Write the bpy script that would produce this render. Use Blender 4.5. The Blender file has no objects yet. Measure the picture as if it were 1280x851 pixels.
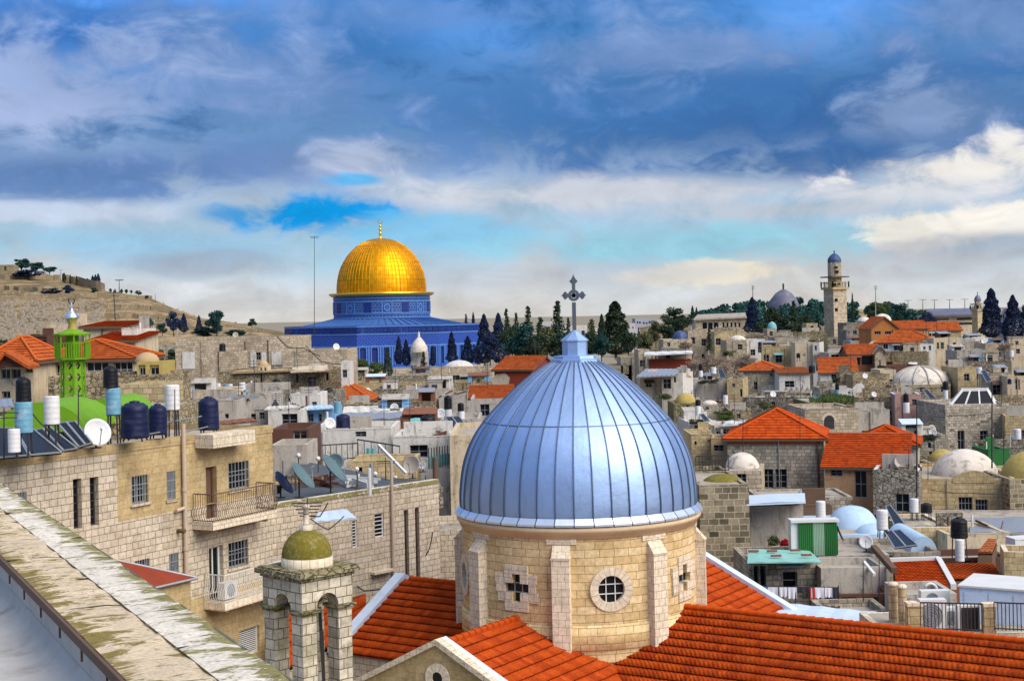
import bpy, math, random
from mathutils import Vector, Matrix
R = math.radians
rnd = random.Random(7)
SC = bpy.context.scene
COL = SC.collection
# ------------------------------------------------------------------ camera, sky, sun, exposure
F, HY, ZC = 1800.0, 395.0, 20.0          # focal length in photo pixels, horizon row, eye height
ROLL = R(1.2)                            # the photograph leans a little
cd = bpy.data.cameras.new('camera'); cam = bpy.data.objects.new('camera', cd); COL.objects.link(cam)
cam.location = (0, 0, ZC); cam.rotation_euler = (R(90), ROLL, 0)
cd.sensor_width = 36; cd.lens = 36*F/1280; cd.shift_y = -(425.5-HY)/1280
cd.clip_start = .1; cd.clip_end = 20000
SC.camera = cam
EXPO = 2.0
SKY_STRENGTH = .1
SC.view_settings.view_transform = 'Standard'; SC.view_settings.look = 'None'
SC.view_settings.exposure = EXPO; SC.view_settings.gamma = 1; SC.view_settings.use_curve_mapping = False
SUN_AZ, SUN_EL = R(128), R(42)           # from +Y clockwise: right and a little behind the viewer
sd = bpy.data.lights.new('sun', 'SUN'); sd.energy = 1.2; sd.angle = R(55); sd.color = (1, .90, .76)
sun = bpy.data.objects.new('sun', sd); COL.objects.link(sun)
sdir = Vector((math.sin(SUN_AZ)*math.cos(SUN_EL), math.cos(SUN_AZ)*math.cos(SUN_EL), math.sin(SUN_EL)))
sun.rotation_euler = sdir.to_track_quat('Z', 'Y').to_euler(); sun.location = (0, 0, 100)

# ------------------------------------------------------------------ node helpers
def nd(nt, typ, ins=None, **attrs):
    n = nt.nodes.new(typ)
    for k, v in attrs.items(): setattr(n, k, v)
    for k, v in (ins or {}).items():
        s = n.inputs[k]
        if isinstance(v, bpy.types.NodeSocket): nt.links.new(v, s)
        else:
            if s.type == 'RGBA' and len(v) == 3: v = (*v, 1)
            s.default_value = v
    return n
def M(nt, op, *a, clamp=False):
    n = nt.nodes.new('ShaderNodeMath'); n.operation = op; n.use_clamp = clamp
    for i, v in enumerate(a):
        if isinstance(v, bpy.types.NodeSocket): nt.links.new(v, n.inputs[i])
        else: n.inputs[i].default_value = v
    return n.outputs[0]
def mixc(nt, fac, a, b, blend='MIX'):
    n = nt.nodes.new('ShaderNodeMix'); n.data_type = 'RGBA'; n.blend_type = blend
    for i, v in ((0, fac), (6, a), (7, b)):
        if isinstance(v, bpy.types.NodeSocket): nt.links.new(v, n.inputs[i])
        else: n.inputs[i].default_value = v if i == 0 else (*v[:3], 1)
    return n.outputs[2]
def ramp(nt, fac, stops, mode='LINEAR'):
    n = nt.nodes.new('ShaderNodeValToRGB'); n.color_ramp.interpolation = mode
    while len(n.color_ramp.elements) < len(stops): n.color_ramp.elements.new(.5)
    for e, (p, c) in zip(n.color_ramp.elements, stops):
        e.position = p; e.color = (*c, 1) if len(c) == 3 else c
    nt.links.new(fac, n.inputs[0]); return n.outputs[0]
def gray(v): return (v, v, v)
def step(nt, v, a, b):
    n = nd(nt, 'ShaderNodeMapRange', {'Value': v, 'From Min': a, 'From Max': b}); n.interpolation_type = 'SMOOTHSTEP'
    return n.outputs[0]
def lin(h):
    c = [int(h[i:i+2], 16)/255 for i in (0, 2, 4)]
    return tuple(x/12.92 if x <= .04045 else ((x+.055)/1.055)**2.4 for x in c)

# ------------------------------------------------------------------ sky: Nishita air with layered clouds over it
W = bpy.data.worlds.new('World'); SC.world = W; W.use_nodes = True
nt = W.node_tree; nt.nodes.clear()
sky = nd(nt, 'ShaderNodeTexSky', sky_type='NISHITA', sun_disc=False, sun_elevation=SUN_EL, sun_rotation=SUN_AZ, altitude=750)
dirn = nd(nt, 'ShaderNodeTexCoord').outputs['Generated']
sep = nd(nt, 'ShaderNodeSeparateXYZ', {0: dirn})
dx, dy, dz = sep.outputs
U = M(nt, 'MULTIPLY', M(nt, 'ARCTAN2', dx, dy), 18.0)                         # bearing, 1 unit = 100 photo px
V = M(nt, 'MULTIPLY', M(nt, 'ARCSINE', dz), 18.0)                             # elevation in the same unit
vec = nd(nt, 'ShaderNodeCombineXYZ', {0: M(nt, 'MULTIPLY', U, .58), 1: V, 2: 0.0}).outputs[0]
def cloud_noise(scale, detail, rough, off, dist=.3):
    mp = nd(nt, 'ShaderNodeMapping', {'Vector': vec, 'Location': (off, off*.7, off*1.3)}).outputs[0]
    return nd(nt, 'ShaderNodeTexNoise', {'Vector': mp, 'Scale': scale, 'Detail': detail, 'Roughness': rough, 'Distortion': dist}).outputs[0]
nA = M(nt, 'SUBTRACT', cloud_noise(.85, 7, .58, 3.1, .5), .5)
nB = M(nt, 'SUBTRACT', cloud_noise(2.1, 8, .6, 11.7, .6), .5)
nC = M(nt, 'SUBTRACT', cloud_noise(.45, 4, .5, 23.0), .5)
K = 1/(SKY_STRENGTH*2**EXPO)
def kc(h): return tuple(x*K for x in lin(h))
Vw = M(nt, 'ADD', M(nt, 'ADD', V, M(nt, 'MULTIPLY', nA, 1.3)), M(nt, 'MULTIPLY', nB, .35))
stops = [(-4.0, 'b9b2a8'), (0, 'd6d3cf'), (.5, 'ccd3d9'), (.95, 'a5cbe2'), (1.35, 'b4c9e0'), (1.75, '93b0d8'), (2.1, '7098c8'), (3.1, '4f88c6'), (4.2, '3d7fc8'), (8, '7ea3d0'), (16, 'eeeef0'), (28, 'fdfaf5')]
t = M(nt, 'DIVIDE', M(nt, 'ADD', Vw, 4.0), 32.0)
col = ramp(nt, t, [((a+4)/32, kc(h)) for a, h in stops])
# thin air between the clouds shows the Nishita blue
gap = M(nt, 'MULTIPLY', step(nt, nC, .02, .22), step(nt, V, 2.2, 7.0))
col = mixc(nt, M(nt, 'MULTIPLY', gap, .75), col, mixc(nt, 1.0, sky.outputs[0], (.55, .9, 1.5), 'MULTIPLY'))
BL = [  # cx, cy in photo px, half-width, half-height, colour, amount, softness
 (980, 165, 430, 85, '3468a8', .85, .75), (700, 120, 330, 60, '447ab8', .7, .9), (90, 45, 190, 45, '2c69b4', .8, .9),
 (420, 55, 170, 55, '3874b6', .65, .9), (110, 215, 190, 32, '5279b2', .8, .9), (330, 200, 160, 30, '5d7fbb', .6, .9),
 (60, 130, 190, 60, 'b0bfe4', .8, 1.0), (300, 110, 200, 50, '7e98c8', .55, 1.0), (850, 75, 240, 28, '7f9acb', .6, 1.0), (1140, 165, 110, 38, '8aa2c9', .75, .9), (1240, 50, 150, 45, '7b95c4', .6, 1.0),
 (560, 20, 230, 25, '6f95d0', .6, 1.0), (1010, 215, 170, 30, '3a69a4', .75, .8), (560, 190, 120, 26, '658cc4', .6, .9),
 (455, 196, 80, 24, 'ccd3e4', .6, 1.0), (480, 222, 45, 14, 'd6dbe8', .6, .9), (760, 243, 300, 22, 'd2d6de', .85, .8), (1190, 232, 130, 22, 'f4f0ea', .95, .7), (1260, 215, 70, 26, 'f6f2ec', .95, .7),
 (70, 262, 230, 13, 'c8d5e8', .8, .8), (1120, 255, 150, 16, 'dfe0e4', .8, .8), (980, 272, 160, 14, 'c4c8d2', .7, .8),
 (385, 262, 110, 26, '149be6', 1.0, .6), (455, 222, 40, 8, '38b0ee', .8, .9), (300, 262, 60, 14, '2f9be0', .8, .9), (540, 285, 130, 20, '7cc4ea', .75, .9), (180, 300, 160, 20, '93c4e6', .6, .9),
 (880, 310, 210, 24, '93cadd', .85, .9), (1010, 325, 60, 20, 'a3d0de', .7, .9), (1128, 292, 26, 8, '5e9ec8', .8, .8),
 (260, 322, 85, 16, '98a3b6', .65, .8), (230, 358, 60, 9, 'd9dde2', .7, .7), (920, 346, 92, 15, 'eae1cf', .9, .5), (830, 350, 50, 9, 'e2dccf', .8, .6),
 (1140, 302, 70, 18, 'efe9dd', .9, .5), (1240, 292, 70, 16, 'f2ede4', .9, .6), (1215, 325, 110, 14, 'a9adb8', .7, .8), (1090, 345, 120, 14, 'bdbcc0', .6, .8), (700, 345, 180, 14, 'b9bec8', .5, .9)]
nmix = M(nt, 'ADD', M(nt, 'MULTIPLY', nA, 1.7), M(nt, 'MULTIPLY', nB, 1.7))
for cx, cy, rx, ry, h, amt, soft in BL:
    a = M(nt, 'DIVIDE', M(nt, 'SUBTRACT', U, (cx-640)/100), rx/100)
    b = M(nt, 'DIVIDE', M(nt, 'SUBTRACT', V, (HY-cy)/100), ry/100)
    d = M(nt, 'ADD', M(nt, 'POWER', M(nt, 'ADD', M(nt, 'MULTIPLY', a, a), M(nt, 'MULTIPLY', b, b)), .5), M(nt, 'MULTIPLY', nmix, -1.5))
    f = step(nt, d, 1+soft*.5, 1-soft*.75)
    col = mixc(nt, M(nt, 'MULTIPLY', f, amt), col, kc(h))
# side light: paler sky on the sun's side, bluer on the other, high up
puff = M(nt, 'MULTIPLY', step(nt, M(nt, 'ADD', M(nt, 'MULTIPLY', nA, 1.5), M(nt, 'MULTIPLY', nB, .6)), -.06, .5), M(nt, 'MULTIPLY', step(nt, V, 1.5, 2.4), .62))
col = mixc(nt, puff, col, kc('93abd2'))
dent = M(nt, 'MULTIPLY', step(nt, M(nt, 'ADD', M(nt, 'MULTIPLY', nA, 1.2), M(nt, 'MULTIPLY', nB, .8)), -.08, -.34), M(nt, 'MULTIPLY', step(nt, V, 1.6, 2.4), .6))
col = mixc(nt, dent, col, kc('2f6ab0'))
side = step(nt, dx, -.5, .6); high = step(nt, V, 6.0, 14.0)
col = mixc(nt, M(nt, 'MULTIPLY', high, M(nt, 'SUBTRACT', 1.0, side)), col, mixc(nt, .55, col, kc('5a97e0')))
det = M(nt, 'ADD', 1.0, M(nt, 'ADD', M(nt, 'MULTIPLY', nB, .75), M(nt, 'MULTIPLY', nA, .35)))
col = mixc(nt, 1.0, col, nd(nt, 'ShaderNodeCombineXYZ', {0: det, 1: det, 2: det}).outputs[0], 'MULTIPLY')
bg = nd(nt, 'ShaderNodeBackground', {'Color': col, 'Strength': SKY_STRENGTH})
nt.links.new(bg.outputs[0], nd(nt, 'ShaderNodeOutputWorld').inputs[0])

# ------------------------------------------------------------------ materials
MAT = {}
def mat_base(name):
    m = bpy.data.materials.new(name); m.use_nodes = True; MAT[name] = m
    nt = m.node_tree; return nt, nt.nodes['Principled BSDF']
def setb(nt, b, col, rough=.85, metal=0, bump=None, bstr=.3, bdist=.02, spec=.3):
    for k, v in (('Base Color', col), ('Roughness', rough), ('Metallic', metal), ('Specular IOR Level', spec)):
        if isinstance(v, bpy.types.NodeSocket): nt.links.new(v, b.inputs[k])
        else: b.inputs[k].default_value = (*v[:3], 1) if k == 'Base Color' else v
    if bump is not None:
        n = nd(nt, 'ShaderNodeBump', {'Height': bump, 'Strength': bstr, 'Distance': bdist})
        nt.links.new(n.outputs[0], b.inputs['Normal'])
def uvs(nt): return nd(nt, 'ShaderNodeTexCoord').outputs['UV']
def noise(nt, vec, sc, det=5, rough=.6, dist=0):
    return nd(nt, 'ShaderNodeTexNoise', {'Vector': vec, 'Scale': sc, 'Detail': det, 'Roughness': rough, 'Distortion': dist}).outputs[0]
def vary(nt, col, amt=.16):
    r = nd(nt, 'ShaderNodeObjectInfo').outputs['Random']
    v = M(nt, 'ADD', 1-amt/2, M(nt, 'MULTIPLY', r, amt))
    return mixc(nt, 1.0, col, nd(nt, 'ShaderNodeCombineXYZ', {0: v, 1: v, 2: M(nt, 'MULTIPLY', v, .985)}).outputs[0], 'MULTIPLY')
def stone(name, c1, c2, mortar, bw, bh, ms=.012, stain=(.12, .1, .06), amt=.5, ssc=.5, warp=.02, bstr=.5, odd=None, oddamt=.3, grime=.35):
    nt, b = mat_base(name); uv = uvs(nt)
    wn = nd(nt, 'ShaderNodeTexNoise', {'Vector': uv, 'Scale': 1.3, 'Detail': 3}).outputs['Color']
    wv = nd(nt, 'ShaderNodeVectorMath', {0: wn, 1: (warp, warp, 0)}, operation='MULTIPLY').outputs[0]
    uw = nd(nt, 'ShaderNodeVectorMath', {0: uv, 1: wv}, operation='ADD').outputs[0]
    br = nd(nt, 'ShaderNodeTexBrick', {'Vector': uw, 'Color1': c1, 'Color2': c2, 'Mortar': mortar, 'Scale': 1.0, 'Mortar Size': ms, 'Mortar Smooth': .3, 'Bias': 0.0, 'Brick Width': bw, 'Row Height': bh}, offset=.45, squash=.8, squash_frequency=3)
    col = br.outputs['Color']
    if odd:   # single darker or yellower blocks, cell by cell
        ob = nd(nt, 'ShaderNodeTexBrick', {'Vector': uw, 'Color1': gray(0), 'Color2': gray(1), 'Mortar': gray(0), 'Scale': 1.0, 'Mortar Size': ms, 'Bias': -.55, 'Brick Width': bw, 'Row Height': bh}, offset=.45, squash=.8, squash_frequency=3).outputs['Color']
        k = step(nt, M(nt, 'ADD', ob, M(nt, 'MULTIPLY', noise(nt, uv, .9), .5)), .62, .8)
        col = mixc(nt, M(nt, 'MULTIPLY', k, oddamt), col, odd)
    n1 = noise(nt, uv, ssc, 7, .65, .6); n2 = noise(nt, uv, 7, 5, .7)
    col = mixc(nt, M(nt, 'MULTIPLY', step(nt, n1, .48, .72), amt), col, stain)
    mp = nd(nt, 'ShaderNodeMapping', {'Vector': uv, 'Scale': (1.6, .22, 1)}).outputs[0]
    col = mixc(nt, M(nt, 'MULTIPLY', step(nt, noise(nt, mp, 1.5, 6, .65), .52, .75), amt*.7), col, stain)
    n3 = noise(nt, uv, 2.1, 8, .75, .4); n4 = noise(nt, uv, 1.25, 9, .78, .8)
    f = M(nt, 'ADD', .06, M(nt, 'ADD', M(nt, 'MULTIPLY', n2, 1.1), M(nt, 'MULTIPLY', n3, .8)))
    col = mixc(nt, 1.0, col, nd(nt, 'ShaderNodeCombineXYZ', {0: f, 1: f, 2: f}).outputs[0], 'MULTIPLY')
    col = mixc(nt, M(nt, 'MULTIPLY', step(nt, n4, .555, .64), grime), col, (.045, .04, .03))
    h = M(nt, 'ADD', M(nt, 'SUBTRACT', 1.0, br.outputs['Fac']), M(nt, 'MULTIPLY', n2, .5))
    setb(nt, b, vary(nt, col), .92, 0, h, bstr, .03, .15)
def rubble(name, c1, c2, mortar, sc, stain=(.08, .07, .04), amt=.5):
    nt, b = mat_base(name); uv = uvs(nt)
    mp = nd(nt, 'ShaderNodeMapping', {'Vector': uv, 'Scale': (1, 1.45, 1)}).outputs[0]
    vc = nd(nt, 'ShaderNodeTexVoronoi', {'Vector': mp, 'Scale': sc, 'Randomness': .8}).outputs['Color']
    ed = nd(nt, 'ShaderNodeTexVoronoi', {'Vector': mp, 'Scale': sc, 'Randomness': .8}, feature='DISTANCE_TO_EDGE').outputs['Distance']
    g = nd(nt, 'ShaderNodeSeparateColor', {0: vc}).outputs[0]
    col = mixc(nt, g, c1, c2); e = step(nt, ed, .02, .09)
    col = mixc(nt, e, mortar, col)
    n1 = noise(nt, uv, .45, 7, .65, .8); n2 = noise(nt, uv, 6, 5, .7)
    col = mixc(nt, M(nt, 'MULTIPLY', step(nt, n1, .45, .7), amt), col, stain)
    f = M(nt, 'ADD', .3, M(nt, 'MULTIPLY', n2, 1.4))
    col = mixc(nt, 1.0, col, nd(nt, 'ShaderNodeCombineXYZ', {0: f, 1: f, 2: f}).outputs[0], 'MULTIPLY')
    col = mixc(nt, M(nt, 'MULTIPLY', step(nt, noise(nt, uv, 1.1, 9, .78, .8), .54, .63), .5), col, (.04, .036, .025))
    setb(nt, b, vary(nt, col), .95, 0, M(nt, 'ADD', e, M(nt, 'MULTIPLY', n2, .6)), .6, .05, .1)
def plain(name, c, rough=.7, metal=0, var=.35, sc=1.5, dirt=None, damt=.4, streak=False, spec=.3, bstr=.12):
    nt, b = mat_base(name); o = nd(nt, 'ShaderNodeTexCoord').outputs['Object']; uv = uvs(nt) if streak else o
    n = noise(nt, o, sc, 6, .65); f = M(nt, 'ADD', 1-var/2, M(nt, 'MULTIPLY', n, var))
    col = mixc(nt, 1.0, c, nd(nt, 'ShaderNodeCombineXYZ', {0: f, 1: f, 2: f}).outputs[0], 'MULTIPLY')
    if dirt:
        mp = nd(nt, 'ShaderNodeMapping', {'Vector': uv, 'Scale': (1.5, .25, 1) if streak else (1, 1, 1)}).outputs[0]
        k = step(nt, noise(nt, mp, 1.1*sc, 7, .7, .5), .47, .72)
        col = mixc(nt, M(nt, 'MULTIPLY', k, damt), col, dirt)
        if streak:
            col = mixc(nt, M(nt, 'MULTIPLY', step(nt, noise(nt, uv, 1.4, 9, .78, .9), .55, .64), .6), col, (.05, .045, .035))
            f = M(nt, 'ADD', .55, M(nt, 'MULTIPLY', noise(nt, uv, 9, 6, .75), .9)); col = mixc(nt, 1.0, col, nd(nt, 'ShaderNodeCombineXYZ', {0: f, 1: f, 2: f}).outputs[0], 'MULTIPLY')
    setb(nt, b, col, rough, metal, n, bstr, .02, spec)
def tilemat(name, c1, c2, dark, sc=1.0, worn=.35):
    nt, b = mat_base(name); uv = uvs(nt)
    br = nd(nt, 'ShaderNodeTexBrick', {'Vector': uv, 'Color1': c1, 'Color2': c2, 'Mortar': c1, 'Scale': 1.0, 'Mortar Size': .0, 'Bias': 0.0, 'Brick Width': .24*sc, 'Row Height': .36*sc}, offset=0).outputs['Color']
    n1 = noise(nt, uv, .6, 6, .7, .5); n2 = noise(nt, uv, 9, 4, .6)
    col = mixc(nt, M(nt, 'MULTIPLY', step(nt, n1, .5, .75), worn), br, dark)
    f = M(nt, 'ADD', .4, M(nt, 'MULTIPLY', n2, 1.2))
    col = mixc(nt, 1.0, col, nd(nt, 'ShaderNodeCombineXYZ', {0: f, 1: f, 2: f}).outputs[0], 'MULTIPLY')
    col = mixc(nt, M(nt, 'MULTIPLY', step(nt, noise(nt, uv, 3.2, 9, .78, .6), .58, .66), .4), col, (.16, .09, .05))
    setb(nt, b, vary(nt, col, .2), .85, 0, n2, .25, .02, .08)
def metalsheet(name, c, rough, metal=1.0, var=.2):
    nt, b = mat_base(name); uv = uvs(nt)
    n = noise(nt, uv, .7, 6, .6); n2 = noise(nt, uv, 4, 4, .6)
    f = M(nt, 'ADD', 1-var/2, M(nt, 'MULTIPLY', n, var))
    col = mixc(nt, 1.0, c, nd(nt, 'ShaderNodeCombineXYZ', {0: f, 1: f, 2: f}).outputs[0], 'MULTIPLY')
    g = nd(nt, 'ShaderNodeNewGeometry').outputs['Random Per Island']; k = M(nt, 'ADD', .86, M(nt, 'MULTIPLY', g, .28))
    col = mixc(nt, 1.0, col, nd(nt, 'ShaderNodeCombineXYZ', {0: k, 1: k, 2: k}).outputs[0], 'MULTIPLY')
    mp = nd(nt, 'ShaderNodeMapping', {'Vector': uv, 'Scale': (6, .7, 1)}).outputs[0]
    col = mixc(nt, M(nt, 'MULTIPLY', step(nt, noise(nt, mp, 1.2, 7, .7), .52, .74), .22), col, tuple(x*.5 for x in c))
    setb(nt, b, col, M(nt, 'ADD', rough-.12, M(nt, 'ADD', M(nt, 'MULTIPLY', n2, .16), M(nt, 'MULTIPLY', g, .08))), metal, M(nt, 'ADD', n, M(nt, 'MULTIPLY', n2, .3)), .4, .06, .5)
stone('ashlar_pale', (.58, .50, .40), (.48, .41, .32), (.17, .13, .09), .38, .25, .012, (.30, .23, .14), .4, .35, odd=(.33, .24, .11), oddamt=.7, grime=.2)
stone('ashlar_tan', (.46, .35, .19), (.38, .28, .14), (.28, .21, .12), .42, .26, .006, (.17, .12, .05), .55, .6, odd=(.50, .42, .30), oddamt=.6, grime=.14)
stone('drum_stone', (.70, .54, .32), (.54, .385, .185), (.20, .135, .06), .68, .29, .010, (.34, .22, .07), .6, .6, .01, .6, odd=(.68, .57, .40), oddamt=.6, grime=.05)
stone('quoin_pale', (.70, .60, .47), (.62, .53, .41), (.30, .24, .17), .3, .27, .009, (.38, .30, .2), .25, .8, grime=.1)
stone('ashlar_grey', (.48, .42, .345), (.28, .25, .20), (.15, .13, .10), .42, .27, .02, (.09, .08, .06), .55, .5, .06, odd=(.07, .065, .05), oddamt=.9, grime=.75)
stone('ashlar_dark', (.36, .30, .20), (.11, .09, .055), (.42, .36, .28), .55, .34, .03, (.07, .06, .035), .5, .6, .05, odd=(.05, .04, .03), oddamt=.85)
stone('ashlar_far', (.56, .465, .345), (.33, .27, .195), (.22, .18, .13), .55, .32, .025, (.20, .155, .10), .55, .25, grime=.45)
stone('ashlar_yellow', (.55, .44, .26), (.40, .31, .17), (.22, .17, .09), .5, .3, .015, (.15, .11, .05), .5, .4, .05)
stone('tower_stone', (.62, .55, .45), (.44, .39, .31), (.13, .11, .08), .42, .30, .016, (.15, .14, .06), .65, .7, .04, odd=(.09, .08, .045), oddamt=.85, grime=.5)
rubble('rubble_grey', (.40, .36, .30), (.18, .16, .13), (.08, .07, .055), 3.6)
rubble('rubble_tan', (.47, .38, .25), (.24, .19, .12), (.12, .095, .06), 3.6)
rubble('rubble_moss', (.36, .31, .20), (.16, .14, .08), (.07, .065, .04), 3.4, (.10, .095, .02), .7)
plain('plaster_white', (.60, .58, .54), .85, dirt=(.24, .20, .15), damt=.7, streak=True, spec=.1)
plain('plaster_grey', (.41, .375, .33), .9, dirt=(.12, .105, .085), damt=.75, streak=True, spec=.1)
plain('plaster_cream', (.56, .46, .32), .9, dirt=(.20, .15, .085), damt=.7, streak=True, spec=.1)
plain('plaster_orange', (.46, .27, .15), .9, dirt=(.27, .13, .06), damt=.5, streak=True, spec=.1)
plain('plaster_pink', (.42, .26, .22), .9, dirt=(.28, .15, .12), damt=.4, streak=True, spec=.1)
plain('roof_slab', (.36, .32, .27), .95, dirt=(.08, .07, .055), damt=.8, sc=.8, spec=.1)
plain('roof_dark', (.075, .085, .10), .8, dirt=(.035, .035, .045), damt=.6, sc=.8, spec=.3)
plain('terrace_screed', (.44, .425, .40), .95, var=.6, dirt=(.20, .185, .16), damt=.7, sc=1.6, spec=.03, bstr=.3)
plain('lime_dome', (.62, .56, .49), .95, var=.6, dirt=(.13, .11, .08), damt=.8, sc=1.2, spec=.1)
plain('moss_dome', (.15, .125, .02), .95, var=1.0, sc=7, dirt=(.38, .33, .2), damt=.6, spec=.1, bstr=.5)
plain('yellow_dome', (.40, .31, .10), .95, var=.6, sc=2, dirt=(.16, .13, .05), damt=.5, spec=.1)
plain('cornice_stone', (.64, .50, .32), .9, dirt=(.40, .30, .17), damt=.5, sc=1.2, spec=.1, bstr=.3)
plain('glass_dark', (.008, .009, .012), .25, var=.3, spec=.2)
plain('frame_white', (.62, .62, .60), .5)
plain('frame_grey', (.25, .27, .29), .5)
plain('iron_dark', (.035, .033, .035), .6)
plain('iron_brown', (.12, .07, .045), .8, var=.6)
plain('galvanised', (.42, .43, .44), .45, .7)
plain('pipe_beige', (.46, .36, .27), .6)
plain('tank_black', (.006, .006, .009), .45, var=.3, sc=2.5, dirt=(.05, .047, .045), damt=.6, spec=.22)
plain('tank_blue', (.006, .010, .045), .45, var=.4, sc=2.5, dirt=(.045, .048, .075), damt=.6, spec=.22)
plain('tank_white', (.64, .64, .66), .5, var=.3, sc=2.5, dirt=(.34, .27, .2), damt=.5)
plain('tank_sky', (.12, .30, .42), .5, var=.6, dirt=(.5, .55, .58), damt=.7)
plain('panel_black', (.006, .006, .009), .35, spec=.3)
plain('dish_white', (.60, .61, .62), .5, var=.3, sc=3, dirt=(.33, .28, .22), damt=.4)
plain('dish_teal', (.10, .16, .18), .5)
plain('dish_beige', (.40, .35, .29), .6)
plain('green_paint', (.14, .31, .012), .6, var=.5, dirt=(.10, .18, .02), damt=.5, spec=.15)
plain('green_dark', (.02, .13, .03), .5, var=.4)
plain('teal_sheet', (.22, .48, .42), .5, var=.4, dirt=(.45, .6, .58), damt=.5)
plain('translucent_sheet', (.25, .38, .28), .5)
plain('sky_paint', (.40, .55, .72), .7, dirt=(.25, .33, .42), damt=.5, sc=1.5)
plain('blue_white', (.54, .65, .80), .5, var=.3, dirt=(.36, .42, .5), damt=.5)
plain('blue_box', (.16, .36, .62), .6, dirt=(.4, .5, .6), damt=.4)
plain('wood_dark', (.10, .045, .03), .8, var=.6)
plain('red_panel', (.22, .035, .015), .8, var=.6)
plain('brick_brown', (.20, .08, .045), .9, var=.7, sc=4)
plain('tan_cloth', (.42, .30, .16), .9)
plain('soil', (.23, .18, .12), .95, dirt=(.10, .10, .04), damt=.6)
plain('bark', (.09, .065, .045), .95, var=.6)
plain('bare_twig', (.30, .23, .18), .95, var=.4)
plain('cloth_white', (.66, .65, .74), .9)
plain('cloth_blue', (.05, .2, .55), .9)
plain('cloth_dark', (.03, .03, .045), .9)
plain('cloth_red', (.35, .05, .05), .9)
plain('flower_red', (.5, .02, .02), .7)
plain('terracotta', (.33, .12, .06), .85)
plain('copper_teal', (.16, .38, .40), .7, var=.5)
plain('blue_dome', (.03, .06, .16), .6, var=.7, dirt=(.2, .22, .27), damt=.6)
plain('lead_purple', (.12, .12, .17), .6, .2, var=.6, sc=.4, dirt=(.33, .32, .42), damt=.5)
plain('lead_blue', (.05, .135, .37), .5, .2, var=.3, sc=.2)
plain('orange_wall', (.40, .16, .045), .9, var=.4)
plain('cross_iron', (.10, .12, .15), .5, .5, var=.5)
plain('gold_plain', (.85, .52, .08), .3, .9)
metalsheet('zinc_dome', (.33, .46, .70), .56, 1.0, .4)  # blue of the reflected sky is put into the base colour
metalsheet('zinc_seam_shade', (.12, .16, .24), .55, .9)  # darker than the sheets: shadow lines along the seams put into the colour
metalsheet('zinc_light', (.70, .76, .86), .4, .8)
metalsheet('silver', (.75, .76, .8), .25)
tilemat('tile_red', (.47, .070, .008), (.31, .038, .006), (.15, .028, .010), 1.0, .55)
tilemat('tile_orange', (.44, .10, .022), (.29, .06, .015), (.15, .045, .022), 1.3, .4)
tilemat('tile_worn', (.42, .15, .06), (.34, .11, .045), (.17, .09, .05), 1.3, .55)
for nm, a, b_ in (('leaf_green', (.03, .06, .018), (.11, .15, .045)), ('leaf_dark', (.010, .025, .018), (.055, .085, .045)), ('leaf_teal', (.008, .032, .035), (.035, .10, .085)),
               ('leaf_navy', (.010, .016, .055), (.032, .05, .105)), ('leaf_olive', (.07, .085, .04), (.13, .14, .06)), ('leaf_grey', (.17, .15, .12), (.30, .26, .21))):
    nt, b = mat_base(nm); g = nd(nt, 'ShaderNodeNewGeometry').outputs['Random Per Island']
    o = nd(nt, 'ShaderNodeTexCoord').outputs['Object']
    k = M(nt, 'ADD', M(nt, 'MULTIPLY', g, .5), M(nt, 'MULTIPLY', noise(nt, o, 3, 3), .6), clamp=True)
    setb(nt, b, vary(nt, mixc(nt, k, a, b_), .3), .8, 0, None, spec=.15)
# gilded dome: rows of plates
nt, b = mat_base('gold_plates'); uv = uvs(nt)
br = nd(nt, 'ShaderNodeTexBrick', {'Vector': uv, 'Color1': (.84, .40, .014), 'Color2': (.62, .265, .006), 'Mortar': (.34, .14, .005), 'Scale': 1.0, 'Mortar Size': .05, 'Mortar Smooth': .7, 'Bias': 0.0, 'Brick Width': 1.15, 'Row Height': 1.15}, offset=0)
n = noise(nt, uv, .5)
setb(nt, b, mixc(nt, M(nt, 'MULTIPLY', step(nt, n, .5, .8), .4), br.outputs['Color'], (.42, .19, .01)), M(nt, 'ADD', .38, M(nt, 'MULTIPLY', n, .25)), 1.0, M(nt, 'SUBTRACT', 1.0, br.outputs['Fac']), .4, .1, .5)
# blue faience
def faience(name, c1, c2, light, bw, bh, amt):
    nt, b = mat_base(name); uv = uvs(nt)
    br = nd(nt, 'ShaderNodeTexBrick', {'Vector': uv, 'Color1': c1, 'Color2': c2, 'Mortar': light, 'Scale': 1.0, 'Mortar Size': .05, 'Bias': 0.0, 'Brick Width': bw, 'Row Height': bh}, offset=.5).outputs['Color']
    vo = nd(nt, 'ShaderNodeTexVoronoi', {'Vector': uv, 'Scale': 1.6, 'Randomness': .25}).outputs['Distance']
    col = mixc(nt, M(nt, 'MULTIPLY', step(nt, vo, .24, .12), amt), br, light)
    col = mixc(nt, M(nt, 'MULTIPLY', noise(nt, uv, 3, 4), .5), col, c1)
    setb(nt, b, col, .45, 0, None, spec=.4)
faience('faience_blue', (.004, .022, .25), (.008, .042, .35), (.07, .18, .48), .8, .5, .45)
faience('faience_drum', (.010, .04, .20), (.02, .075, .26), (.14, .26, .42), .9, .7, .4)
plain('faience_pale', (.08, .20, .50), .5, var=.4)
plain('faience_night', (.008, .025, .16), .5, var=.4)
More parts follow.
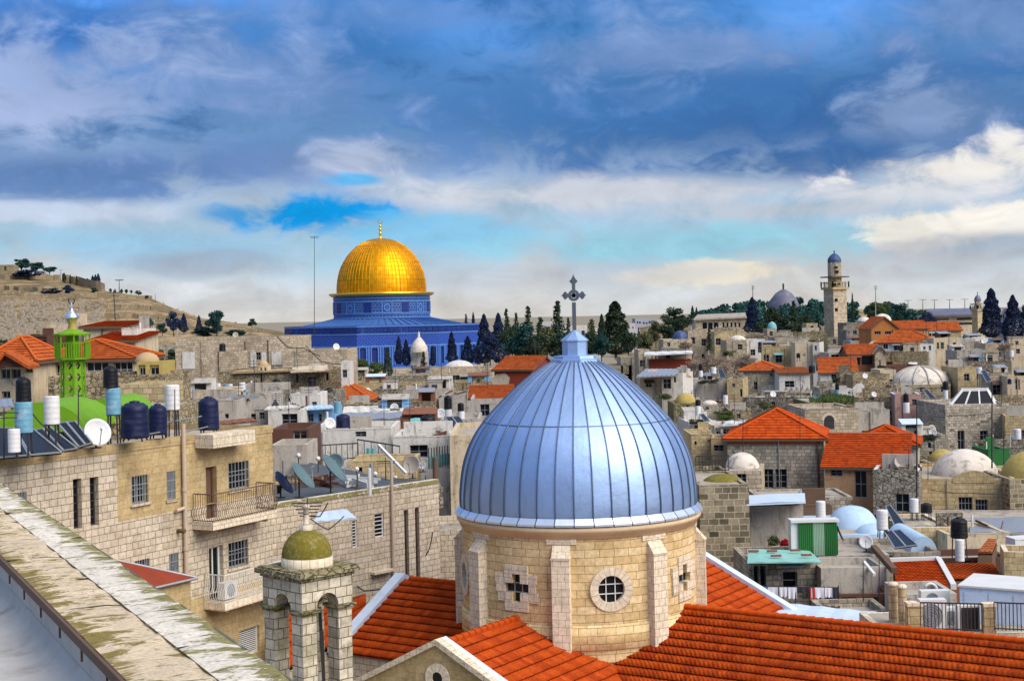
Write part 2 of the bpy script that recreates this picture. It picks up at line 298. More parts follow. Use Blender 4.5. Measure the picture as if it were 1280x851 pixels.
# coping slabs with lime and moss
def coping(name, base, moss, mamt, lo, hi):
    nt, b = mat_base(name); uv = uvs(nt)
    n0 = noise(nt, uv, 1.1, 6, .6, .3)
    col = mixc(nt, step(nt, n0, .42, .6), base, tuple(min(1, x*1.18) for x in base))
    mp = nd(nt, 'ShaderNodeMapping', {'Vector': uv, 'Scale': (1.2, 2.6, 1)}).outputs[0]
    n1 = noise(nt, mp, 2.6, 10, .72, .9); n2 = noise(nt, uv, 14, 5, .7)
    e = nd(nt, 'ShaderNodeSeparateXYZ', {0: uv}).outputs[0]
    k = M(nt, 'ADD', M(nt, 'ADD', n1, M(nt, 'MULTIPLY', step(nt, e, lo, hi), .12)), M(nt, 'MULTIPLY', n0, .34))
    col = mixc(nt, M(nt, 'MULTIPLY', step(nt, k, .69, .76), mamt), col, moss)
    col = mixc(nt, M(nt, 'MULTIPLY', step(nt, n2, .55, .68), .6), col, (.16, .125, .07))
    n3 = noise(nt, mp, 5.0, 8, .75, .5)
    col = mixc(nt, M(nt, 'MULTIPLY', step(nt, n3, .57, .63), .75), col, (.10, .085, .045))
    f = M(nt, 'ADD', .45, M(nt, 'MULTIPLY', noise(nt, uv, 30, 4, .7), 1.1)); col = mixc(nt, 1.0, col, nd(nt, 'ShaderNodeCombineXYZ', {0: f, 1: f, 2: f}).outputs[0], 'MULTIPLY')
    setb(nt, b, col, .95, 0, M(nt, 'ADD', M(nt, 'MULTIPLY', k, 1.0), M(nt, 'MULTIPLY', n2, .5)), .6, .03, .1)
coping('coping_tan', (.54, .44, .31), (.17, .125, .015), .9, .22, -.10)
coping('coping_lime', (.62, .57, .49), (.17, .15, .03), .9, .54, .72)
# hill: dry earth, terraces, tomb field
nt, b = mat_base('hill_earth'); o = nd(nt, 'ShaderNodeTexCoord').outputs['Object']
n1 = noise(nt, o, .012, 8, .7, .5); mp = nd(nt, 'ShaderNodeMapping', {'Vector': o, 'Scale': (.12, .02, .5)}).outputs[0]
n2 = noise(nt, mp, 1.0, 6, .7, .4)
col = mixc(nt, step(nt, n2, .42, .62), (.15, .105, .055), (.33, .24, .13)); col = mixc(nt, M(nt, 'MULTIPLY', step(nt, n1, .46, .62), .75), col, (.10, .085, .04))
setb(nt, b, col, .95, 0, n2, .4, .5, .1)
plain('tomb_stone', (.33, .29, .23), .95, var=.5, sc=.3)
plain('far_block', (.33, .34, .42), .9, var=.2)
plain('far_pale', (.48, .46, .46), .9, var=.3, sc=.2)
nt, b = mat_base('city_ground'); o = nd(nt, 'ShaderNodeTexCoord').outputs['Object']
n1 = noise(nt, o, .05, 8, .7); n2 = noise(nt, o, .7, 6, .7)
setb(nt, b, mixc(nt, n1, mixc(nt, n2, (.24, .2, .15), (.34, .3, .24)), (.2, .18, .12)), .95, 0, n2, .4, .2, .1)
# ------------------------------------------------------------------ geometry helpers
CR, SR = math.cos(ROLL), math.sin(ROLL)
def ray(px, py): a, b = px-640, py-HY; return (a*CR-b*SR)/F, (a*SR+b*CR)/F      # level direction through a photo point
def P(px, py, Y): a, b = ray(px, py); return Vector((a*Y, Y, ZC-b*Y))
def ln(n, Y): return n*Y/F
ORG = {}
class MB:
    def __init__(s): s.v = []; s.f = []; s.m = []; s.sm = []; s.uv = []
    def face(s, pts, m=0, smooth=False, uv=None):
        i = len(s.v); s.v += [Vector(p) for p in pts]
        s.f.append(tuple(range(i, i+len(pts)))); s.m.append(m); s.sm.append(smooth)
        if uv is None:
            a, b, c = Vector(pts[0]), Vector(pts[1]), Vector(pts[2]); n = (b-a).cross(c-a)
            if n.length < 1e-12: n = Vector((0, 0, 1))
            n.normalize()
            if abs(n.z) > .9: uv = [(p[0], p[1]) for p in pts]
            else:
                t = Vector((-n.y, n.x, 0)).normalized(); w = n.cross(t)
                if abs(n.z) < .1: w = Vector((0, 0, 1))
                uv = [(Vector(p).dot(t), Vector(p).dot(w)) for p in pts]
        s.uv += uv
    def grid(s, rows, m=0, smooth=True, closed=False, uv=None):
        i0 = len(s.v); nr, nc = len(rows), len(rows[0])
        for r in rows: s.v += [Vector(p) for p in r]
        for r in range(nr-1):
            for c in range(nc if closed else nc-1):
                c2 = (c+1) % nc
                s.f.append((i0+r*nc+c, i0+r*nc+c2, i0+(r+1)*nc+c2, i0+(r+1)*nc+c)); s.m.append(m); s.sm.append(smooth)
                if uv: s.uv += [uv(r, c), uv(r, c+1), uv(r+1, c+1), uv(r+1, c)]
                else: s.uv += [(c*.3, r*.3), (c*.3+.3, r*.3), (c*.3+.3, r*.3+.3), (c*.3, r*.3+.3)]
    def box(s, c, d, rot=0, m=0, faces='xXyYzZ'):
        ux = Vector((math.cos(rot), math.sin(rot), 0)); uy = Vector((-math.sin(rot), math.cos(rot), 0)); s.obox(c, ux*d[0]/2, uy*d[1]/2, Vector((0, 0, d[2]/2)), m, faces)
    def obox(s, c, a, b, e, m=0, faces='xXyYzZ'):
        c = Vector(c); q = lambda i, j, k: c+a*i+b*j+e*k
        if 'x' in faces: s.face([q(-1, 1, -1), q(-1, -1, -1), q(-1, -1, 1), q(-1, 1, 1)], m)
        if 'X' in faces: s.face([q(1, -1, -1), q(1, 1, -1), q(1, 1, 1), q(1, -1, 1)], m)
        if 'y' in faces: s.face([q(-1, -1, -1), q(1, -1, -1), q(1, -1, 1), q(-1, -1, 1)], m)
        if 'Y' in faces: s.face([q(1, 1, -1), q(-1, 1, -1), q(-1, 1, 1), q(1, 1, 1)], m)
        if 'z' in faces: s.face([q(-1, 1, -1), q(1, 1, -1), q(1, -1, -1), q(-1, -1, -1)], m)
        if 'Z' in faces: s.face([q(-1, -1, 1), q(1, -1, 1), q(1, 1, 1), q(-1, 1, 1)], m)
    def bar(s, p, q, r, m=0, w=None):       # square bar between two points
        p, q = Vector(p), Vector(q); d = q-p
        if d.length < 1e-6: return
        t = d.normalized(); up = Vector((0, 0, 1)) if abs(t.z) < .95 else Vector((1, 0, 0))
        a = t.cross(up).normalized(); b = a.cross(t)
        s.obox((p+q)/2, a*r, t*(d.length/2), b*(w or r), m)
    def tube(s, pts, r, m=0, n=8, smooth=True, taper=None):
        pts = [Vector(p) for p in pts]; rows = []
        for i, p in enumerate(pts):
            t = (pts[min(i+1, len(pts)-1)]-pts[max(i-1, 0)]).normalized(); up = Vector((0, 0, 1)) if abs(t.z) < .9 else Vector((1, 0, 0))
            a = t.cross(up).normalized(); b = a.cross(t); rr = r if taper is None else r+(taper-r)*i/(len(pts)-1)
            rows.append([p+(a*math.cos(k*2*math.pi/n)+b*math.sin(k*2*math.pi/n))*rr for k in range(n)])
        s.grid(rows, m, smooth, True); s.face(rows[-1], m); s.face(rows[0][::-1], m)
    def lathe(s, c, prof, n=32, m=0, smooth=True, a0=0, a1=None, mw=None, axis=None):
        c = Vector(c); a1 = a1 if a1 is not None else a0+2*math.pi; full = abs(a1-a0-2*math.pi) < 1e-6
        k = n if full else n+1; rows = []; L = [0]
        for i in range(1, len(prof)): L.append(L[-1]+math.hypot(prof[i][0]-prof[i-1][0], prof[i][1]-prof[i-1][1]))
        for r, z in prof:
            row = [Vector((r*math.cos(a0+(a1-a0)*j/n), r*math.sin(a0+(a1-a0)*j/n), z)) for j in range(k)]
            if axis is not None: row = [axis @ p for p in row]
            rows.append([c+p for p in row])
        rm = max(p[0] for p in prof)
        s.grid(rows, m, smooth, full, lambda r, j: ((a1-a0)*j/n*(mw or rm), L[r]))
    def build(s, name, mats, parent=None, loc=None, kind=None):
        org = ORG[parent.name] if parent else (Vector(loc) if loc is not None else Vector((0, 0, 0)))
        me = bpy.data.meshes.new(name); me.from_pydata([v-org for v in s.v], [], s.f)
        if not isinstance(mats, (list, tuple)): mats = [mats]
        for x in mats: me.materials.append(MAT[x] if isinstance(x, str) else x)
        me.polygons.foreach_set('material_index', s.m); me.polygons.foreach_set('use_smooth', s.sm)
        ul = me.uv_layers.new(name='UVMap'); ul.data.foreach_set('uv', [x for p in s.uv for x in p])
        me.update()
        o = bpy.data.objects.new(name, me); COL.objects.link(o)
        if parent: o.parent = parent
        else: o.location = org
        ORG[o.name] = org
        if kind: o['kind'] = kind
        return o
def tag(o, label, cat, group=None):
    o['label'] = label; o['category'] = cat
    if group: o['group'] = group
    return o
def thing(name, label, cat, loc, group=None):
    o = bpy.data.objects.new(name, None); COL.objects.link(o); o.empty_display_size = .3
    o.location = loc; ORG[o.name] = Vector(loc); return tag(o, label, cat, group)

class Face:                                  # a vertical wall plane from A to B (left to right as seen)
    def __init__(s, A, B):
        s.A = Vector((A[0], A[1])); B = Vector((B[0], B[1])); s.L = (B-s.A).length; s.u = (B-s.A)/s.L; s.n = Vector((s.u.y, -s.u.x))
    def at(s, px, py):
        k, b = ray(px, py); d = s.u.x-k*s.u.y
        t = (k*s.A.y-s.A.x)/d; return t, ZC-b*(s.A.y+s.u.y*t)
    def pt(s, t, z, out=0):
        q = s.A+s.u*t+s.n*out; return Vector((q.x, q.y, z))
    def rect(s, x0, y0, x1, y1):
        t0, za = s.at(x0, y0); t1, zb = s.at(x1, y1); _, zc = s.at(x0, y1); _, zd = s.at(x1, y0)
        return t0, (zb+zc)/2, t1, (za+zd)/2
    def box(s, mb, t0, z0, t1, z1, o0, o1, m=0):   # block standing between offsets o0..o1 out of the wall
        c = s.pt((t0+t1)/2, (z0+z1)/2, (o0+o1)/2); u = Vector((*s.u, 0)); n = Vector((*s.n, 0))
        mb.obox(c, u*(t1-t0)/2, -n*(o1-o0)/2, Vector((0, 0, (z1-z0)/2)), m)
def wall_holes(mb, fc, t0, t1, z0, z1, holes, dep=.2, m=0, out=0):
    holes = [h for h in holes if h[0] > t0 and h[2] < t1 and h[3] < z1 and h[1] > z0]
    ts = sorted({t0, t1, *[h[0] for h in holes], *[h[2] for h in holes]}); zs = sorted({z0, z1, *[h[1] for h in holes], *[h[3] for h in holes]})
    for i in range(len(ts)-1):
        for j in range(len(zs)-1):
            tc, zc = (ts[i]+ts[i+1])/2, (zs[j]+zs[j+1])/2
            if any(h[0] < tc < h[2] and h[1] < zc < h[3] for h in holes): continue
            mb.face([fc.pt(ts[i], zs[j], out), fc.pt(ts[i+1], zs[j], out), fc.pt(ts[i+1], zs[j+1], out), fc.pt(ts[i], zs[j+1], out)], m)
    for a, b, c, d in holes:
        q = lambda t, z, o: fc.pt(t, z, out+o)
        mb.face([q(a, b, 0), q(a, d, 0), q(a, d, -dep), q(a, b, -dep)], m); mb.face([q(c, d, 0), q(c, b, 0), q(c, b, -dep), q(c, d, -dep)], m)
        mb.face([q(a, d, 0), q(c, d, 0), q(c, d, -dep), q(a, d, -dep)], m); mb.face([q(c, b, 0), q(a, b, 0), q(a, b, -dep), q(c, b, -dep)], m)
    return holes
def window(parent, fc, h, dep=.2, nx=2, ny=2, fr='frame_grey', pane='glass_dark', bar=.05, sill=None, name='window', split=True, grille=0, out=0):
    a, b, c, d = h; mb = MB(); o0 = out-dep+.02; o1 = o0+.05
    for t0, z0, t1, z1 in ((a, b, a+bar, d), (c-bar, b, c, d), (a+bar, b, c-bar, b+bar), (a+bar, d-bar, c-bar, d)): fc.box(mb, t0, z0, t1, z1, o0, o1)
    for i in range(1, nx): t = a+(c-a)*i/nx; fc.box(mb, t-bar*.35, b+bar, t+bar*.35, d-bar, o0, o1-.006)
    for i in range(1, ny): z = b+(d-b)*i/ny; fc.box(mb, a+bar, z-bar*.35, c-bar, z+bar*.35, o0, o1-.012)
    if grille:
        for i in range(grille+1):
            t = a+.03+(c-a-.06)*i/grille; fc.box(mb, t-.012, b, t+.012, d, out-.03, out-.005)
        for z in (b+(d-b)*.3, b+(d-b)*.68): fc.box(mb, a, z-.012, c, z+.012, out-.028, out-.008)
    pm = MB(); pm.face([fc.pt(a, b, o0+.005), fc.pt(c, b, o0+.005), fc.pt(c, d, o0+.005), fc.pt(a, d, o0+.005)])
    if split:
        w = mb.build(name, fr, parent); pm.build('pane', pane, w)
        if sill: sm = MB(); fc.box(sm, a-.08, b-.09, c+.08, b-.002, out-dep+.01, out+.07); sm.build('sill', sill, w)
    else:
        n = len(mb.v); mb.face([v for v in pm.v], 1); w = mb.build(name, [fr, pane], parent)
    return w

def clip_row(poly, b):
    xs = []
    for i in range(len(poly)):
        (a0, b0), (a1, b1) = poly[i], poly[(i+1) % len(poly)]
        if (b0-b)*(b1-b) <= 0 and abs(b1-b0) > 1e-9: xs.append(a0+(a1-a0)*(b-b0)/(b1-b0))
    return (min(xs), max(xs)) if len(xs) > 1 else None
def tiles(mb, pts, row=.36, col=None, lift=.05, amp=.025, m=0):
    """Courses of tiles on a planar roof slope; pts[0]->pts[1] is the eave."""
    pts = [Vector(p) for p in pts]; A = pts[0]; e = (pts[1]-A).normalized(); n = e.cross(pts[-1]-A).normalized()
    if n.z < 0: n = -n
    d = n.cross(e)
    if (pts[-1]-A).dot(d) < 0: d = -d
    poly = [((p-A).dot(e), (p-A).dot(d)) for p in pts]; top = max(b for _, b in poly)
    mb.face([p-n*.05 for p in pts], m, uv=[p for p in poly])
    k = max(1, round(top/row)); row = top/k
    for r in range(k):
        b0, b1 = r*row, (r+1)*row
        i0, i1 = clip_row(poly, b0+1e-4), clip_row(poly, b1-1e-4)
        if not i0: continue
        if not i1: i1 = ((i0[0]+i0[1])/2,)*2
        w = max(i0[1]-i0[0], i1[1]-i1[0]); ns = 1 if not col else max(2, int(w/col)*4)
        rows = []
        for bb, ii, lf in ((b0+lift*.9, i0, -.03), (b0-.01, i0, lift), (b1, i1, .004)):
            q = []
            for j in range(ns+1):
                a = ii[0]+(ii[1]-ii[0])*j/ns; h = lf
                if col and lf > -.02: h += amp*abs(math.sin(math.pi*a/col))
                q.append(A+e*a+d*bb+n*h)
            rows.append(q)
        def uvf(rr, c, i0=i0, i1=i1, b0=b0, b1=b1, ns=ns):
            ii = i1 if rr == 2 else i0; return (ii[0]+(ii[1]-ii[0])*c/ns, (r+.02)*.36 if rr < 2 else (r+.98)*.36)
        i = len(mb.v); mb.grid(rows, m, False, False, uvf)
        if col:                                   # smooth only the slope of a course
            for q in range(len(mb.sm)-ns, len(mb.sm)): mb.sm[q] = True
def hip_pts(O, u, w, W, D, z0, z1, inset, gable=False):
    """Corner points of a roof over a W x D plan; O = front left corner, u along the front, w back."""
    c = [O, O+u*W, O+u*W+w*D, O+w*D]; c = [Vector((p.x, p.y, z0)) for p in c]
    if W >= D: r0, r1 = O+u*inset+w*D/2, O+u*(W-inset)+w*D/2
    else: r0, r1 = O+u*W/2+w*inset, O+u*W/2+w*(D-inset)
    r0 = Vector((r0.x, r0.y, z1)); r1 = Vector((r1.x, r1.y, z1))
    if W >= D: return [[c[0], c[1], r1, r0], [c[1], c[2], r1], [c[2], c[3], r0, r1], [c[3], c[0], r0]], c, (r0, r1)
    return [[c[0], c[1], r0], [c[1], c[2], r1, r0], [c[2], c[3], r1], [c[3], c[0], r0, r1]], c, (r0, r1)
def tile_roof(parent, O, u, w, W, D, z0, z1, inset, mat, row=.4, col=None, trim='iron_brown', name='roof'):
    O = Vector((*O, 0)); u = Vector((*u, 0)); w = Vector((*w, 0))
    pl, c, (r0, r1) = hip_pts(O, u, w, W, D, z0, z1, inset); mb = MB()
    gable = inset < .01
    for p in pl:
        if gable and len(p) == 3: continue
        tiles(mb, p, row, col)
    if not gable:
        for q in c: mb.tube([q+Vector((0, 0, .05)), (r0 if (q-r0).length < (q-r1).length else r1)+Vector((0, 0, .06))], .09, 0, 6)
    if (r1-r0).length > .05: mb.tube([r0+Vector((0, 0, .05)), r1+Vector((0, 0, .05))], .1, 0, 6)
    for i in range(4): mb.bar(c[i]-Vector((0, 0, .1)), c[(i+1) % 4]-Vector((0, 0, .1)), .05, 1, .08)
    return mb.build(name, [mat, trim], parent), c, (r0, r1)
def dome_profile(r, h, n=10, k=1.0): return [(r*math.cos(i/n*math.pi/2)**k if i < n else .0001, h*math.sin(i/n*math.pi/2)) for i in range(n+1)]

def roof_clutter(root, A, u, w, W_, dep, zt, zr, mat, Y, rr):
    """Uneven coping stones, a stair head, low walls and pipes on a flat roof."""
    q = lambda t, o, z: Vector((*(A+u*t+w*o), z)); U3, W3 = Vector((*u, 0)), Vector((*w, 0)); up = Vector((0, 0, 1))
    m = MB(); t = 0
    while t < W_-.3:
        l = rr.uniform(.35, 1.1)*(1 if Y < 150 else 1.6); l = min(l, W_-t)
        h = rr.uniform(.02, .10)+(rr.uniform(.1, .3) if rr.random() < .1 else 0); m.obox(q(t+l/2, .14, zt+h/2+.003), U3*(l/2), W3*.16, up*h/2)
        t += l
    m.build('coping_stones', mat, root)
    if dep > 3.5 and W_ > 3 and Y > 105 and rr.random() < .33:
        sw, sd_, sh = rr.uniform(1.3, 2.6), rr.uniform(1.3, 2), rr.uniform(.7, 1.6); t0, o0 = rr.uniform(.4, max(.5, W_-sw-.4)), rr.uniform(dep*.35, max(dep*.36, dep-sd_-.3))
        m = MB(); c = q(t0+sw/2, o0+sd_/2, zr+sh/2); m.obox(c, U3*sw/2, W3*sd_/2, up*sh/2, 0, 'xXyYZ'); m.obox(c+up*(sh/2+.05), U3*(sw/2+.12), W3*(sd_/2+.12), up*.05, 1); m.obox(c-W3*(sd_/2+.02)-up*(sh*.1)+U3*rr.uniform(-.3, .3), U3*rr.uniform(.2, .34), W3*.03, up*sh*rr.uniform(.2, .38), 2)
        m.build('stair_head', [rr.choice(['plaster_white', 'plaster_grey', 'plaster_cream', mat]), 'roof_slab', 'iron_dark'], root)
    for k in range(rr.choice([0, 1, 1, 2])):
        m = MB(); p = q(rr.uniform(.3, W_-.3), rr.uniform(.4, dep-.3), zr); m.tube([p, p+up*rr.uniform(.6, 1.5)], rr.uniform(.05, .1), 0, 7); m.build('vent_pipe', rr.choice(['galvanised', 'frame_white', 'iron_brown', 'pipe_beige']), root)
    if rr.random() < .55 and dep > 3:
        m = MB(); o0 = rr.uniform(dep*.3, dep*.8); l = rr.uniform(.3, .9)*W_; t0 = rr.uniform(.1, W_-l); hh_ = rr.uniform(.4, .9)+zt-zr; m.obox(q(t0+l/2, o0, zr+hh_/2), U3*l/2, W3*.12, up*hh_/2, 0, 'xXyYZ'); m.build('low_wall', rr.choice([mat, 'rubble_grey', 'plaster_grey']), root)
    if rr.random() < .5:
        m = MB(); c = q(rr.uniform(.5, W_-.5), rr.uniform(.5, dep-.4), zr)
        for k in range(rr.randint(3, 7)): a = rr.uniform(0, 3.1); d = Vector((math.cos(a), math.sin(a), rr.uniform(-.1, .35)))*rr.uniform(.4, 1.0); p = c+Vector((rr.gauss(0, .4), rr.gauss(0, .3), .15+rr.random()*.25)); m.bar(p-d, p+d, .03, 0, rr.uniform(.03, .12))
        m.build('plank_pile', rr.choice(['iron_brown', 'wood_dark', 'galvanised', 'tan_cloth']), root)
def house(label, x0, x1, yt, Y, dep, mat='ashlar_far', wins=(), rot=0, name='stone_house', cat='house', roof=None, par=.35, zb=None, group=None, auto=0, seed=0, fr='frame_grey', slab='roof_slab', wn=(2, 2), nearwin=False, overhang=.25, roofmat='tile_orange', rh=1.6, inset=None, row=.45, col=None, cop=None, clear=()):
    """Flat, hipped, gabled or domed house; x0..x1 = front in photo px at distance Y, yt = top edge."""
    if rot == 0 and 95 < Y < 262 and (x0+x1)/2 > 780 and not any(k_ in label for k_ in ('dome', 'grass', 'arched', 'behind the church')): rot = random.Random(int(x0*13+yt)).uniform(-19, 3)
    xc = (x0+x1)/2; W_ = ln(x1-x0, Y)/max(.3, math.cos(R(rot))); C = P(xc, yt, Y); zt = C.z; C = C.xy; u = Vector((math.cos(R(rot)), math.sin(R(rot)))); w = Vector((-u.y, u.x))
    A, B = C-u*W_/2, C+u*W_/2; fc = Face(A, B); z0 = zb if zb is not None else min(0, zt-4)
    root = thing(name, label, cat, (C.x, C.y, z0), group)
    H = [fc.rect(*h[:4]) for h in wins]; rr = random.Random(seed+int(x0*7+yt))
    if not auto and not wins and 60 < Y < 260 and name == 'stone_house' and dep > 3.5 and W_ > 4 and rr.random() < .6: auto = rr.choice([1, 1, 2])
    for i in range(auto):
        ww = rr.uniform(.7, 1.1); hh = rr.uniform(1.0, 1.5); t = W_*(i+.5+rr.uniform(-.2, .2))/auto; z = zt-par-.8-rr.uniform(0, .9)
        if zt-z < 6: H.append((t-ww/2, z-hh, t+ww/2, z))
        if rr.random() < .5: H.append((t-ww/2, z-3.1-hh, t+ww/2, z-3.1))
    mb = MB(); d = min(.25, dep*.2); H = [h for h in H if h[0] > .05 and h[2] < W_-.05 and h[3] < zt-.1 and h[1] > z0]
    HH = wall_holes(mb, fc, 0, W_, z0, zt, H, d)
    q = lambda t, o, z: Vector((*(A+u*t+w*o), z))
    for (a, b) in (((W_, 0), (W_, dep)), ((W_, dep), (0, dep)), ((0, dep), (0, 0))): mb.face([q(*a, z0), q(*b, z0), q(*b, zt), q(*a, zt)])
    th = min(.25, W_*.1, dep*.1); zr = zt-par
    if roof in (None, 'flat', 'dome'):
        o4 = [(0, 0), (W_, 0), (W_, dep), (0, dep)]; i4 = [(th, th), (W_-th, th), (W_-th, dep-th), (th, dep-th)]
        for i in range(4):
            j = (i+1) % 4
            mb.face([q(*o4[i], zt), q(*o4[j], zt), q(*i4[j], zt), q(*i4[i], zt)], 0 if not cop else 2); mb.face([q(*i4[i], zt), q(*i4[j], zt), q(*i4[j], zr), q(*i4[i], zr)])
        mb.face([q(*p, zr) for p in i4], 1)
    else: mb.face([q(0, 0, zt-.02), q(W_, 0, zt-.02), q(W_, dep, zt-.02), q(0, dep, zt-.02)], 1)
    if roof == 'gable_front':     # triangle towards the viewer
        mb.face([q(0, 0, zt), q(W_, 0, zt), q(W_/2, 0, zt+rh)]); mb.face([q(W_, dep, zt), q(0, dep, zt), q(W_/2, dep, zt+rh)])
    if roof == 'gable':
        mb.face([q(W_, 0, zt), q(W_, dep, zt), q(W_, dep/2, zt+rh)]); mb.face([q(0, dep, zt), q(0, 0, zt), q(0, dep/2, zt+rh)])
    wall = mb.build('wall', [mat, slab, cop or mat], root)
    sp = Y < 125
    for h in HH:
        gr = 0
        if h[2]-h[0] < .35: window(root, fc, h, d, 1, 1, fr, bar=.04, split=sp)
        else: window(root, fc, h, d, wn[0], wn[1], fr, bar=.06, split=sp, sill=mat if nearwin else None)
    if roof in (None, 'flat', 'dome') and 84 < Y < 310 and par > .15 and not any(k_ in label for k_ in ('dome', 'skylight', 'vault', 'complex')): roof_clutter(root, A, u, w, W_, dep, zt, zr, mat, Y, rr)
    clear = any(k_ in label for k_ in ('dome', 'skylight', 'arched', 'vault', 'complex', 'soot stained'))
    if 95 < Y < 270 and name in ('stone_house', 'domed_house') and W_ > 2.5:
        wd = label.split()[:9]
        while wd[-1] in ('a', 'the', 'of', 'by', 'with', 'in', 'and', 'on', 'at', 'its', 'left', 'right', 'below', 'behind', 'under', 'above', 'beside', 'an', 'before', 'one', 'two', 'red', 'white', 'black', 'big', 'dark', 'pale', 'small', 'teal', 'facing', 'between', 'over'): wd.pop()
        k = rr.random(); zz_ = zr if roof in (None, 'flat', 'dome') else zt+rh*.5
        p = A+u*rr.uniform(.15, .85)*W_+w*rr.uniform(.4, .8)*dep
        if k < .5:
            hgt = rr.uniform(1.8, 3.6); rt = thing('roof_aerial', 'thin aerial on the roof of the '+' '.join(wd), 'aerial', (p.x, p.y, zz_), 'aerials on the house roofs'); am = MB(); b_ = Vector((p.x, p.y, zz_)); am.tube([b_, b_+Vector((rr.uniform(-.1, .1), 0, hgt))], .035, 0, 5); am.build('mast', 'iron_dark', rt); am = MB()
            for j in range(rr.randint(2, 5)): l = rr.uniform(.25, .6); zz2 = hgt-.15-j*.22; am.bar(b_+Vector((-l, rr.uniform(-.1, .1), zz2)), b_+Vector((l, rr.uniform(-.1, .1), zz2+rr.uniform(-.05, .05))), .02)
            am.build('crossbars', 'iron_dark', rt)
        elif k < .72 and roof is None:
            rad = rr.uniform(.3, .48); c_ = Vector((p.x, p.y, zz_+rad*1.3)); q_ = Vector((rr.uniform(-.6, .6), -1, rr.uniform(.2, .5))).normalized().to_track_quat('Z', 'Y').to_matrix(); rt = thing('satellite_dish', 'small dish on the roof of the '+' '.join(wd), 'satellite dish', (p.x, p.y, zz_), 'small dishes on the house roofs'); am = MB(); pr = [(.001, 0)]+[(rad*i/4, rad*.28*(i/4)**2) for i in range(1, 5)]; am.lathe(c_, pr+[(x, z-.02) for x, z in pr][::-1], 16, axis=q_); am.build('reflector', rr.choice(['dish_white', 'dish_beige', 'dish_teal']), rt); am = MB(); am.tube([c_, Vector((p.x, p.y+.05, zz_))], .035, 0, 6); am.build('pole', 'iron_dark', rt)
        for h in HH:
            if rr.random() < .3 and h[2]-h[0] > .5 and not clear:
                am = MB(); a0, a1, zz3 = h[0]-.2, h[2]+.2, h[3]+.15; pr_ = rr.uniform(.5, 1.0); am.face([fc.pt(a0, zz3, .01), fc.pt(a0, zz3-.3, pr_), fc.pt(a1, zz3-.3, pr_), fc.pt(a1, zz3, .01)]); am.face([fc.pt(a1, zz3-.04, .01), fc.pt(a1, zz3-.34, pr_), fc.pt(a0, zz3-.34, pr_), fc.pt(a0, zz3-.04, .01)]); am.face([fc.pt(a0, zz3-.3, pr_), fc.pt(a0, zz3-.34, pr_), fc.pt(a1, zz3-.34, pr_), fc.pt(a1, zz3-.3, pr_)]); am.build('awning', rr.choice(['iron_brown', 'frame_white', 'galvanised', 'copper_teal', 'brick_brown']), root)
        if roof is None and dep > 3.5 and not clear and rr.random() < .5:
            sw_, sd2, sh_ = rr.uniform(1.4, 3.2), rr.uniform(1.2, 2.2), rr.uniform(.9, 1.7); t_ = rr.uniform(0, max(.1, W_-sw_)); o_ = rr.uniform(.3, max(.4, dep-sd2)); b4 = [A+u*t_+w*o_, A+u*(t_+sw_)+w*o_, A+u*(t_+sw_)+w*(o_+sd2), A+u*t_+w*(o_+sd2)]; am = MB(); hs_ = [sh_*.8, sh_*.8, sh_, sh_]
            v0 = [Vector((*p_, zr)) for p_ in b4]; v1 = [Vector((*p_, zr+h_)) for p_, h_ in zip(b4, hs_)]
            for j in range(1, 4): am.face([v0[j], v0[(j+1) % 4], v1[(j+1) % 4], v1[j]])
            am.face([v0[0], v0[0].lerp(v0[1], .2), v1[0].lerp(v1[1], .2), v1[0]]); am.face([v0[0].lerp(v0[1], .75), v0[1], v1[1], v1[0].lerp(v1[1], .75)])
            ov = Vector((*(-w*.3), -.03)); am.face([v1[0]+ov, v1[1]+ov, v1[2], v1[3]], 1); am.face([p_-Vector((0, 0, .06)) for p_ in (v1[3], v1[2], v1[1]+ov, v1[0]+ov)], 1); am.face([v1[0]+ov, v1[0]+ov-Vector((0, 0, .06)), v1[1]+ov-Vector((0, 0, .06)), v1[1]+ov], 1)
            am.build('roof_shed', [rr.choice(['plaster_white', 'plaster_cream', 'wood_dark', 'brick_brown', mat, 'galvanised', 'blue_box']), rr.choice(['galvanised', 'iron_brown', 'plaster_grey', 'brick_brown', 'blue_white'])], root)
        if rr.random() < .6:
            t_ = rr.uniform(.1, .9)*W_; am = MB(); am.tube([fc.pt(t_, zt-.1, .09), fc.pt(t_, max(z0, zt-rr.uniform(3, 7)), .09)], .05, 0, 6); am.build('drainpipe', rr.choice(['iron_brown', 'galvanised', 'pipe_beige']), root)
        if rr.random() < .55 and W_ > 3.5:
            t_ = rr.uniform(.1, .7)*W_; pw = rr.uniform(.8, 2.2); z_ = zt-rr.uniform(1.2, 3.5); am = MB(); am.face([fc.pt(t_+(x-.5)*pw, z_+y, .012) for x, y in ((0, 0), (.3, -.25), (1, -.1), (1.1, .6), (.8, 1.1), (.25, .95), (-.1, .4))])
            if not any(h[0]-.3 < t_+pw*.6 and h[2]+.3 > t_-pw*.6 and h[1]-.3 < z_+1.1 and h[3]+.3 > z_-.3 for h in HH): am.build('plaster_patch', rr.choice(['plaster_cream', 'plaster_grey', 'plaster_white']), root)
    oh = overhang
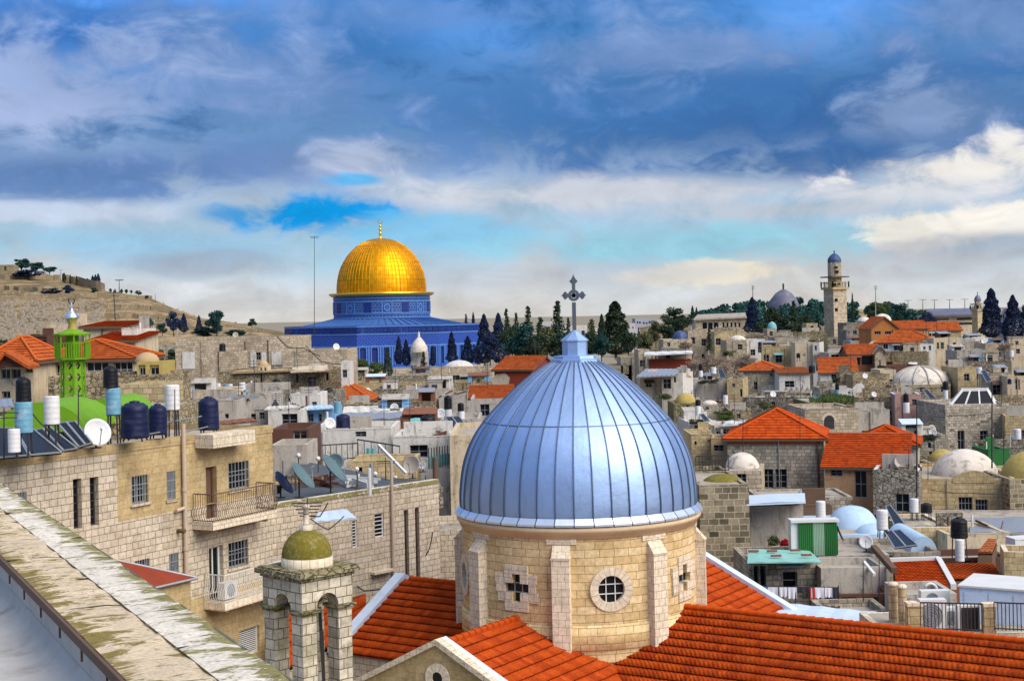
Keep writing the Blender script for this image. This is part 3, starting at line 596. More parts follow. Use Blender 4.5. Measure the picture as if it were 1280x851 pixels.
    if roof == 'hip': tile_roof(root, A-u*oh-w*oh, u, w, W_+2*oh, dep+2*oh, zt, zt+rh, min(W_, dep)/2 if inset is None else inset, roofmat, row, col)
    elif roof == 'gable': 
        pl, c, (r0, r1) = hip_pts(Vector((*(A-u*oh-w*oh), 0)), Vector((*u, 0)), Vector((*w, 0)), W_+2*oh, dep+2*oh, zt, zt+rh, 0)
        if W_ < dep:
            O = A-u*oh-w*oh; c = [Vector((*(O), zt)), Vector((*(O+u*(W_+2*oh)), zt)), Vector((*(O+u*(W_+2*oh)+w*(dep+2*oh)), zt)), Vector((*(O+w*(dep+2*oh)), zt))]
            r0 = Vector((*(O+w*(dep/2+oh)), zt+rh)); r1 = Vector((*(O+u*(W_+2*oh)+w*(dep/2+oh)), zt+rh))
        m2 = MB(); tiles(m2, [c[0], c[1], r1, r0], row, col); tiles(m2, [c[2], c[3], r0, r1], row, col); m2.tube([r0+Vector((0, 0, .05)), r1+Vector((0, 0, .05))], .1, 0, 6)
        for p_, q_ in ((c[0], c[1]), (c[1], r1), (c[0], r0)): m2.bar(p_-Vector((0, 0, .08)), q_-Vector((0, 0, .08)), .05, 1, .08)
        m2.build('roof', [roofmat, 'iron_brown'], root)
    elif roof == 'gable_front':
        O = A-u*oh-w*oh; c = [Vector((*(O), zt)), Vector((*(O+u*(W_+2*oh)), zt)), Vector((*(O+u*(W_+2*oh)+w*(dep+2*oh)), zt)), Vector((*(O+w*(dep+2*oh)), zt))]
        r0 = Vector((*(O+u*(W_/2+oh)), zt+rh+.12)); r1 = Vector((*(O+u*(W_/2+oh)+w*(dep+2*oh)), zt+rh+.12))
        m2 = MB(); tiles(m2, [c[1], c[2], r1, r0], row, col); tiles(m2, [c[3], c[0], r0, r1], row, col); m2.tube([r0, r1], .1, 0, 6)
        for p_, q_ in ((c[0], r0), (c[1], r0)): m2.bar(p_, q_, .06, 1, .1)
        m2.build('roof', [roofmat, 'iron_brown'], root)
    elif roof == 'shed':          # one slope rising to the back
        O = A-u*oh-w*oh; c = [Vector((*(O), zt)), Vector((*(O+u*(W_+2*oh)), zt)), Vector((*(O+u*(W_+2*oh)+w*(dep+2*oh)), zt+rh)), Vector((*(O+w*(dep+2*oh)), zt+rh))]
        m2 = MB(); tiles(m2, c, row, col); m2.bar(c[0]-Vector((0, 0, .08)), c[1]-Vector((0, 0, .08)), .05, 1, .08)
        mb2 = MB(); mb2.face([q(W_, 0, zt), q(W_, dep, zt), q(W_, dep, zt+rh)]); mb2.face([q(0, dep, zt), q(0, 0, zt), q(0, dep, zt+rh)]); mb2.face([q(0, dep, zt), q(W_, dep, zt), q(W_, dep, zt+rh), q(0, dep, zt+rh)]); mb2.build('gable_wall', mat, root)
        m2.build('roof', [roofmat, 'iron_brown'], root)
    return root, fc, zt
def add_dome(root, px, yb, wpx, hpx, Y, mat, n=24, base=.0, name='dome', k=1.0, finial=False, prof=None):
    c = P(px, yb, Y); r = ln(wpx/2, Y); h = ln(hpx, Y); mb = MB()
    pr = prof or dome_profile(r, h, 10, k)
    if base: pr = [(r*1.04, -base), (r*1.04, 0)]+pr
    mb.lathe(c, pr, n)
    o = mb.build(name, mat, root)
    if finial: fm = MB(); fm.tube([c+Vector((0, 0, h-.05)), c+Vector((0, 0, h+r*.35))], r*.05, 0, 6); fm.lathe(c+Vector((0, 0, h+r*.2)), [(.001, -r*.07), (r*.07, 0), (.001, r*.07)], 8); fm.build('finial', 'iron_dark', o)
    return o

# ------------------------------------------------------------------ rooftop equipment builders
def tank(label, px, yt, yb, wpx, Y, mat='tank_black', legs=None, name='water_tank', cat='water tank', group='black and dark blue water tanks on the roofs', tap=.94, neck=True):
    c = P(px, yb, Y); r = ln(wpx/2, Y); h = ln(yb-yt, Y); lg = ln((legs-yb), Y) if legs else 0
    root = thing(name, label, cat, c-Vector((0, 0, lg)), group)
    mb = MB(); pr = [(.001, 0), (r, 0)]; n = 5; hb = h*(.84 if neck else .97)
    for i in range(n):
        z = hb*i/n; z2 = hb*(i+1)/n; k = 1-(1-tap)*(i/n)
        pr += [(r*k, z+.02*h), (r*k*1.025, z+.05*h), (r*k, z+.08*h), (r*k, z2-.01*h)]
    pr += [(r*tap*.98, hb), (r*.62, h*.93), (r*.3, h*.95), (.001, h*.955)] if neck else [(r*tap, hb), (r*.9, h), (.001, h*1.01)]
    mb.lathe(c, pr, 20); mb.build('body', mat, root)
    if neck: m2 = MB(); m2.lathe(c+Vector((0, 0, h*.93)), [(r*.36, 0), (r*.38, h*.05), (.001, h*.075)], 14); m2.build('lid', mat, root)
    if lg:
        m3 = MB()
        for i in range(4):
            a = math.pi/4+i*math.pi/2; p = c+Vector((math.cos(a)*r*.85, math.sin(a)*r*.85, 0)); m3.bar(p, p-Vector((-math.cos(a)*r*.12, -math.sin(a)*r*.12, lg)), .025)
        m3.lathe(c-Vector((0, 0, .03)), [(.001, 0), (r*.98, 0), (r*.98, .03)], 12); m3.build('stand', 'iron_dark', root)
    return root
def boiler(label, px, yt, yb, wpx, Y, mat='tank_white', legs=None, group='white solar boilers on the roofs'):
    return tank(label, px, yt, yb, wpx, Y, mat, legs, 'solar_boiler', 'water boiler', group, 1.0, False)
def solar(label, quad, Y0, Y1, n=2, group='solar water heating panels'):
    """Sloping collectors: quad = four photo corners (top left, top right, bottom right, bottom left); top edge at Y1, foot at Y0."""
    tl, tr = P(*quad[0], Y1), P(*quad[1], Y1); br_, bl = P(*quad[2], Y0), P(*quad[3], Y0)
    root = thing('solar_collector', label, 'solar panel', (bl+br_)/2, group)
    fr = MB()
    for i in range(n):
        a, b = i/n+.03/n, (i+1)/n-.03/n; m = MB(); q = [bl.lerp(br_, a), bl.lerp(br_, b), tl.lerp(tr, b), tl.lerp(tr, a)]
        nn = (q[1]-q[0]).cross(q[3]-q[0]).normalized()
        if nn.z < 0: nn = -nn
        m.face([p+nn*.05 for p in q]); m.face([p-nn*.02 for p in q][::-1])
        for j in range(4): m.face([q[j]-nn*.02, q[(j+1) % 4]-nn*.02, q[(j+1) % 4]+nn*.05, q[j]+nn*.05])
        m.build('panel', 'panel_black', root)
        for j in range(4): fr.bar(q[j]+nn*.06, q[(j+1) % 4]+nn*.06, .028)
    for p in (tl, tr): fr.bar(p, Vector((p.x, p.y, min(bl.z, br_.z))), .025)
    fr.build('frame', 'galvanised', root)
    return root
def dish(label, px, py, rpx, Y, face=(0, -1, .35), mat='dish_white', foot=None, group='satellite dishes on the roofs'):
    c = P(px, py, Y); r = ln(rpx, Y); q = Vector(face).normalized().to_track_quat('Z', 'Y').to_matrix()
    zf = P(px, foot, Y).z if foot else c.z-r*1.15
    root = thing('satellite_dish', label, 'satellite dish', (c.x, c.y, zf), group)
    mb = MB(); pr = [(.001, 0)]+[(r*i/6, r*.28*(i/6)**2) for i in range(1, 7)]; back = [(x, z-.02) for x, z in pr]
    mb.lathe(c, pr+back[::-1], 28, axis=q); mb.build('reflector', mat, root)
    m2 = MB(); n = q @ Vector((0, 0, 1)); low = q @ Vector((0, -1, 0)) if (q @ Vector((0, -1, 0))).z < (q @ Vector((0, 1, 0))).z else q @ Vector((0, 1, 0))
    tip = c+n*r*.95; m2.tube([c+low*r*.95+n*r*.25, tip], .018, 0, 6); m2.tube([tip-n*.02, tip+n*.12], .05, 0, 8); m2.build('feed_arm', 'galvanised', root)
    m3 = MB(); b = c-n*.06; m3.tube([b, Vector((b.x, b.y, zf))], .035, 0, 8); m3.lathe((b.x, b.y, zf), [(.001, .03), (.2, .03), (.2, 0)], 10); m3.build('pole', 'iron_dark', root)
    return root
def antenna(label, px, yt, yb, Y, bars=4, group='roof aerials', r=.03, mat='iron_dark', bl=.9):
    t, b = P(px, yt, Y), P(px, yb, Y); root = thing('roof_aerial', label, 'aerial', b, group)
    m = MB(); m.tube([b, t], r, 0, 6, taper=r*.6); m.build('mast', mat, root)
    if bars:
        m = MB(); h = t.z-b.z
        for i in range(bars): z = t.z-.15-i*min(.3, h*.1); l = bl*(1-.12*i)/2; m.bar((t.x-l, t.y, z), (t.x+l, t.y, z), r*.5)
        m.build('crossbars', mat, root)
    return root
def cable(label, pts, Y, r=.02, mat='iron_dark', name='cable'):
    ps = [P(x, y, Y if not isinstance(Y, (list, tuple)) else Y[i]) for i, (x, y) in enumerate(pts)]; out = []
    for i in range(len(ps)-1):
        for k in range(6): out.append(ps[i].lerp(ps[i+1], k/6)-Vector((0, 0, .12*math.sin(math.pi*k/6)*(ps[i]-ps[i+1]).length/4)))
    m = MB(); m.tube(out+[ps[-1]], r, 0, 6); return tag(m.build(name, mat, None, ps[0]), label, 'cable')
def sheet(label, pts, th=.05, mat='zinc_light', corr=.25, name='metal_sheet_roof', cat='roof sheet', posts=None, group=None, bmat='iron_dark'):
    """Corrugated roof sheet through four 3D corners (a, b, c, d), on posts down to z = posts."""
    a, b, c, d = [Vector(p) for p in pts]; n = (b-a).cross(d-a).normalized()
    if n.z < 0: n = -n
    root = thing(name, label, cat, Vector((a.x, a.y, posts if posts is not None else a.z)), group)
    k = max(2, int((b-a).length/corr)*2); top = [[p.lerp(q, i/k)+n*(th*.5 if i % 2 else 0) for i in range(k+1)] for p, q in ((a, b), (d, c))]
    m = MB(); m.grid(top, 0, False); m.face([p-n*th for p in (d, c, b, a)])
    for p, q in ((a, b), (b, c), (c, d), (d, a)): m.face([p-n*th, q-n*th, q+n*.003, p+n*.003])
    m.build('sheet', mat, root)
    if posts is not None:
        m = MB()
        for p in (a, b, c, d): m.bar(p-n*th, Vector((p.x, p.y, posts)), .04)
        m.build('posts', bmat, root)
    return root
def railing(root, pts, h, mat='iron_dark', gap=.12, r=.012, curve=0, name='railing'):
    m = MB(); up = Vector((0, 0, 1))
    for p, q in zip(pts[:-1], pts[1:]):
        p, q = Vector(p), Vector(q); m.bar(p+up*h, q+up*h, r*1.8); m.bar(p+up*.06, q+up*.06, r*1.5)
        n = max(1, int((q-p).length/gap)); out = Vector(((q-p).y, -(q-p).x, 0)).normalized()
        for i in range(n+1):
            b = p.lerp(q, i/n)
            if curve: m.tube([b+up*(h*t)+out*(curve*math.sin(math.pi*min(1, max(0, (t-.05)/.5)))) for t in (.0, .12, .25, .4, .55, 1)], r, 0, 4)
            else: m.bar(b, b+up*h, r)
    return m.build(name, mat, root)

# ------------------------------------------------------------------ trees
TREE = {}
def crown_mesh(kind, seed):
    rr = random.Random(seed*31+len(kind)*7); m = MB()
    def leaf(p, s, flat=.5, vs=1):
        a = Vector((rr.gauss(0, 1), rr.gauss(0, 1), rr.gauss(0, flat))).normalized(); b = a.orthogonal().normalized()
        q = Matrix.Rotation(rr.uniform(0, 6.28), 3, a) @ b; c = a.cross(q); q.z *= vs; c.z *= vs
        m.face([p+q*s, p+c*s*.7, p-q*s*.8, p-c*s*.6], 0)
    L = []
    if kind == 'cypress':
        for i in range(4200):
            t = rr.random()**.85; rad = .5*(min(1, t*7+.25))*(1-t)**.62*(.86+.14*math.sin(t*23+seed+2*math.sin(t*9))+.12*rr.random()); a = rr.uniform(0, 6.28); k = rr.uniform(.55, 1)**.5
            leaf(Vector((math.cos(a)*rad*k, math.sin(a)*rad*k, .04+.96*t)), rr.uniform(.03, .06), 1.2, .55)
    elif kind == 'conifer':
        for i in range(13):
            t = .12+i/14; n = 6 if t < .7 else 4
            for j in range(n):
                a = rr.uniform(0, 6.28); l = .5*(1-t)**.75*rr.uniform(.55, 1.1)+.03
                for k in range(34):
                    x = rr.random()**.7*l; leaf(Vector((math.cos(a)*x+rr.gauss(0, .03), math.sin(a)*x+rr.gauss(0, .03), t+rr.gauss(0, .018)-x*.12)), rr.uniform(.028, .055), .6, .5)
    elif kind in ('round', 'pine', 'bush'):
        n = {'round': 17, 'pine': 15, 'bush': 12}[kind]
        for i in range(n):
            a = rr.uniform(0, 6.28); q = rr.random()**.6
            if kind == 'pine': z = rr.uniform(.55, .93); q *= .8+.2*(1-z); s = rr.uniform(.1, .17); sz = .55
            elif kind == 'round': z = rr.uniform(.33, .87); q *= math.sin(max(.2, min(1, (z-.2)/.7))*math.pi)**.5; s = rr.uniform(.11, .19); sz = .85
            else: z = rr.uniform(.2, .7); s = rr.uniform(.15, .24); sz = .8
            L.append((Vector((math.cos(a)*q*.36, math.sin(a)*q*.36, z)), s, sz))
        for c, s, sz in L:
            for i in range(230):
                d = Vector((rr.gauss(0, 1), rr.gauss(0, 1), rr.gauss(0, 1))).normalized()*s*rr.uniform(.5, 1.08); d.z *= sz
                leaf(c+d, rr.uniform(.02, .043), .9)
    elif kind == 'bare':
        def br(p, d, l, r, n):
            q = p+d*l; m.tube([p, p.lerp(q, .5)+Vector((rr.gauss(0, .01), rr.gauss(0, .01), 0)), q], r, 0, 4, True, r*.6)
            if n:
                for k in range(4 if n > 1 else 5): br(p.lerp(q, rr.uniform(.55, 1)), (d+Vector((rr.gauss(0, .75), rr.gauss(0, .75), rr.gauss(.1, .45)))).normalized(), l*rr.uniform(.55, .8), r*.66, n-1)
        for k in range(5): br(Vector((0, 0, .15)), Vector((rr.gauss(0, .55), rr.gauss(0, .55), 1)).normalized(), .26, .02, 4)
    return m
def trunk_mesh(kind, seed):
    rr = random.Random(seed+99); m = MB(); top = {'cypress': .9, 'conifer': .97, 'round': .6, 'pine': .75, 'bush': .4, 'bare': .3}[kind]
    m.tube([(0, 0, -.03), (rr.gauss(0, .01), 0, top*.5), (0, 0, top)], .03, 0, 7, True, .008)
    if kind in ('round', 'pine', 'bush'):
        for i in range(5):
            a = i*1.26+rr.random(); m.tube([(0, 0, top*.55), (math.cos(a)*.12, math.sin(a)*.12, top*.8), (math.cos(a)*.27, math.sin(a)*.27, top*.98)], .016, 0, 5, True, .005)
    return m
def tree(label, px, yt, yb, wpx, Y, kind='round', leaf='leaf_dark', seed=0, group=None, name=None):
    key = (kind, seed % 4, leaf)
    b = P(px, yb, Y); h = ln(yb-yt, Y); w = ln(wpx, Y)*1.08
    root = thing(name or {'cypress': 'cypress_tree', 'conifer': 'conifer_tree', 'pine': 'pine_tree', 'round': 'leafy_tree', 'bush': 'bush', 'bare': 'bare_tree'}[kind], label, 'tree' if kind != 'bush' else 'bush', b, group)
    root.scale = (w, w, h); root.rotation_euler.z = seed*1.3
    if key not in TREE:
        ORG['_o'] = Vector((0, 0, 0))
        c = crown_mesh(kind, seed % 4).build('crown', leaf if kind != 'bare' else 'bare_twig', None, (0, 0, 0)); t = trunk_mesh(kind, seed % 4).build('trunk', 'bark', None, (0, 0, 0)); TREE[key] = (c, t)
        c.parent = root; t.parent = root
    else:
        for s in TREE[key]: n = s.copy(); COL.objects.link(n); n.parent = root
    return root
# ================================================================== ground, hills
def ground_z(x, y):
    t = max(0, min(1, (y-130)/220)); s = t*t*(3-2*t)
    return 5.0*s+max(0, (y-430))*.006
m = MB(); ys = [-60, -20, 0, 20, 40, 60, 90, 120, 150, 180, 210, 240, 270, 300, 330, 360, 400, 450, 520, 620, 800, 1200, 2200, 5000, 12000]; xs = [-9000, -3000, -1200, -600, -300, -150, -80, -40, 0, 40, 80, 150, 300, 600, 1200, 3000, 9000]
m.grid([[(x, y, ground_z(x, min(y, 900))-.6) for x in xs] for y in ys]); m.build('ground', 'city_ground', None, (0, 0, 0), 'structure')
def hill(name, sky, Yr, Yf, mat, yfoot=None, seed=1, back=250, bow=.62):
    """Hillside under a skyline of photo points at distance Yr, running down to Yf."""
    rr = random.Random(seed); pts = []
    for i in range(len(sky)-1):
        n = max(1, int((sky[i+1][0]-sky[i][0])/7))
        for k in range(n): t = k/n; pts.append((sky[i][0]+(sky[i+1][0]-sky[i][0])*t, sky[i][1]+(sky[i+1][1]-sky[i][1])*t+rr.uniform(-.5, .5)))
    pts.append(sky[-1]); rows = []; NR = 44
    for j in range(NR+1):
        t = j/NR; row = []
        for px, py in pts:
            top = P(px, py, Yr); y = Yf+(Yr-Yf)*t; z0 = ground_z(top.x, Yf)-2; zz = z0+(top.z-z0)*(t**bow)
            st = math.floor(zz/2.6+math.sin(px*.021)*1.2+.35*math.sin(px*.083))*.0; row.append((top.x*y/Yr, y, zz+rr.uniform(-.22, .22)*(t < .99)))
        rows.append(row)
    rows.append([(P(px, py, Yr).x*1.3, Yr+back, P(px, py, Yr).z*.6-5) for px, py in pts])
    m = MB(); m.grid(rows); return m.build(name, mat, None, (0, 0, 0), 'structure')
MOUNT = [(-1100, 372), (-800, 350), (-500, 322), (-300, 312), (-160, 322), (-60, 335), (0, 343), (60, 346), (90, 352), (130, 358), (132, 364), (150, 366), (186, 371), (200, 378), (225, 388), (250, 397), (290, 403), (330, 411), (372, 418), (430, 428)]
hill('hillside', MOUNT, 850, 470, 'hill_earth')
def on_hill(px, py):          # point of the hillside under a photo pixel (marching along the ray)
    kx, kz = ray(px, py); Y = 474
    top = None
    for i in range(380):
        Y += 1
        x = kx*Y; z = ZC-kz*Y; t = (Y-470)/380
        pyx = x/Y*F+640
        for (a, b), (c, d) in zip(MOUNT[:-1], MOUNT[1:]):
            if a <= pyx <= c: top = P(pyx, b+(d-b)*(pyx-a)/(c-a), 850).z; break
        if top is None: return None
        z0 = ground_z(x, 470)-2
        if z <= z0+(top-z0)*t**.62: return Vector((x, Y, z))
    return None
hill('wooded_hill', [(770, 420), (800, 410), (850, 398), (900, 391), (960, 387), (1040, 385), (1100, 387), (1160, 392), (1210, 397), (1300, 400), (1420, 403)], 700, 440, 'hill_earth', seed=4)
# stuff: the tomb field on the slope
m = MB(); rr = random.Random(5)
for i in range(4200):
    px, py = rr.uniform(-20, 330), rr.uniform(366, 446)
    if px > 130 and rr.random() < .8 or (py < 376 and rr.random() < .8): continue
    p = on_hill(px, py)
    if p: m.box(p+Vector((0, 0, .25)), (rr.uniform(.5, 1.3), rr.uniform(1.0, 1.8), rr.uniform(.5, 1.2)), rr.uniform(-.2, .2), 0, 'xXyZ')
o = m.build('tombs', 'tomb_stone', None, (0, 0, 0), 'stuff'); tag(o, 'field of pale stone tombs covering the far hillside', 'tombs')
# terrace walls
for i, (a, b, h, lab) in enumerate([((0, 349), (75, 350), 4, 'uppermost stone retaining wall below the pines on the hill crest'), ((78, 353), (131, 365), 6, 'tall ochre retaining wall with a square end below the hilltop cypresses'), ((0, 361), (60, 366), 3, 'low dark stone terrace wall crossing the left of the hillside'), ((55, 367), (110, 369), 2.6, 'terrace wall beside the dark shrub patch on the hillside'),
     ((105, 372), (190, 375), 3.5, 'long pale terrace wall running to the bare end of the hill'), ((0, 376), (100, 372), 3, 'sloping terrace wall along the top edge of the tomb field'), ((125, 384), (215, 390), 3, 'lower terrace wall on the grassy end of the hill'), ((150, 397), (230, 402), 3, 'broken terrace wall low on the hill above the dark trees')]):
    m = MB(); ps = [on_hill(a[0]+(b[0]-a[0])*k/10, a[1]+(b[1]-a[1])*k/10+rr.uniform(-.5, .5)) for k in range(11)]; ps = [p for p in ps if p]
    for p, q in zip(ps[:-1], ps[1:]): m.obox((p+q)/2+Vector((0, 0, h/2-1)), (q-p)*.5, Vector((0, .5, 0)), Vector((0, 0, h/2+rr.uniform(-.3, .3))), 0, 'xXyYZ')
    tag(m.build('terrace_wall', 'rubble_tan', None, ps[0]), lab, 'wall', 'terrace walls on the hill')

# ================================================================== the viewer's roof: parapet and terrace
d2 = Vector((-.455, .8905)).normalized(); o2 = Vector((d2.y, -d2.x))            # along, outwards (right)
Pn = Vector((-1.976, 7.266)); zt_ = ZC-1.8; zf_ = ZC-2.17
def Q(t, o, z): q = Pn+d2*t+o2*o; return Vector((q.x, q.y, z))
root = thing('roof_parapet', 'lichen stained stone parapet with lime washed outer edge in the left foreground', 'parapet', Q(0, .36, zf_))
L0, L1, WD = -6.0, 13.0, .73
for nm, a, b, mt, tilt in (('inner_coping', 0, .40, 'coping_tan', .0), ('outer_coping', .404, WD, 'coping_lime', 0.0)):
    m = MB(); cuts = [L0]
    while cuts[-1] < L1: cuts.append(cuts[-1]+rr.uniform(1.0, 1.25))
    for t0, t1 in zip(cuts[:-1], cuts[1:]):
        n = 6; dz = rr.uniform(-.003, .003)
        rows = [[Q(t0+.004+(t1-t0-.008)*i/n, a+(b-a)*j/4, zt_+dz+rr.uniform(-.003, .003)-(.012 if j in (0, 4) and rr.random() < .5 else 0)) for j in range(5)] for i in range(n+1)]
        m.grid(rows, 0, False, False, lambda r, c, t0=t0, t1=t1: (a+(b-a)*c/4, t0+(t1-t0)*r/n))
        for s_, oo in ((-1, a), (1, b)): pts = [Q(t0, oo, zt_), Q(t1, oo, zt_), Q(t1, oo, zt_-.07), Q(t0, oo, zt_-.07)]; m.face(pts[::-1] if s_ < 0 else pts)
    m.build(nm, mt, root)
m = MB()
for t0, o0, t1, o1 in ((L0, .03, L1, .03), (L1, .03, L1, WD-.04), (L1, WD-.04, L0, WD-.04)):
    m.face([Q(t0, o0, zf_-.2), Q(t1, o1, zf_-.2), Q(t1, o1, zt_-.012), Q(t0, o0, zt_-.012)])
m.build('plaster_wall', 'terrace_screed', root)
m = MB(); m.obox(Q((L0+L1)/2, -.012, zt_-.035), Vector((*d2, 0))*(L1-L0)/2, Vector((*o2, 0))*.012, Vector((0, 0, .028)), 0)
for i in range(14): m.obox(Q(-1+i*.72, -.016, zt_-.09), Vector((*d2, 0))*.006, Vector((*o2, 0))*.006, Vector((0, 0, .045)), 0)
m.build('drip_strip', 'iron_brown', root)
m = MB(); fill = [(-9, 0), (-.16, 0), (-.07, .02), (0.0, .07), (.028, .14)]
m.grid([[Q(t, o, zf_+z) for o, z in fill] for t in [L0+i*.6 for i in range(32)]], 0, True, False, lambda r, c: (r*.6, c*.4)); m.build('terrace', 'terrace_screed', None, (0, 0, 0), 'structure')
m = MB(); m.face([Q(L0, WD-.05, zf_-18), Q(L1, WD-.05, zf_-18), Q(L1, WD-.05, zf_-.2), Q(L0, WD-.05, zf_-.2)]); m.face([Q(L1, WD-.05, zf_-18), Q(L1, -9, zf_-18), Q(L1, -9, zf_-.01), Q(L1, WD-.05, zf_-.01)])
o = m.build('building_wall', 'ashlar_pale', None, Q(0, WD, zf_-18)); tag(o, 'stone outer wall of the viewpoint building below its parapet', 'wall')

# ================================================================== the domed church
C2 = P(725, 746, 56); zr = C2.z; A33 = R(33); uu = Vector((math.cos(A33), -math.sin(A33), 0)); vv = Vector((-math.sin(A33), -math.cos(A33), 0)); CC = Vector((C2.x, C2.y, 0)); SL = .5; HW = 4.35; ze = zr-SL*HW
def K(a, w, z): return CC+uu*a+vv*w+Vector((0, 0, z))
church = thing('domed_church', 'stone church with a big silver ribbed metal dome and red tiled cross shaped roof', 'church', (CC.x, CC.y, 0))
LR, LF, LL, LB = 22, 9.15, 8.6, 10.6
slopes = [[K(HW, HW, ze), K(LR, HW, ze), K(LR, 0, zr), K(0, 0, zr)], [K(LR, -HW, ze), K(HW, -HW, ze), K(0, 0, zr), K(LR, 0, zr)],
          [K(HW, LF, ze), K(HW, HW, ze), K(0, 0, zr), K(0, LF, zr)], [K(-HW, HW, ze), K(-HW, LF, ze), K(0, LF, zr), K(0, 0, zr)],
          [K(-LL, HW, ze), K(-HW, HW, ze), K(0, 0, zr), K(-LL, 0, zr)], [K(-HW, -HW, ze), K(-LL, -HW, ze), K(-LL, 0, zr), K(0, 0, zr)],
          [K(HW, -HW, ze), K(HW, -LB, ze), K(0, -LB, zr), K(0, 0, zr)], [K(-HW, -LB, ze), K(-HW, -HW, ze), K(0, 0, zr), K(0, -LB, zr)]]
m = MB()
for i, s in enumerate(slopes): tiles(m, s, .45, .175 if i not in (1, 5, 7) else None, .062, .026)
rf = m.build('tiled_roof', 'tile_red', church)
for a, b in ((K(4, 0, zr), K(LR, 0, zr)), (K(0, 4, zr), K(0, LF-.4, zr)), (K(-4, 0, zr), K(-LL+.4, 0, zr)), (K(0, -4, zr), K(0, -LB+.4, zr))):
    n = int((b-a).length/.34); m = MB()
    for i in range(n): p, q = a.lerp(b, i/n), a.lerp(b, (i+1.12)/n); m.tube([p+Vector((0, 0, .03)), q+Vector((0, 0, .055))], .12, 0, 8, True, .135)
    m.build('ridge', 'tile_red', rf)
m = MB()
for a, b in ((K(-HW, LF, 0), K(HW, LF, 0)), (K(HW, LF, 0), K(HW, HW, 0)), (K(HW, HW, 0), K(LR, HW, 0)), (K(-HW, HW, 0), K(-HW, LF, 0)), (K(-LL, HW, 0), K(-HW, HW, 0)), (K(-LL, -HW, 0), K(-LL, HW, 0)), (K(HW, -HW, 0), K(HW, -LB, 0)), (K(LR, -HW, 0), K(HW, -HW, 0)), (K(HW, -LB, 0), K(-HW, -LB, 0)), (K(-HW, -LB, 0), K(-HW, -HW, 0)), (K(-HW, -HW, 0), K(-LL, -HW, 0))):
    e = (b-a).normalized(); n = Vector((e.y, -e.x, 0))*-.12
    m.face([a+n, b+n, b+n+Vector((0, 0, ze-.08)), a+n+Vector((0, 0, ze-.08))])
m.build('wall', 'ashlar_pale', church)
# gables: stone face, coping, zinc flashing
def gable(fa, along, inw, L, name, stonecop):
    """fa(s, o, z): s across the gable, o outwards beyond the roof end."""
    g = MB(); pts = [(-HW, ze-.05), (HW, ze-.05), (0, zr+.12)]
    g.face([fa(s, .3, z) for s, z in ((-HW, 0), (HW, 0), (HW, ze+.05), (0, zr+.12), (-HW, ze+.05))]); go = g.build('gable_wall', 'ashlar_tan', church)
    for sg, mt in stonecop:
        c = MB(); a, b = fa(0, 0, zr), fa(sg*(HW+.15), 0, ze-.075); ou = (fa(0, 1, 0)-fa(0, 0, 0)); e = (b-a); nn = Vector((0, 0, 1))
        if mt == 'blue_white':
            c.obox((a+b)/2+ou*.17+nn*.14, e/2, ou*.24, nn*.1); c.build('zinc_flashing', mt, church)
        else:
            k = 7
            for i in range(k): p, q = a.lerp(b, (i+.02)/k), a.lerp(b, (i+.98)/k); c.obox((p+q)/2+ou*.22+nn*.17, (q-p)/2, ou*.2, nn*.1)
            c.build('coping', mt, church)
    return go
gable(lambda s, o, z: K(s, LF+o, z), uu, vv, LF, 'front', [(-1, 'quoin_pale'), (1, 'quoin_pale')])
c = MB(); a, b = K(0, LF-.05, zr+.1), K(HW+.1, LF-.05, ze+.08); c.obox((a+b)/2+Vector((0, 0, .1)), (b-a)/2, vv*.17, Vector((0, 0, .06))); c.build('zinc_flashing', 'blue_white', church)
gable(lambda s, o, z: K(-LL-o, s, z), vv, uu, LL, 'left', [(1, 'blue_white'), (-1, 'blue_white')])
gable(lambda s, o, z: K(s, -LB-o, z), uu, vv, LB, 'rear', [(1, 'blue_white'), (-1, 'blue_white')])
def ring(mb, c, ax, ay, n, r0, r1, dep, k=32, m=0, seg=0):
    """Flat stone ring standing dep proud along n, with its reveal going in."""
    for i in range(k):
        a0, a1 = 2*math.pi*i/k, 2*math.pi*(i+1)/k
        g = lambda r, a, o: c+ax*r*math.cos(a)+ay*r*math.sin(a)+n*o
        mb.face([g(r0, a0, dep), g(r1, a0, dep), g(r1, a1, dep), g(r0, a1, dep)], m, uv=[(a0*r1, 0), (a0*r1, .26), (a1*r1, .26), (a1*r1, 0)])
        mb.face([g(r1, a0, dep), g(r1, a0, -.15), g(r1, a1, -.15), g(r1, a1, dep)], m); mb.face([g(r0, a0, -.25), g(r0, a0, dep), g(r0, a1, dep), g(r0, a1, -.25)], m)
oc = K(0, LF+.3, zr-1.05)
m = MB(); ring(m, oc, uu, Vector((0, 0, 1)), vv, .21, .5, .04); w = m.build('oculus', 'quoin_pale', church)
m = MB(); m.face([oc+vv*.012+(uu*math.cos(a)+Vector((0, 0, math.sin(a))))*.22 for a in [i*math.pi/12 for i in range(24)]]); m.build('pane', 'glass_dark', w)
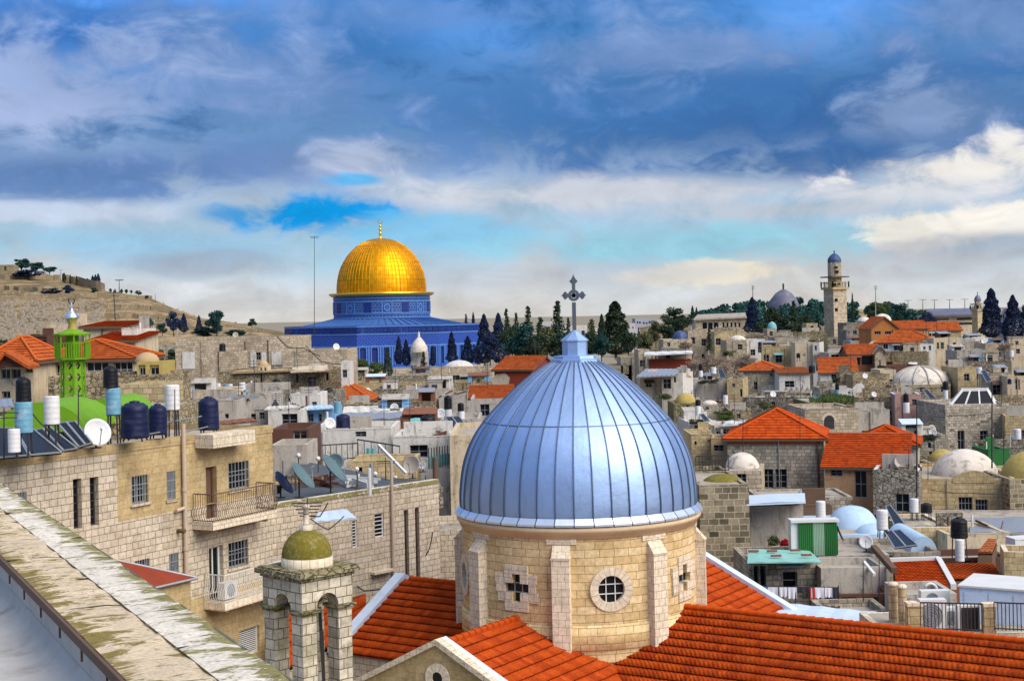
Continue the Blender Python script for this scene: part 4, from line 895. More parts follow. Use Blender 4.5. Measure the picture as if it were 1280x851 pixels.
# drum: ring wall with real cross shaped and square openings
RD, zc_, z0_ = 4.52, 10.15, 5.0; ztop_ = P(725, 634, 56).z-.50
def D(th, r, z): return Vector((CC.x+r*math.sin(th), CC.y-r*math.cos(th), z))
cw = .335; ths = set(); step_ = R(3)
axes = [-33+45*i for i in range(8)]; cross = [R(a) for a in axes[::2]]; rounds = [R(a) for a in axes[1::2]]
th_cuts = set()
for a in cross:
    for k in (-1.5, -.5, .5, 1.5): th_cuts.add(round(a+k*cw/RD, 5))
for a in rounds:
    for k in (-1, 1): th_cuts.add(round(a+k*.52/RD, 5))
base = sorted(th_cuts); full = list(base); b0 = base[0]
for i in range(len(base)):
    x0 = base[i]; x1 = base[i+1] if i+1 < len(base) else b0+2*math.pi; n = int((x1-x0)/R(3))
    full += [x0+(x1-x0)*k/(n+1) for k in range(1, n+1)]
full = sorted(full)+[b0+2*math.pi]; zs = sorted([z0_, zc_-1.5*cw, zc_-.5*cw, zc_+.5*cw, zc_+1.5*cw, zc_-.52, zc_+.52, ztop_])
def inhole(t, z):
    for a in cross:
        d = (t-a+math.pi) % (2*math.pi)-math.pi; x, y = abs(d)*RD/cw, abs(z-zc_)/cw
        if x < 1.5 and y < 1.5 and (x < .5 or y < .5): return True
    for a in rounds:
        d = (t-a+math.pi) % (2*math.pi)-math.pi
        if abs(d)*RD < .52 and abs(z-zc_) < .52: return True
m = MB()
for i in range(len(full)-1):
    for j in range(len(zs)-1):
        t0, t1, y0, y1 = full[i], full[i+1], zs[j], zs[j+1]
        if inhole((t0+t1)/2, (y0+y1)/2):
            for (ta, za, tb, zb_), nb in (((t0, y0, t0, y1), (full[i]-.01, (y0+y1)/2)), ((t1, y1, t1, y0), (t1+.01, (y0+y1)/2)), ((t0, y1, t1, y1), ((t0+t1)/2, y1+.01)), ((t1, y0, t0, y0), ((t0+t1)/2, y0-.01))):
                if not inhole(*nb): m.face([D(ta, RD, za), D(tb, RD, zb_), D(tb, RD-.3, zb_), D(ta, RD-.3, za)])
            continue
        m.face([D(t0, RD, y0), D(t1, RD, y0), D(t1, RD, y1), D(t0, RD, y1)], 0, False, [(t0*RD, y0), (t1*RD, y0), (t1*RD, y1), (t0*RD, y1)])
drum = m.build('drum', 'drum_stone', church)
m = MB(); m.lathe((CC.x, CC.y, 0), [(RD+.02, zr-1.05), (RD+.09, zr-1.0), (RD+.09, zr-.2), (RD+.02, zr-.14)], 64); m.build('plinth', 'drum_stone', church)
m = MB(); m.lathe((CC.x, CC.y, ztop_), [(RD-.05, -.02), (RD+.07, -.02), (RD+.07, .09), (RD+.12, .10), (RD+.16, .2), (RD+.21, .23), (RD+.21, .37), (RD+.15, .39)], 96, mw=RD); m.build('cornice', 'cornice_stone', church)
for a in cross:
    m = MB(); t = Vector((math.cos(a), math.sin(a), 0)); n = Vector((math.sin(a), -math.cos(a), 0)); c0 = D(a, RD, zc_); up = Vector((0, 0, 1))
    for x in range(-2, 3):
        for y in range(-2, 3):
            if (abs(x) == 2 and abs(y) == 2) or (abs(x) < 1 and abs(y) < 2) or (abs(y) < 1 and abs(x) < 2): continue
            wx = .5 if abs(x) < 2 else .5+rr.uniform(-.08, .2)
            m.obox(c0+t*(x*cw+(wx-.5)*cw*.5*(1 if x > 0 else -1))+up*y*cw-n*(RD-math.sqrt(RD*RD-(x*cw)**2)), t*(cw*wx-.006), n*.045, up*(cw*.5-.006))
    w = m.build('cross_window', 'quoin_pale', church)
    m = MB(); cc = c0-n*.2
    for x, y in ((0, 0), (1, 0), (-1, 0), (0, 1), (0, -1)): m.obox(cc+t*x*cw+up*y*cw, t*(cw*.5), n*.005, up*(cw*.5))
    m.build('pane', 'glass_dark', w); m = MB()
    for k in (-.5, .5):
        m.obox(cc+n*.03+t*k*cw, t*.02, n*.02, up*cw*1.5); m.obox(cc+n*.035+up*k*cw, t*cw*1.5, n*.02, up*.02)
    m.build('glazing_bars', 'frame_grey', w)
for a in rounds:
    t = Vector((math.cos(a), math.sin(a), 0)); n = Vector((math.sin(a), -math.cos(a), 0)); c0 = D(a, RD, zc_); up = Vector((0, 0, 1))
    m = MB(); ring(m, c0, t, up, n, .49, .80, .03, 48); w = m.build('round_window', 'quoin_pale', church)
    m = MB(); m.face([c0-n*.18+(t*math.cos(b)+up*math.sin(b))*.52 for b in [i*math.pi/16 for i in range(32)]]); m.build('pane', 'glass_dark', w)
    m = MB()
    for k in (-.17, .17): h = math.sqrt(.49**2-k*k); m.obox(c0-n*.12+t*k, t*.017, n*.015, up*h); m.obox(c0-n*.115+up*k, t*h, n*.015, up*.017)
    m.build('glazing_bars', 'frame_white', w)
for i in range(8):
    a = R(-33+22.5+45*i); t = Vector((math.cos(a), math.sin(a), 0)); n = Vector((math.sin(a), -math.cos(a), 0)); up = Vector((0, 0, 1)); w = .32; m = MB()
    zb_, zs_ = 6.0, 11.35
    f = lambda s, o, z: D(a, RD-.06, 0)*1+t*s+n*o+up*z
    pr = [(0, zb_), (.42, zb_), (.42, zs_), (.06, zs_+.42), (0, zs_+.42)]
    m.face([f(-w, o, z) for o, z in pr][::-1]); m.face([f(w, o, z) for o, z in pr])
    for (o0, za), (o1, zb2) in zip(pr[1:-1], pr[2:]): m.face([f(-w, o0, za), f(w, o0, za), f(w, o1, zb2), f(-w, o1, zb2)])
    m.obox(f(0, .27, zs_-.03), t*(w+.03), n*.19, up*.03); m.obox(f(0, .04, zs_+.60), t*(w+.22), n*.05, up*.15)
    m.build('buttress', 'quoin_pale', church)
# dome
zb = P(725, 634, 56).z; prof = [(4.55, .08), (4.57, .5), (4.53, 1.05), (4.44, 1.65), (4.26, 2.27), (3.98, 2.86), (3.57, 3.45), (3.05, 4.02), (2.43, 4.62), (1.9, 5.06), (1.45, 5.38), (1.05, 5.62), (.8, 5.74)]
def smooth(pr, n):
    out = []
    for i in range(len(pr)-1):
        p0, p1, p2, p3 = pr[max(i-1, 0)], pr[i], pr[i+1], pr[min(i+2, len(pr)-1)]
        for k in range(n):
            t = k/n; out.append(tuple(.5*((2*p1[j])+(-p0[j]+p2[j])*t+(2*p0[j]-5*p1[j]+4*p2[j]-p3[j])*t*t+(-p0[j]+3*p1[j]-3*p2[j]+p3[j])*t**3) for j in (0, 1)))
    return out+[pr[-1]]
pf = smooth(prof, 3); lx = (P(722, 440, 56).x-CC.x)*.0
m = MB(); NS = 42
for i in range(NS):      # each sheet a gently dished gore between two seams
    a0, a1 = 2*math.pi*(i+.5)/NS, 2*math.pi*(i+1.5)/NS; rows = []; o_ = rr.uniform(0, 9)
    for k, (r, z) in enumerate(pf): rows.append([Vector((CC.x+(r-.008*math.sin(math.pi*j/4)+.004*math.sin(k*.6+i*2.1))*math.sin(a0+(a1-a0)*j/4), CC.y-(r-.008*math.sin(math.pi*j/4)+.004*math.sin(k*.6+i*2.1))*math.cos(a0+(a1-a0)*j/4), zb+z)) for j in range(5)])
    m.grid(rows, 0, True, False, lambda q, c, o_=o_: (o_+c*.15, o_*3+q*.2))
dome = m.build('dome', 'zinc_dome', church)
m = MB()
for i in range(NS):
    a = 2*math.pi*(i+.5)/NS; pts = [D(a, r+.012, zb+z) for r, z in pf]
    rows = []
    tt = Vector((math.cos(a), math.sin(a), 0)); nn_ = Vector((math.sin(a), -math.cos(a), 0))
    for p in pts: rows.append([p-tt*.03-nn_*.03, p-tt*.018+nn_*.035, p+tt*.018+nn_*.035, p+tt*.03-nn_*.03])
    m.grid(rows, 0, False)
m.build('standing_seams', 'zinc_seam_shade', dome)
m = MB(); h_ = 3.42
for i in range(NS): a0, a1 = 2*math.pi*(i+.52)/NS, 2*math.pi*(i+1.48)/NS; r1_, r2_ = 3.60, 3.575; m.face([D(a0, r1_+.016, zb+h_-.02), D(a1, r1_+.016, zb+h_-.02), D(a1, r2_+.016, zb+h_+.02), D(a0, r2_+.016, zb+h_+.02)])
m.build('lap_joint', 'zinc_seam_shade', dome)
m = MB()
for i in range(NS):
    a0, a1 = 2*math.pi*(i+.53)/NS, 2*math.pi*(i+1.47)/NS; pts = [(4.60, .2), (4.79, .0), (4.79, -.075)]
    for (r0, h0), (r1, h1) in zip(pts[:-1], pts[1:]): m.face([D(a0, r1, zb+h1), D(a1, r1, zb+h1), D(a1, r0, zb+h0), D(a0, r0, zb+h0)])
m.lathe((CC.x, CC.y, zb), [(4.5, .12), (4.76, -.045), (4.5, -.06)], 84); m.build('skirt_flashing', 'zinc_light', church)
apex = Vector((CC.x, CC.y, zb+5.72)); m = MB()
m.lathe(apex-Vector((0, 0, .02)), [(1.0, -.12), (.98, .06), (.86, .1), (.84, .2), (.5, .24)], 8, 0, False, a0=R(10)); m.lathe(apex, [(.5, .2), (.5, .75), (.56, .75), (.56, .79), (.07, 1.17), (.001, 1.17)], 8, 0, False, a0=R(10)); lan = m.build('lantern', 'zinc_dome', church)
m = MB(); b = apex+Vector((0, 0, 1.1)); up = Vector((0, 0, 1)); X = Vector((1, 0, 0)); Yv = Vector((0, 1, 0)); cz = 1.42
m.obox(b+up*.55, X*.075, Yv*.06, up*.6); m.obox(b+up*(cz+.3), X*.065, Yv*.05, up*.4); m.obox(b+up*cz, X*.36, Yv*.05, up*.065)
for i in range(28):
    a0, a1 = i*math.pi/14, (i+1)*math.pi/14; g = lambda r, a, o: b+up*(cz+math.sin(a)*r)+X*math.cos(a)*r+Yv*o
    for r0, r1, o0, o1 in ((.12, .225, -.04, -.04), (.225, .12, .04, .04), (.225, .225, -.04, .04), (.12, .12, .04, -.04)): m.face([g(r0, a0, o0), g(r1, a0, o1), g(r1, a1, o1), g(r0, a1, o0)])
for c0, ax in ((b+up*cz+X*.33, X), (b+up*cz-X*.33, -X), (b+up*(cz+.55), up)):   # trefoil ends
    sd_ = up if ax != up else X; L = .17 if ax != up else .28
    for s in (-1, 1): m.obox(c0+sd_*s*.07, (ax+sd_*s).normalized()*.07, (ax-sd_*s).normalized()*.07, Yv*.04)
    m.face([c0+sd_*.09-Yv*.03, c0+ax*L-Yv*.03, c0-sd_*.09-Yv*.03]); m.face([c0-sd_*.09+Yv*.03, c0+ax*L+Yv*.03, c0+sd_*.09+Yv*.03]); m.face([c0+sd_*.09-Yv*.03, c0+sd_*.09+Yv*.03, c0+ax*L+Yv*.03, c0+ax*L-Yv*.03]); m.face([c0-sd_*.09+Yv*.03, c0-sd_*.09-Yv*.03, c0+ax*L-Yv*.03, c0+ax*L+Yv*.03])
m.build('cross', 'cross_iron', lan)

# ================================================================== little bell tower in front
BT = P(384, 712, 42); bz = 12.62; tw = .92; br_ = R(46)
bell = thing('bell_tower', 'small open stone bell tower with four pillars and a mossy green dome', 'tower', (BT.x, BT.y, 0))
ax = Vector((math.cos(br_), math.sin(br_), 0)); ay = Vector((-math.sin(br_), math.cos(br_), 0)); bc = Vector((BT.x, BT.y, 0)); up = Vector((0, 0, 1)); zsp = 11.78
m = MB(); m.obox(bc+up*(bz+.03), ax*(tw+.06), ay*(tw+.06), up*.05); m.obox(bc+up*(bz+.15), ax*(tw+.17), ay*(tw+.17), up*.07); m.obox(bc+up*(bz+.24), ax*(tw+.1), ay*(tw+.1), up*.025); m.build('cornice', 'rubble_moss', bell)
m = MB(); half = tw-.52
for e, n in ((ax, -ay), (ay, ax), (-ax, ay), (-ay, -ax)):
    o_ = [(-tw, zsp), (-half, zsp)]+[(-half*math.cos(i*math.pi/10), zsp+half*math.sin(i*math.pi/10)) for i in range(1, 10)]+[(half, zsp), (tw, zsp), (tw, bz), (-tw, bz)]
    f = lambda s, z, o: bc+e*s+n*(tw-o)+up*z
    m.face([f(s, z, 0) for s, z in o_]); m.face([f(max(-tw+.5, min(tw-.5, s)), z, .5) for s, z in o_][::-1])
    for (s0, z0), (s1, z1) in zip(o_[1:11], o_[2:12]): m.face([f(s0, z0, 0), f(s0, z0, .5), f(s1, z1, .5), f(s1, z1, 0)])
m.build('arcade', 'tower_stone', bell)
for sx in (-1, 1):
    for sy in (-1, 1):
        m = MB(); c0 = bc+ax*sx*(tw-.27)+ay*sy*(tw-.27); m.obox(c0+up*(zsp+7.5)/2, ax*.25, ay*.25, up*(zsp-7.5)/2, 0, 'xXyY'); pl = m.build('pillar', 'tower_stone', bell)
        m = MB(); m.obox(c0+up*(zsp-.05), ax*.35, ay*.35, up*.045); m.obox(c0+up*(zsp-.13), ax*.3, ay*.3, up*.034); m.build('capital', 'rubble_moss', pl)
m = MB(); m.obox(bc+up*3.75, ax*tw, ay*tw, up*3.75); m.build('base', 'tower_stone', bell)
m = MB(); m.lathe(bc+up*(bz+.26), [(.75, 0), (.75, .26), (.72, .26)], 32); m.build('dome_ring', 'quoin_pale', bell)
m = MB(); m.lathe(bc+up*(bz+.53), [(.73, 0)]+[(x*1.0, z) for x, z in dome_profile(.73, .78, 12)[1:]], 36); m.build('dome', 'moss_dome', bell)
m = MB(); m.lathe(bc+up*(bz+1.3), [(.2, -.05), (.2, .12), (.09, .14), (.08, .6), (.12, .62), (.12, .7), (.001, .72)], 12); m.build('finial', 'tower_stone', bell)
m = MB(); m.bar(bc+ax*.2+ay*-.45+up*7.6, bc+ax*.1-ay*.5+up*11.0, .045); m.bar(bc+ax*.45-ay*.2+up*7.6, bc+ax*.35-ay*.1+up*11.6, .045); m.build('iron_posts', 'iron_dark', bell)

# ================================================================== apartment house on the left
pB, pA = P(340, 532, 58.5), P(0, 575, 45.9); ua = (pB-pA).xy.normalized(); FA = Face((pA.xy-ua*7), pB.xy); zT = pB.z; Lx = FA.L
apt = thing('apartment_house', 'two tone limestone apartment house with iron balconies and tanks on its flat roof', 'house', (FA.A.x, FA.A.y, 0))
tdiv = FA.at(147, 620)[0]; tr_ = FA.at(338, 600)[0]
R_ = lambda *a: FA.rect(*a)
wins = [R_(91, 598, 103, 661), R_(112, 596, 124, 657), R_(164, 594, 186, 629), R_(208, 589, 220, 624), R_(168, 699, 188, 735), R_(211, 691, 224, 724), R_(257, 583, 272, 651), R_(285, 577, 312, 611), R_(261, 682, 280, 750), R_(285, 676, 311, 708), R_(299, 784, 325, 818), R_(20, 560+55, 34, 650), R_(168, 790, 188, 830)]
m = MB(); H1 = wall_holes(m, FA, 0, tdiv, 0, zT, wins, .25, 0); m.build('white_wall', 'ashlar_pale', apt)
zu, zm2 = FA.at(200, 642)[1], FA.at(200, 760)[1]; m2 = MB()
H2 = []
for i_, (za, zb_) in enumerate(((zu, zT), (zm2, zu), (0, zm2))):
    m_ = m2 if i_ == 1 else None
    if i_ == 0: m = MB()
    H2 += wall_holes(m_ or m, FA, tdiv+.002, Lx, za, zb_, [(h[0], max(h[1], za+.001), h[2], min(h[3], zb_-.001)) for h in wins if h[0] > tdiv and h[1] < zb_ and h[3] > za], .25, 0)
m2.build('pale_wall', 'ashlar_pale', apt)
m.face([FA.pt(Lx, 0), FA.pt(Lx, 0, -12), FA.pt(Lx, zT, -12), FA.pt(Lx, zT)]); m.build('tan_wall', 'ashlar_tan', apt)
m = MB(); m.face([FA.pt(0, zT-.25, -.3), FA.pt(Lx, zT-.25, -.3), FA.pt(Lx, zT-.25, -12), FA.pt(0, zT-.25, -12)]); m.build('roof_slab', 'roof_slab', apt)
m = MB(); FA.box(m, 0, zT-.26, Lx+.02, zT+.03, -.32, .03); m.build('parapet', 'ashlar_tan', apt)
for i, h in enumerate(wins):
    if h[0] < 0.2 or h[2] > Lx: continue
    wd = h[2]-h[0]
    if i in (0, 1): window(apt, FA, h, .25, 1, 6, 'iron_dark', bar=.05)
    elif i == 6: window(apt, FA, h, .25, 1, 1, 'wood_dark', 'iron_brown', .09, name='balcony_door')
    elif i == 8: window(apt, FA, h, .25, 2, 1, 'frame_white', 'glass_dark', .09, name='balcony_door')
    elif i == 10: window(apt, FA, h, .2, 1, 14, 'frame_white', 'glass_dark', .05, name='shutter')
    else: window(apt, FA, h, .25, 2, 2, 'frame_grey', 'glass_dark', .05, sill='ashlar_pale', grille=6)
def balcony(x0, x1, ytop, yfl, name, mat):
    t0, z = FA.at(x0, yfl); t1, _ = FA.at(x1, yfl); m = MB(); FA.box(m, t0, z-.28, t1, z, 0, 1.0); b = m.build('balcony', mat, apt)
    for t in (t0+.4, (t0+t1)/2, t1-.4): m = MB(); FA.box(m, t-.06, z-.42, t+.06, z-.282, 0.02, .8); m.build('bracket', 'ashlar_tan', b)
    h = 1.05
    railing(b, [FA.pt(t0+.04, z, .05), FA.pt(t0+.04, z, .95), FA.pt(t1-.04, z, .95), FA.pt(t1-.04, z, .05)], h, 'iron_brown' if name else 'frame_white', .11, .011, .12)
    return b
balcony(240, 321, 614, 652, 1, 'quoin_pale'); balcony(255, 333, 712, 752, 0, 'quoin_pale')
t0, z = FA.at(243, 558); t1, _ = FA.at(296, 552); m = MB(); FA.box(m, t0, z-.05, t1, z+.45, .032, .9); m.build('canopy_slab', 'quoin_pale', apt)
m = MB(); t, z = FA.at(226, 536); t2, z2 = FA.at(236, 720); m.tube([FA.pt(t, zT+.5, .12), FA.pt(t, z2, .12)], .085, 0, 10); m.tube([FA.pt(t, z2+2.6, .12), FA.pt(t-.5, z2+2.55, .14)], .07, 0, 8)
for zz in (zT-2, zT-4.2, zT-6.2): m.tube([FA.pt(t, zz, .12), FA.pt(t, zz+.12, .12)], .11, 0, 10)
m.build('drainpipe', 'pipe_beige', apt)
m = MB(); t, z = FA.at(222, 663); m.tube([FA.pt(t, z, .02), FA.pt(t, z, .35)], .08, 0, 8); m.build('vent_pipe', 'iron_brown', apt)
# ac unit on the lower balcony
p = FA.at(264, 748); q = FA.pt(p[0]+.3, p[1], .55); o = thing('air_conditioner', 'small white air conditioner box standing on the lower balcony', 'air conditioner', q)
m = MB(); m.box(q+Vector((0, 0, .33)), (.75, .35, .62), math.atan2(FA.u.y, FA.u.x)); m.build('case', 'frame_white', o)
m = MB(); fn = FA.pt(p[0]+.3, p[1]+.33, .55+.18); qm = Vector((FA.n.x, FA.n.y, 0)).to_track_quat('Z', 'Y').to_matrix(); m.lathe(fn, [(.001, .01), (.22, .01), (.25, 0)], 16, axis=qm); m.build('fan_grille', 'frame_grey', o)
# lower annex of the house with the red lean-to roof
fcn = Face(P(150, 705, 49).xy, P(240, 722, 53).xy)
ax0 = thing('lean_to', 'low tan stone annex with a red metal hipped roof beside the foreground parapet', 'annex', (fcn.A.x, fcn.A.y, 0)); zz = P(236, 724, 50).z
a, b = P(160, 716, 46.5), P(238, 722, 50.5); n = Vector((FA.n.x, FA.n.y, 0)); a = a-n*1.2; z1 = b.z
m = MB(); pts = [a, b, b-n*2.4, a-n*2.4]; 
for i in range(4): p, q = pts[i], pts[(i+1) % 4]; m.face([Vector((p.x, p.y, 0)), Vector((q.x, q.y, 0)), Vector((q.x, q.y, z1)), Vector((p.x, p.y, z1))])
m.build('wall', 'ashlar_tan', ax0)
e = (b-a).normalized(); m = MB(); o4 = [Vector((p.x, p.y, z1)) for p in (a-e*.15+n*.15, b+e*.15+n*.15, b+e*.15-n*2.4, a-e*.15-n*2.4)]; r0, r1 = o4[3]+Vector((0, 0, .8)), o4[3].lerp(o4[2], .62)+Vector((0, 0, .8))
m.face([o4[0], o4[1], r1, r0]); m.face([o4[1], o4[2], r1]); m.tube([o4[1], r1], .05, 1, 6); m.tube([o4[0]-Vector((0, 0, .03)), o4[1]-Vector((0, 0, .03))], .05, 1, 6); m.build('roof', ['red_panel', 'galvanised'], ax0)
# ================================================================== gold domed shrine
YD = 378; c = P(479, 462, YD); cx, cy = c.x, c.y; ZB = P(479, 470, YD).z; zp = P(479, 406, YD).z
shr = thing('golden_shrine', 'octagonal shrine tiled in blue under a large golden dome', 'shrine', (cx, cy, ZB))
RO = 26.6; oa = [R(22.5+14+45*i) for i in range(8)]; oc8 = [Vector((cx+RO*math.cos(a), cy+RO*math.sin(a), 0)) for a in oa]
m = MB(); m2 = MB(); m3 = MB(); wl = []
hw_, hp_ = zp-ZB, 2.2
for i in range(8):
    a, b = oc8[i], oc8[(i+1) % 8]; f = Face(b.xy, a.xy) if True else None
    mid = (a+b)/2; n = Vector((mid.x-cx, mid.y-cy, 0)).normalized()
    f = Face(a.xy, b.xy)
    if f.n.dot(n.xy) < 0: f = Face(b.xy, a.xy)
    zm = ZB+3.2
    m2.face([f.pt(0, ZB), f.pt(f.L, ZB), f.pt(f.L, zm), f.pt(0, zm)])
    hs = [(f.L*(k+.5)/7-.75, zm+.6, f.L*(k+.5)/7+.75, zm+4.6) for k in range(7)]
    wall_holes(m, f, 0, f.L, zm, zp, hs, .35); m.face([f.pt(f.L, zp-2), f.pt(0, zp-2), f.pt(0, zp), f.pt(f.L, zp)])
    m.face([f.pt(0, zp, -.5), f.pt(f.L, zp, -.5), f.pt(f.L, zp), f.pt(0, zp)])
    for z, h in ((zp-.25, .3), (zp-2.1, .25), (zm+5.1, .3), (zm-.1, .25)): f.box(m3, 0, z-h/2, f.L, z+h/2, 0, .12)
    for k in range(8): t = f.L*k/7; f.box(m3, max(0, t-.14), zm+.2, min(f.L, t+.14), zm+5, .002, .07)
    if n.y < .5:
        for h in hs: wl.append((f, h))
    if n.y < .3:
        for k in range(13): m4 = MB(); f.box(m4, f.L*(k+.5)/13-.45, zp-1.65, f.L*(k+.5)/13+.45, zp-.65, .003, .05); m4.build('parapet_niche', 'faience_night', shr)
m.build('tiled_wall', 'faience_blue', shr); m2.build('marble_base', 'plaster_grey', shr); m3.build('tile_bands', 'faience_pale', shr);
for f, h in wl:
    m = MB(); a, b, c_, d = h; m.face([f.pt(a, b, -.3), f.pt(c_, b, -.3), f.pt(c_, d, -.3), f.pt(a, d, -.3)], 0)
    for x0, x1 in ((a-.22, a), (c_, c_+.22)): f.box(m, x0, b-.1, x1, d+.2, .004, .1, 1)
    ct = (a+c_)/2
    for k in range(6):
        q0, q1 = math.pi*k/6, math.pi*(k+1)/6; g = lambda r, q: f.pt(ct+r*math.cos(q), d-.05+r*math.sin(q)*.9, .09)
        m.face([g(.97, q0), g(.97, q1), g(.72, q1), g(.72, q0)], 1)
    m.build('window', ['faience_night', 'faience_pale'], shr)
zr1 = P(476, 399.5, YD-12).z; Rd = 15.2*.83; zd1 = P(476, 371, YD).z
m = MB(); rows = [[Vector((cx+r*math.cos(a), cy+r*math.sin(a), z)) for a in [R(22.5+14+45*(i/4)) for i in range(32)]] for r, z in ((25.4, zp-1.0), (Rd, zr1))]
def oct_r(a): return math.cos(R(22.5))/math.cos((a-R(14)+R(22.5)) % R(45)-R(22.5))
rows = []
for tq in range(5):
    t = tq/4; row = []
    for i in range(64):
        a = R(14)+2*math.pi*i/64; ro = 26.2*oct_r(a); r = ro+(Rd-.2-ro)*t; row.append((cx+r*math.cos(a), cy+r*math.sin(a), zp-1.0+(zr1+.3-zp+1.0)*t))
    rows.append(row)
m.grid(rows, 0, False, True)
for i in range(64):
    a = R(14)+2*math.pi*i/64; ro = 26.0*oct_r(a); e = lambda r, t: Vector((cx+r*math.cos(a), cy+r*math.sin(a), zp-.9+(zr1+.3-zp+1.0)*t)); m.bar(e(ro, 0), e(Rd, 1), .09)
m.build('lead_roof', 'lead_blue', shr)
m = MB(); m.lathe((cx, cy, zr1-.8), [(Rd, 0), (Rd, zd1-zr1+.8)], 64); m.build('drum', 'faience_drum', shr)
m = MB()
for z in (zr1+.5, zr1+1.6, zd1-.5, zd1-1.4): m.lathe((cx, cy, z), [(Rd+.02, -.15), (Rd+.14, -.12), (Rd+.14, .12), (Rd+.02, .15)], 64)
m.build('drum_bands', 'faience_pale', shr)
for k in range(16):
    a = R(-90+11+22.5*k); n = Vector((math.cos(a), math.sin(a), 0)); t = Vector((-n.y, n.x, 0))
    if n.y > .3: continue
    c0 = Vector((cx, cy, (zr1+zd1)/2+.1))+n*(Rd+.03); m = MB()
    if k % 2: m.obox(c0, t*1.0, n*.05, Vector((0, 0, 1.35)), 0); m.build('drum_window', 'faience_night', shr)
    else:
        for s in (-1, 1): m.obox(c0+t*s*1.25, t*.13, n*.07, Vector((0, 0, 1.6)), 0); m.obox(c0+Vector((0, 0, 1.5*s)), t*1.1, n*.07, Vector((0, 0, .12)), 0)
        for j in range(12): q0, q1 = j*math.pi/6, (j+1)*math.pi/6; g = lambda r, q: c0+n*.08+t*math.cos(q)*r+Vector((0, 0, math.sin(q)*r*1.2)); m.face([g(.55, q0), g(.85, q0), g(.85, q1), g(.55, q1)])
        m.build('drum_panel', 'faience_pale', shr)
Rg = ln(110.5/2, YD); zg = P(476, 367, YD).z; Hg = zg*0+P(473, 297.5, YD).z-zg
m = MB(); pg = smooth([(Rg, 0), (Rg*1.005, Hg*.1), (Rg*.985, Hg*.25), (Rg*.935, Hg*.42), (Rg*.84, Hg*.58), (Rg*.70, Hg*.735), (Rg*.50, Hg*.875), (Rg*.27, Hg*.965), (.3, Hg)], 4)
m.lathe((cx, cy, zg), pg, 96); gd = m.build('golden_dome', 'gold_plates', shr)
m = MB()
for i in range(72):
    a = i*2*math.pi/72; m.tube([Vector((cx+(r+.02)*math.cos(a), cy+(r+.02)*math.sin(a), zg+z)) for r, z in pg[:-6:2]], .07, 0, 4)
m.build('ribs', 'gold_plates', gd)
m = MB(); m.lathe((cx, cy, zg), [(Rd, -.9), (Rd+.5, -.7), (Rd+1.15, -.25), (Rd+1.15, .1), (Rg, .25)], 72); m.build('golden_rim', 'gold_plain', gd)
m = MB(); t = Vector((cx, cy, zg+Hg)); m.lathe(t, [(.5, -.15), (.25, .2), (.2, .7), (.55, 1.1), (.2, 1.5), (.18, 1.8), (.5, 2.15), (.18, 2.5), (.15, 2.8), (.38, 3.1), (.12, 3.4), (.1, 3.7), (.001, 3.7)], 16)
for k in range(20): q0, q1 = R(-60+300*k/20-30+180), R(-60+300*(k+1)/20-30+180); m.bar(t+Vector((math.cos(q0)*.55, 0, 4.25+math.sin(q0)*.55)), t+Vector((math.cos(q1)*.55, 0, 4.25+math.sin(q1)*.55)), .09)
m.build('crescent_finial', 'gold_plain', gd)
antenna('tall thin lattice mast rising left of the golden dome', 393, 295, 420, 345, 2, None, .09, 'iron_dark', 2.2)
r, f, z = house('white domed well house among the cypresses before the blue shrine', 513, 534, 440, 330, 4, 'plaster_white', name='domed_kiosk', cat='kiosk')
add_dome(r, 524, 440, 21, 16, 328.0, 'lime_dome', finial=True, prof=[(ln(10.5, 330), 0), (ln(10.8, 330), ln(4, 330)), (ln(9, 330), ln(9, 330)), (ln(5, 330), ln(15, 330)), (ln(1.6, 330), ln(19, 330)), (ln(1, 330), ln(24, 330)), (.01, ln(26, 330))])
r, f, z = house('building with a smooth white shallow dome right of the blue shrine base', 548, 604, 462, 290, 9, 'plaster_white', name='domed_house')
add_dome(r, 574, 463, 40, 13, 294.5, 'plaster_white')

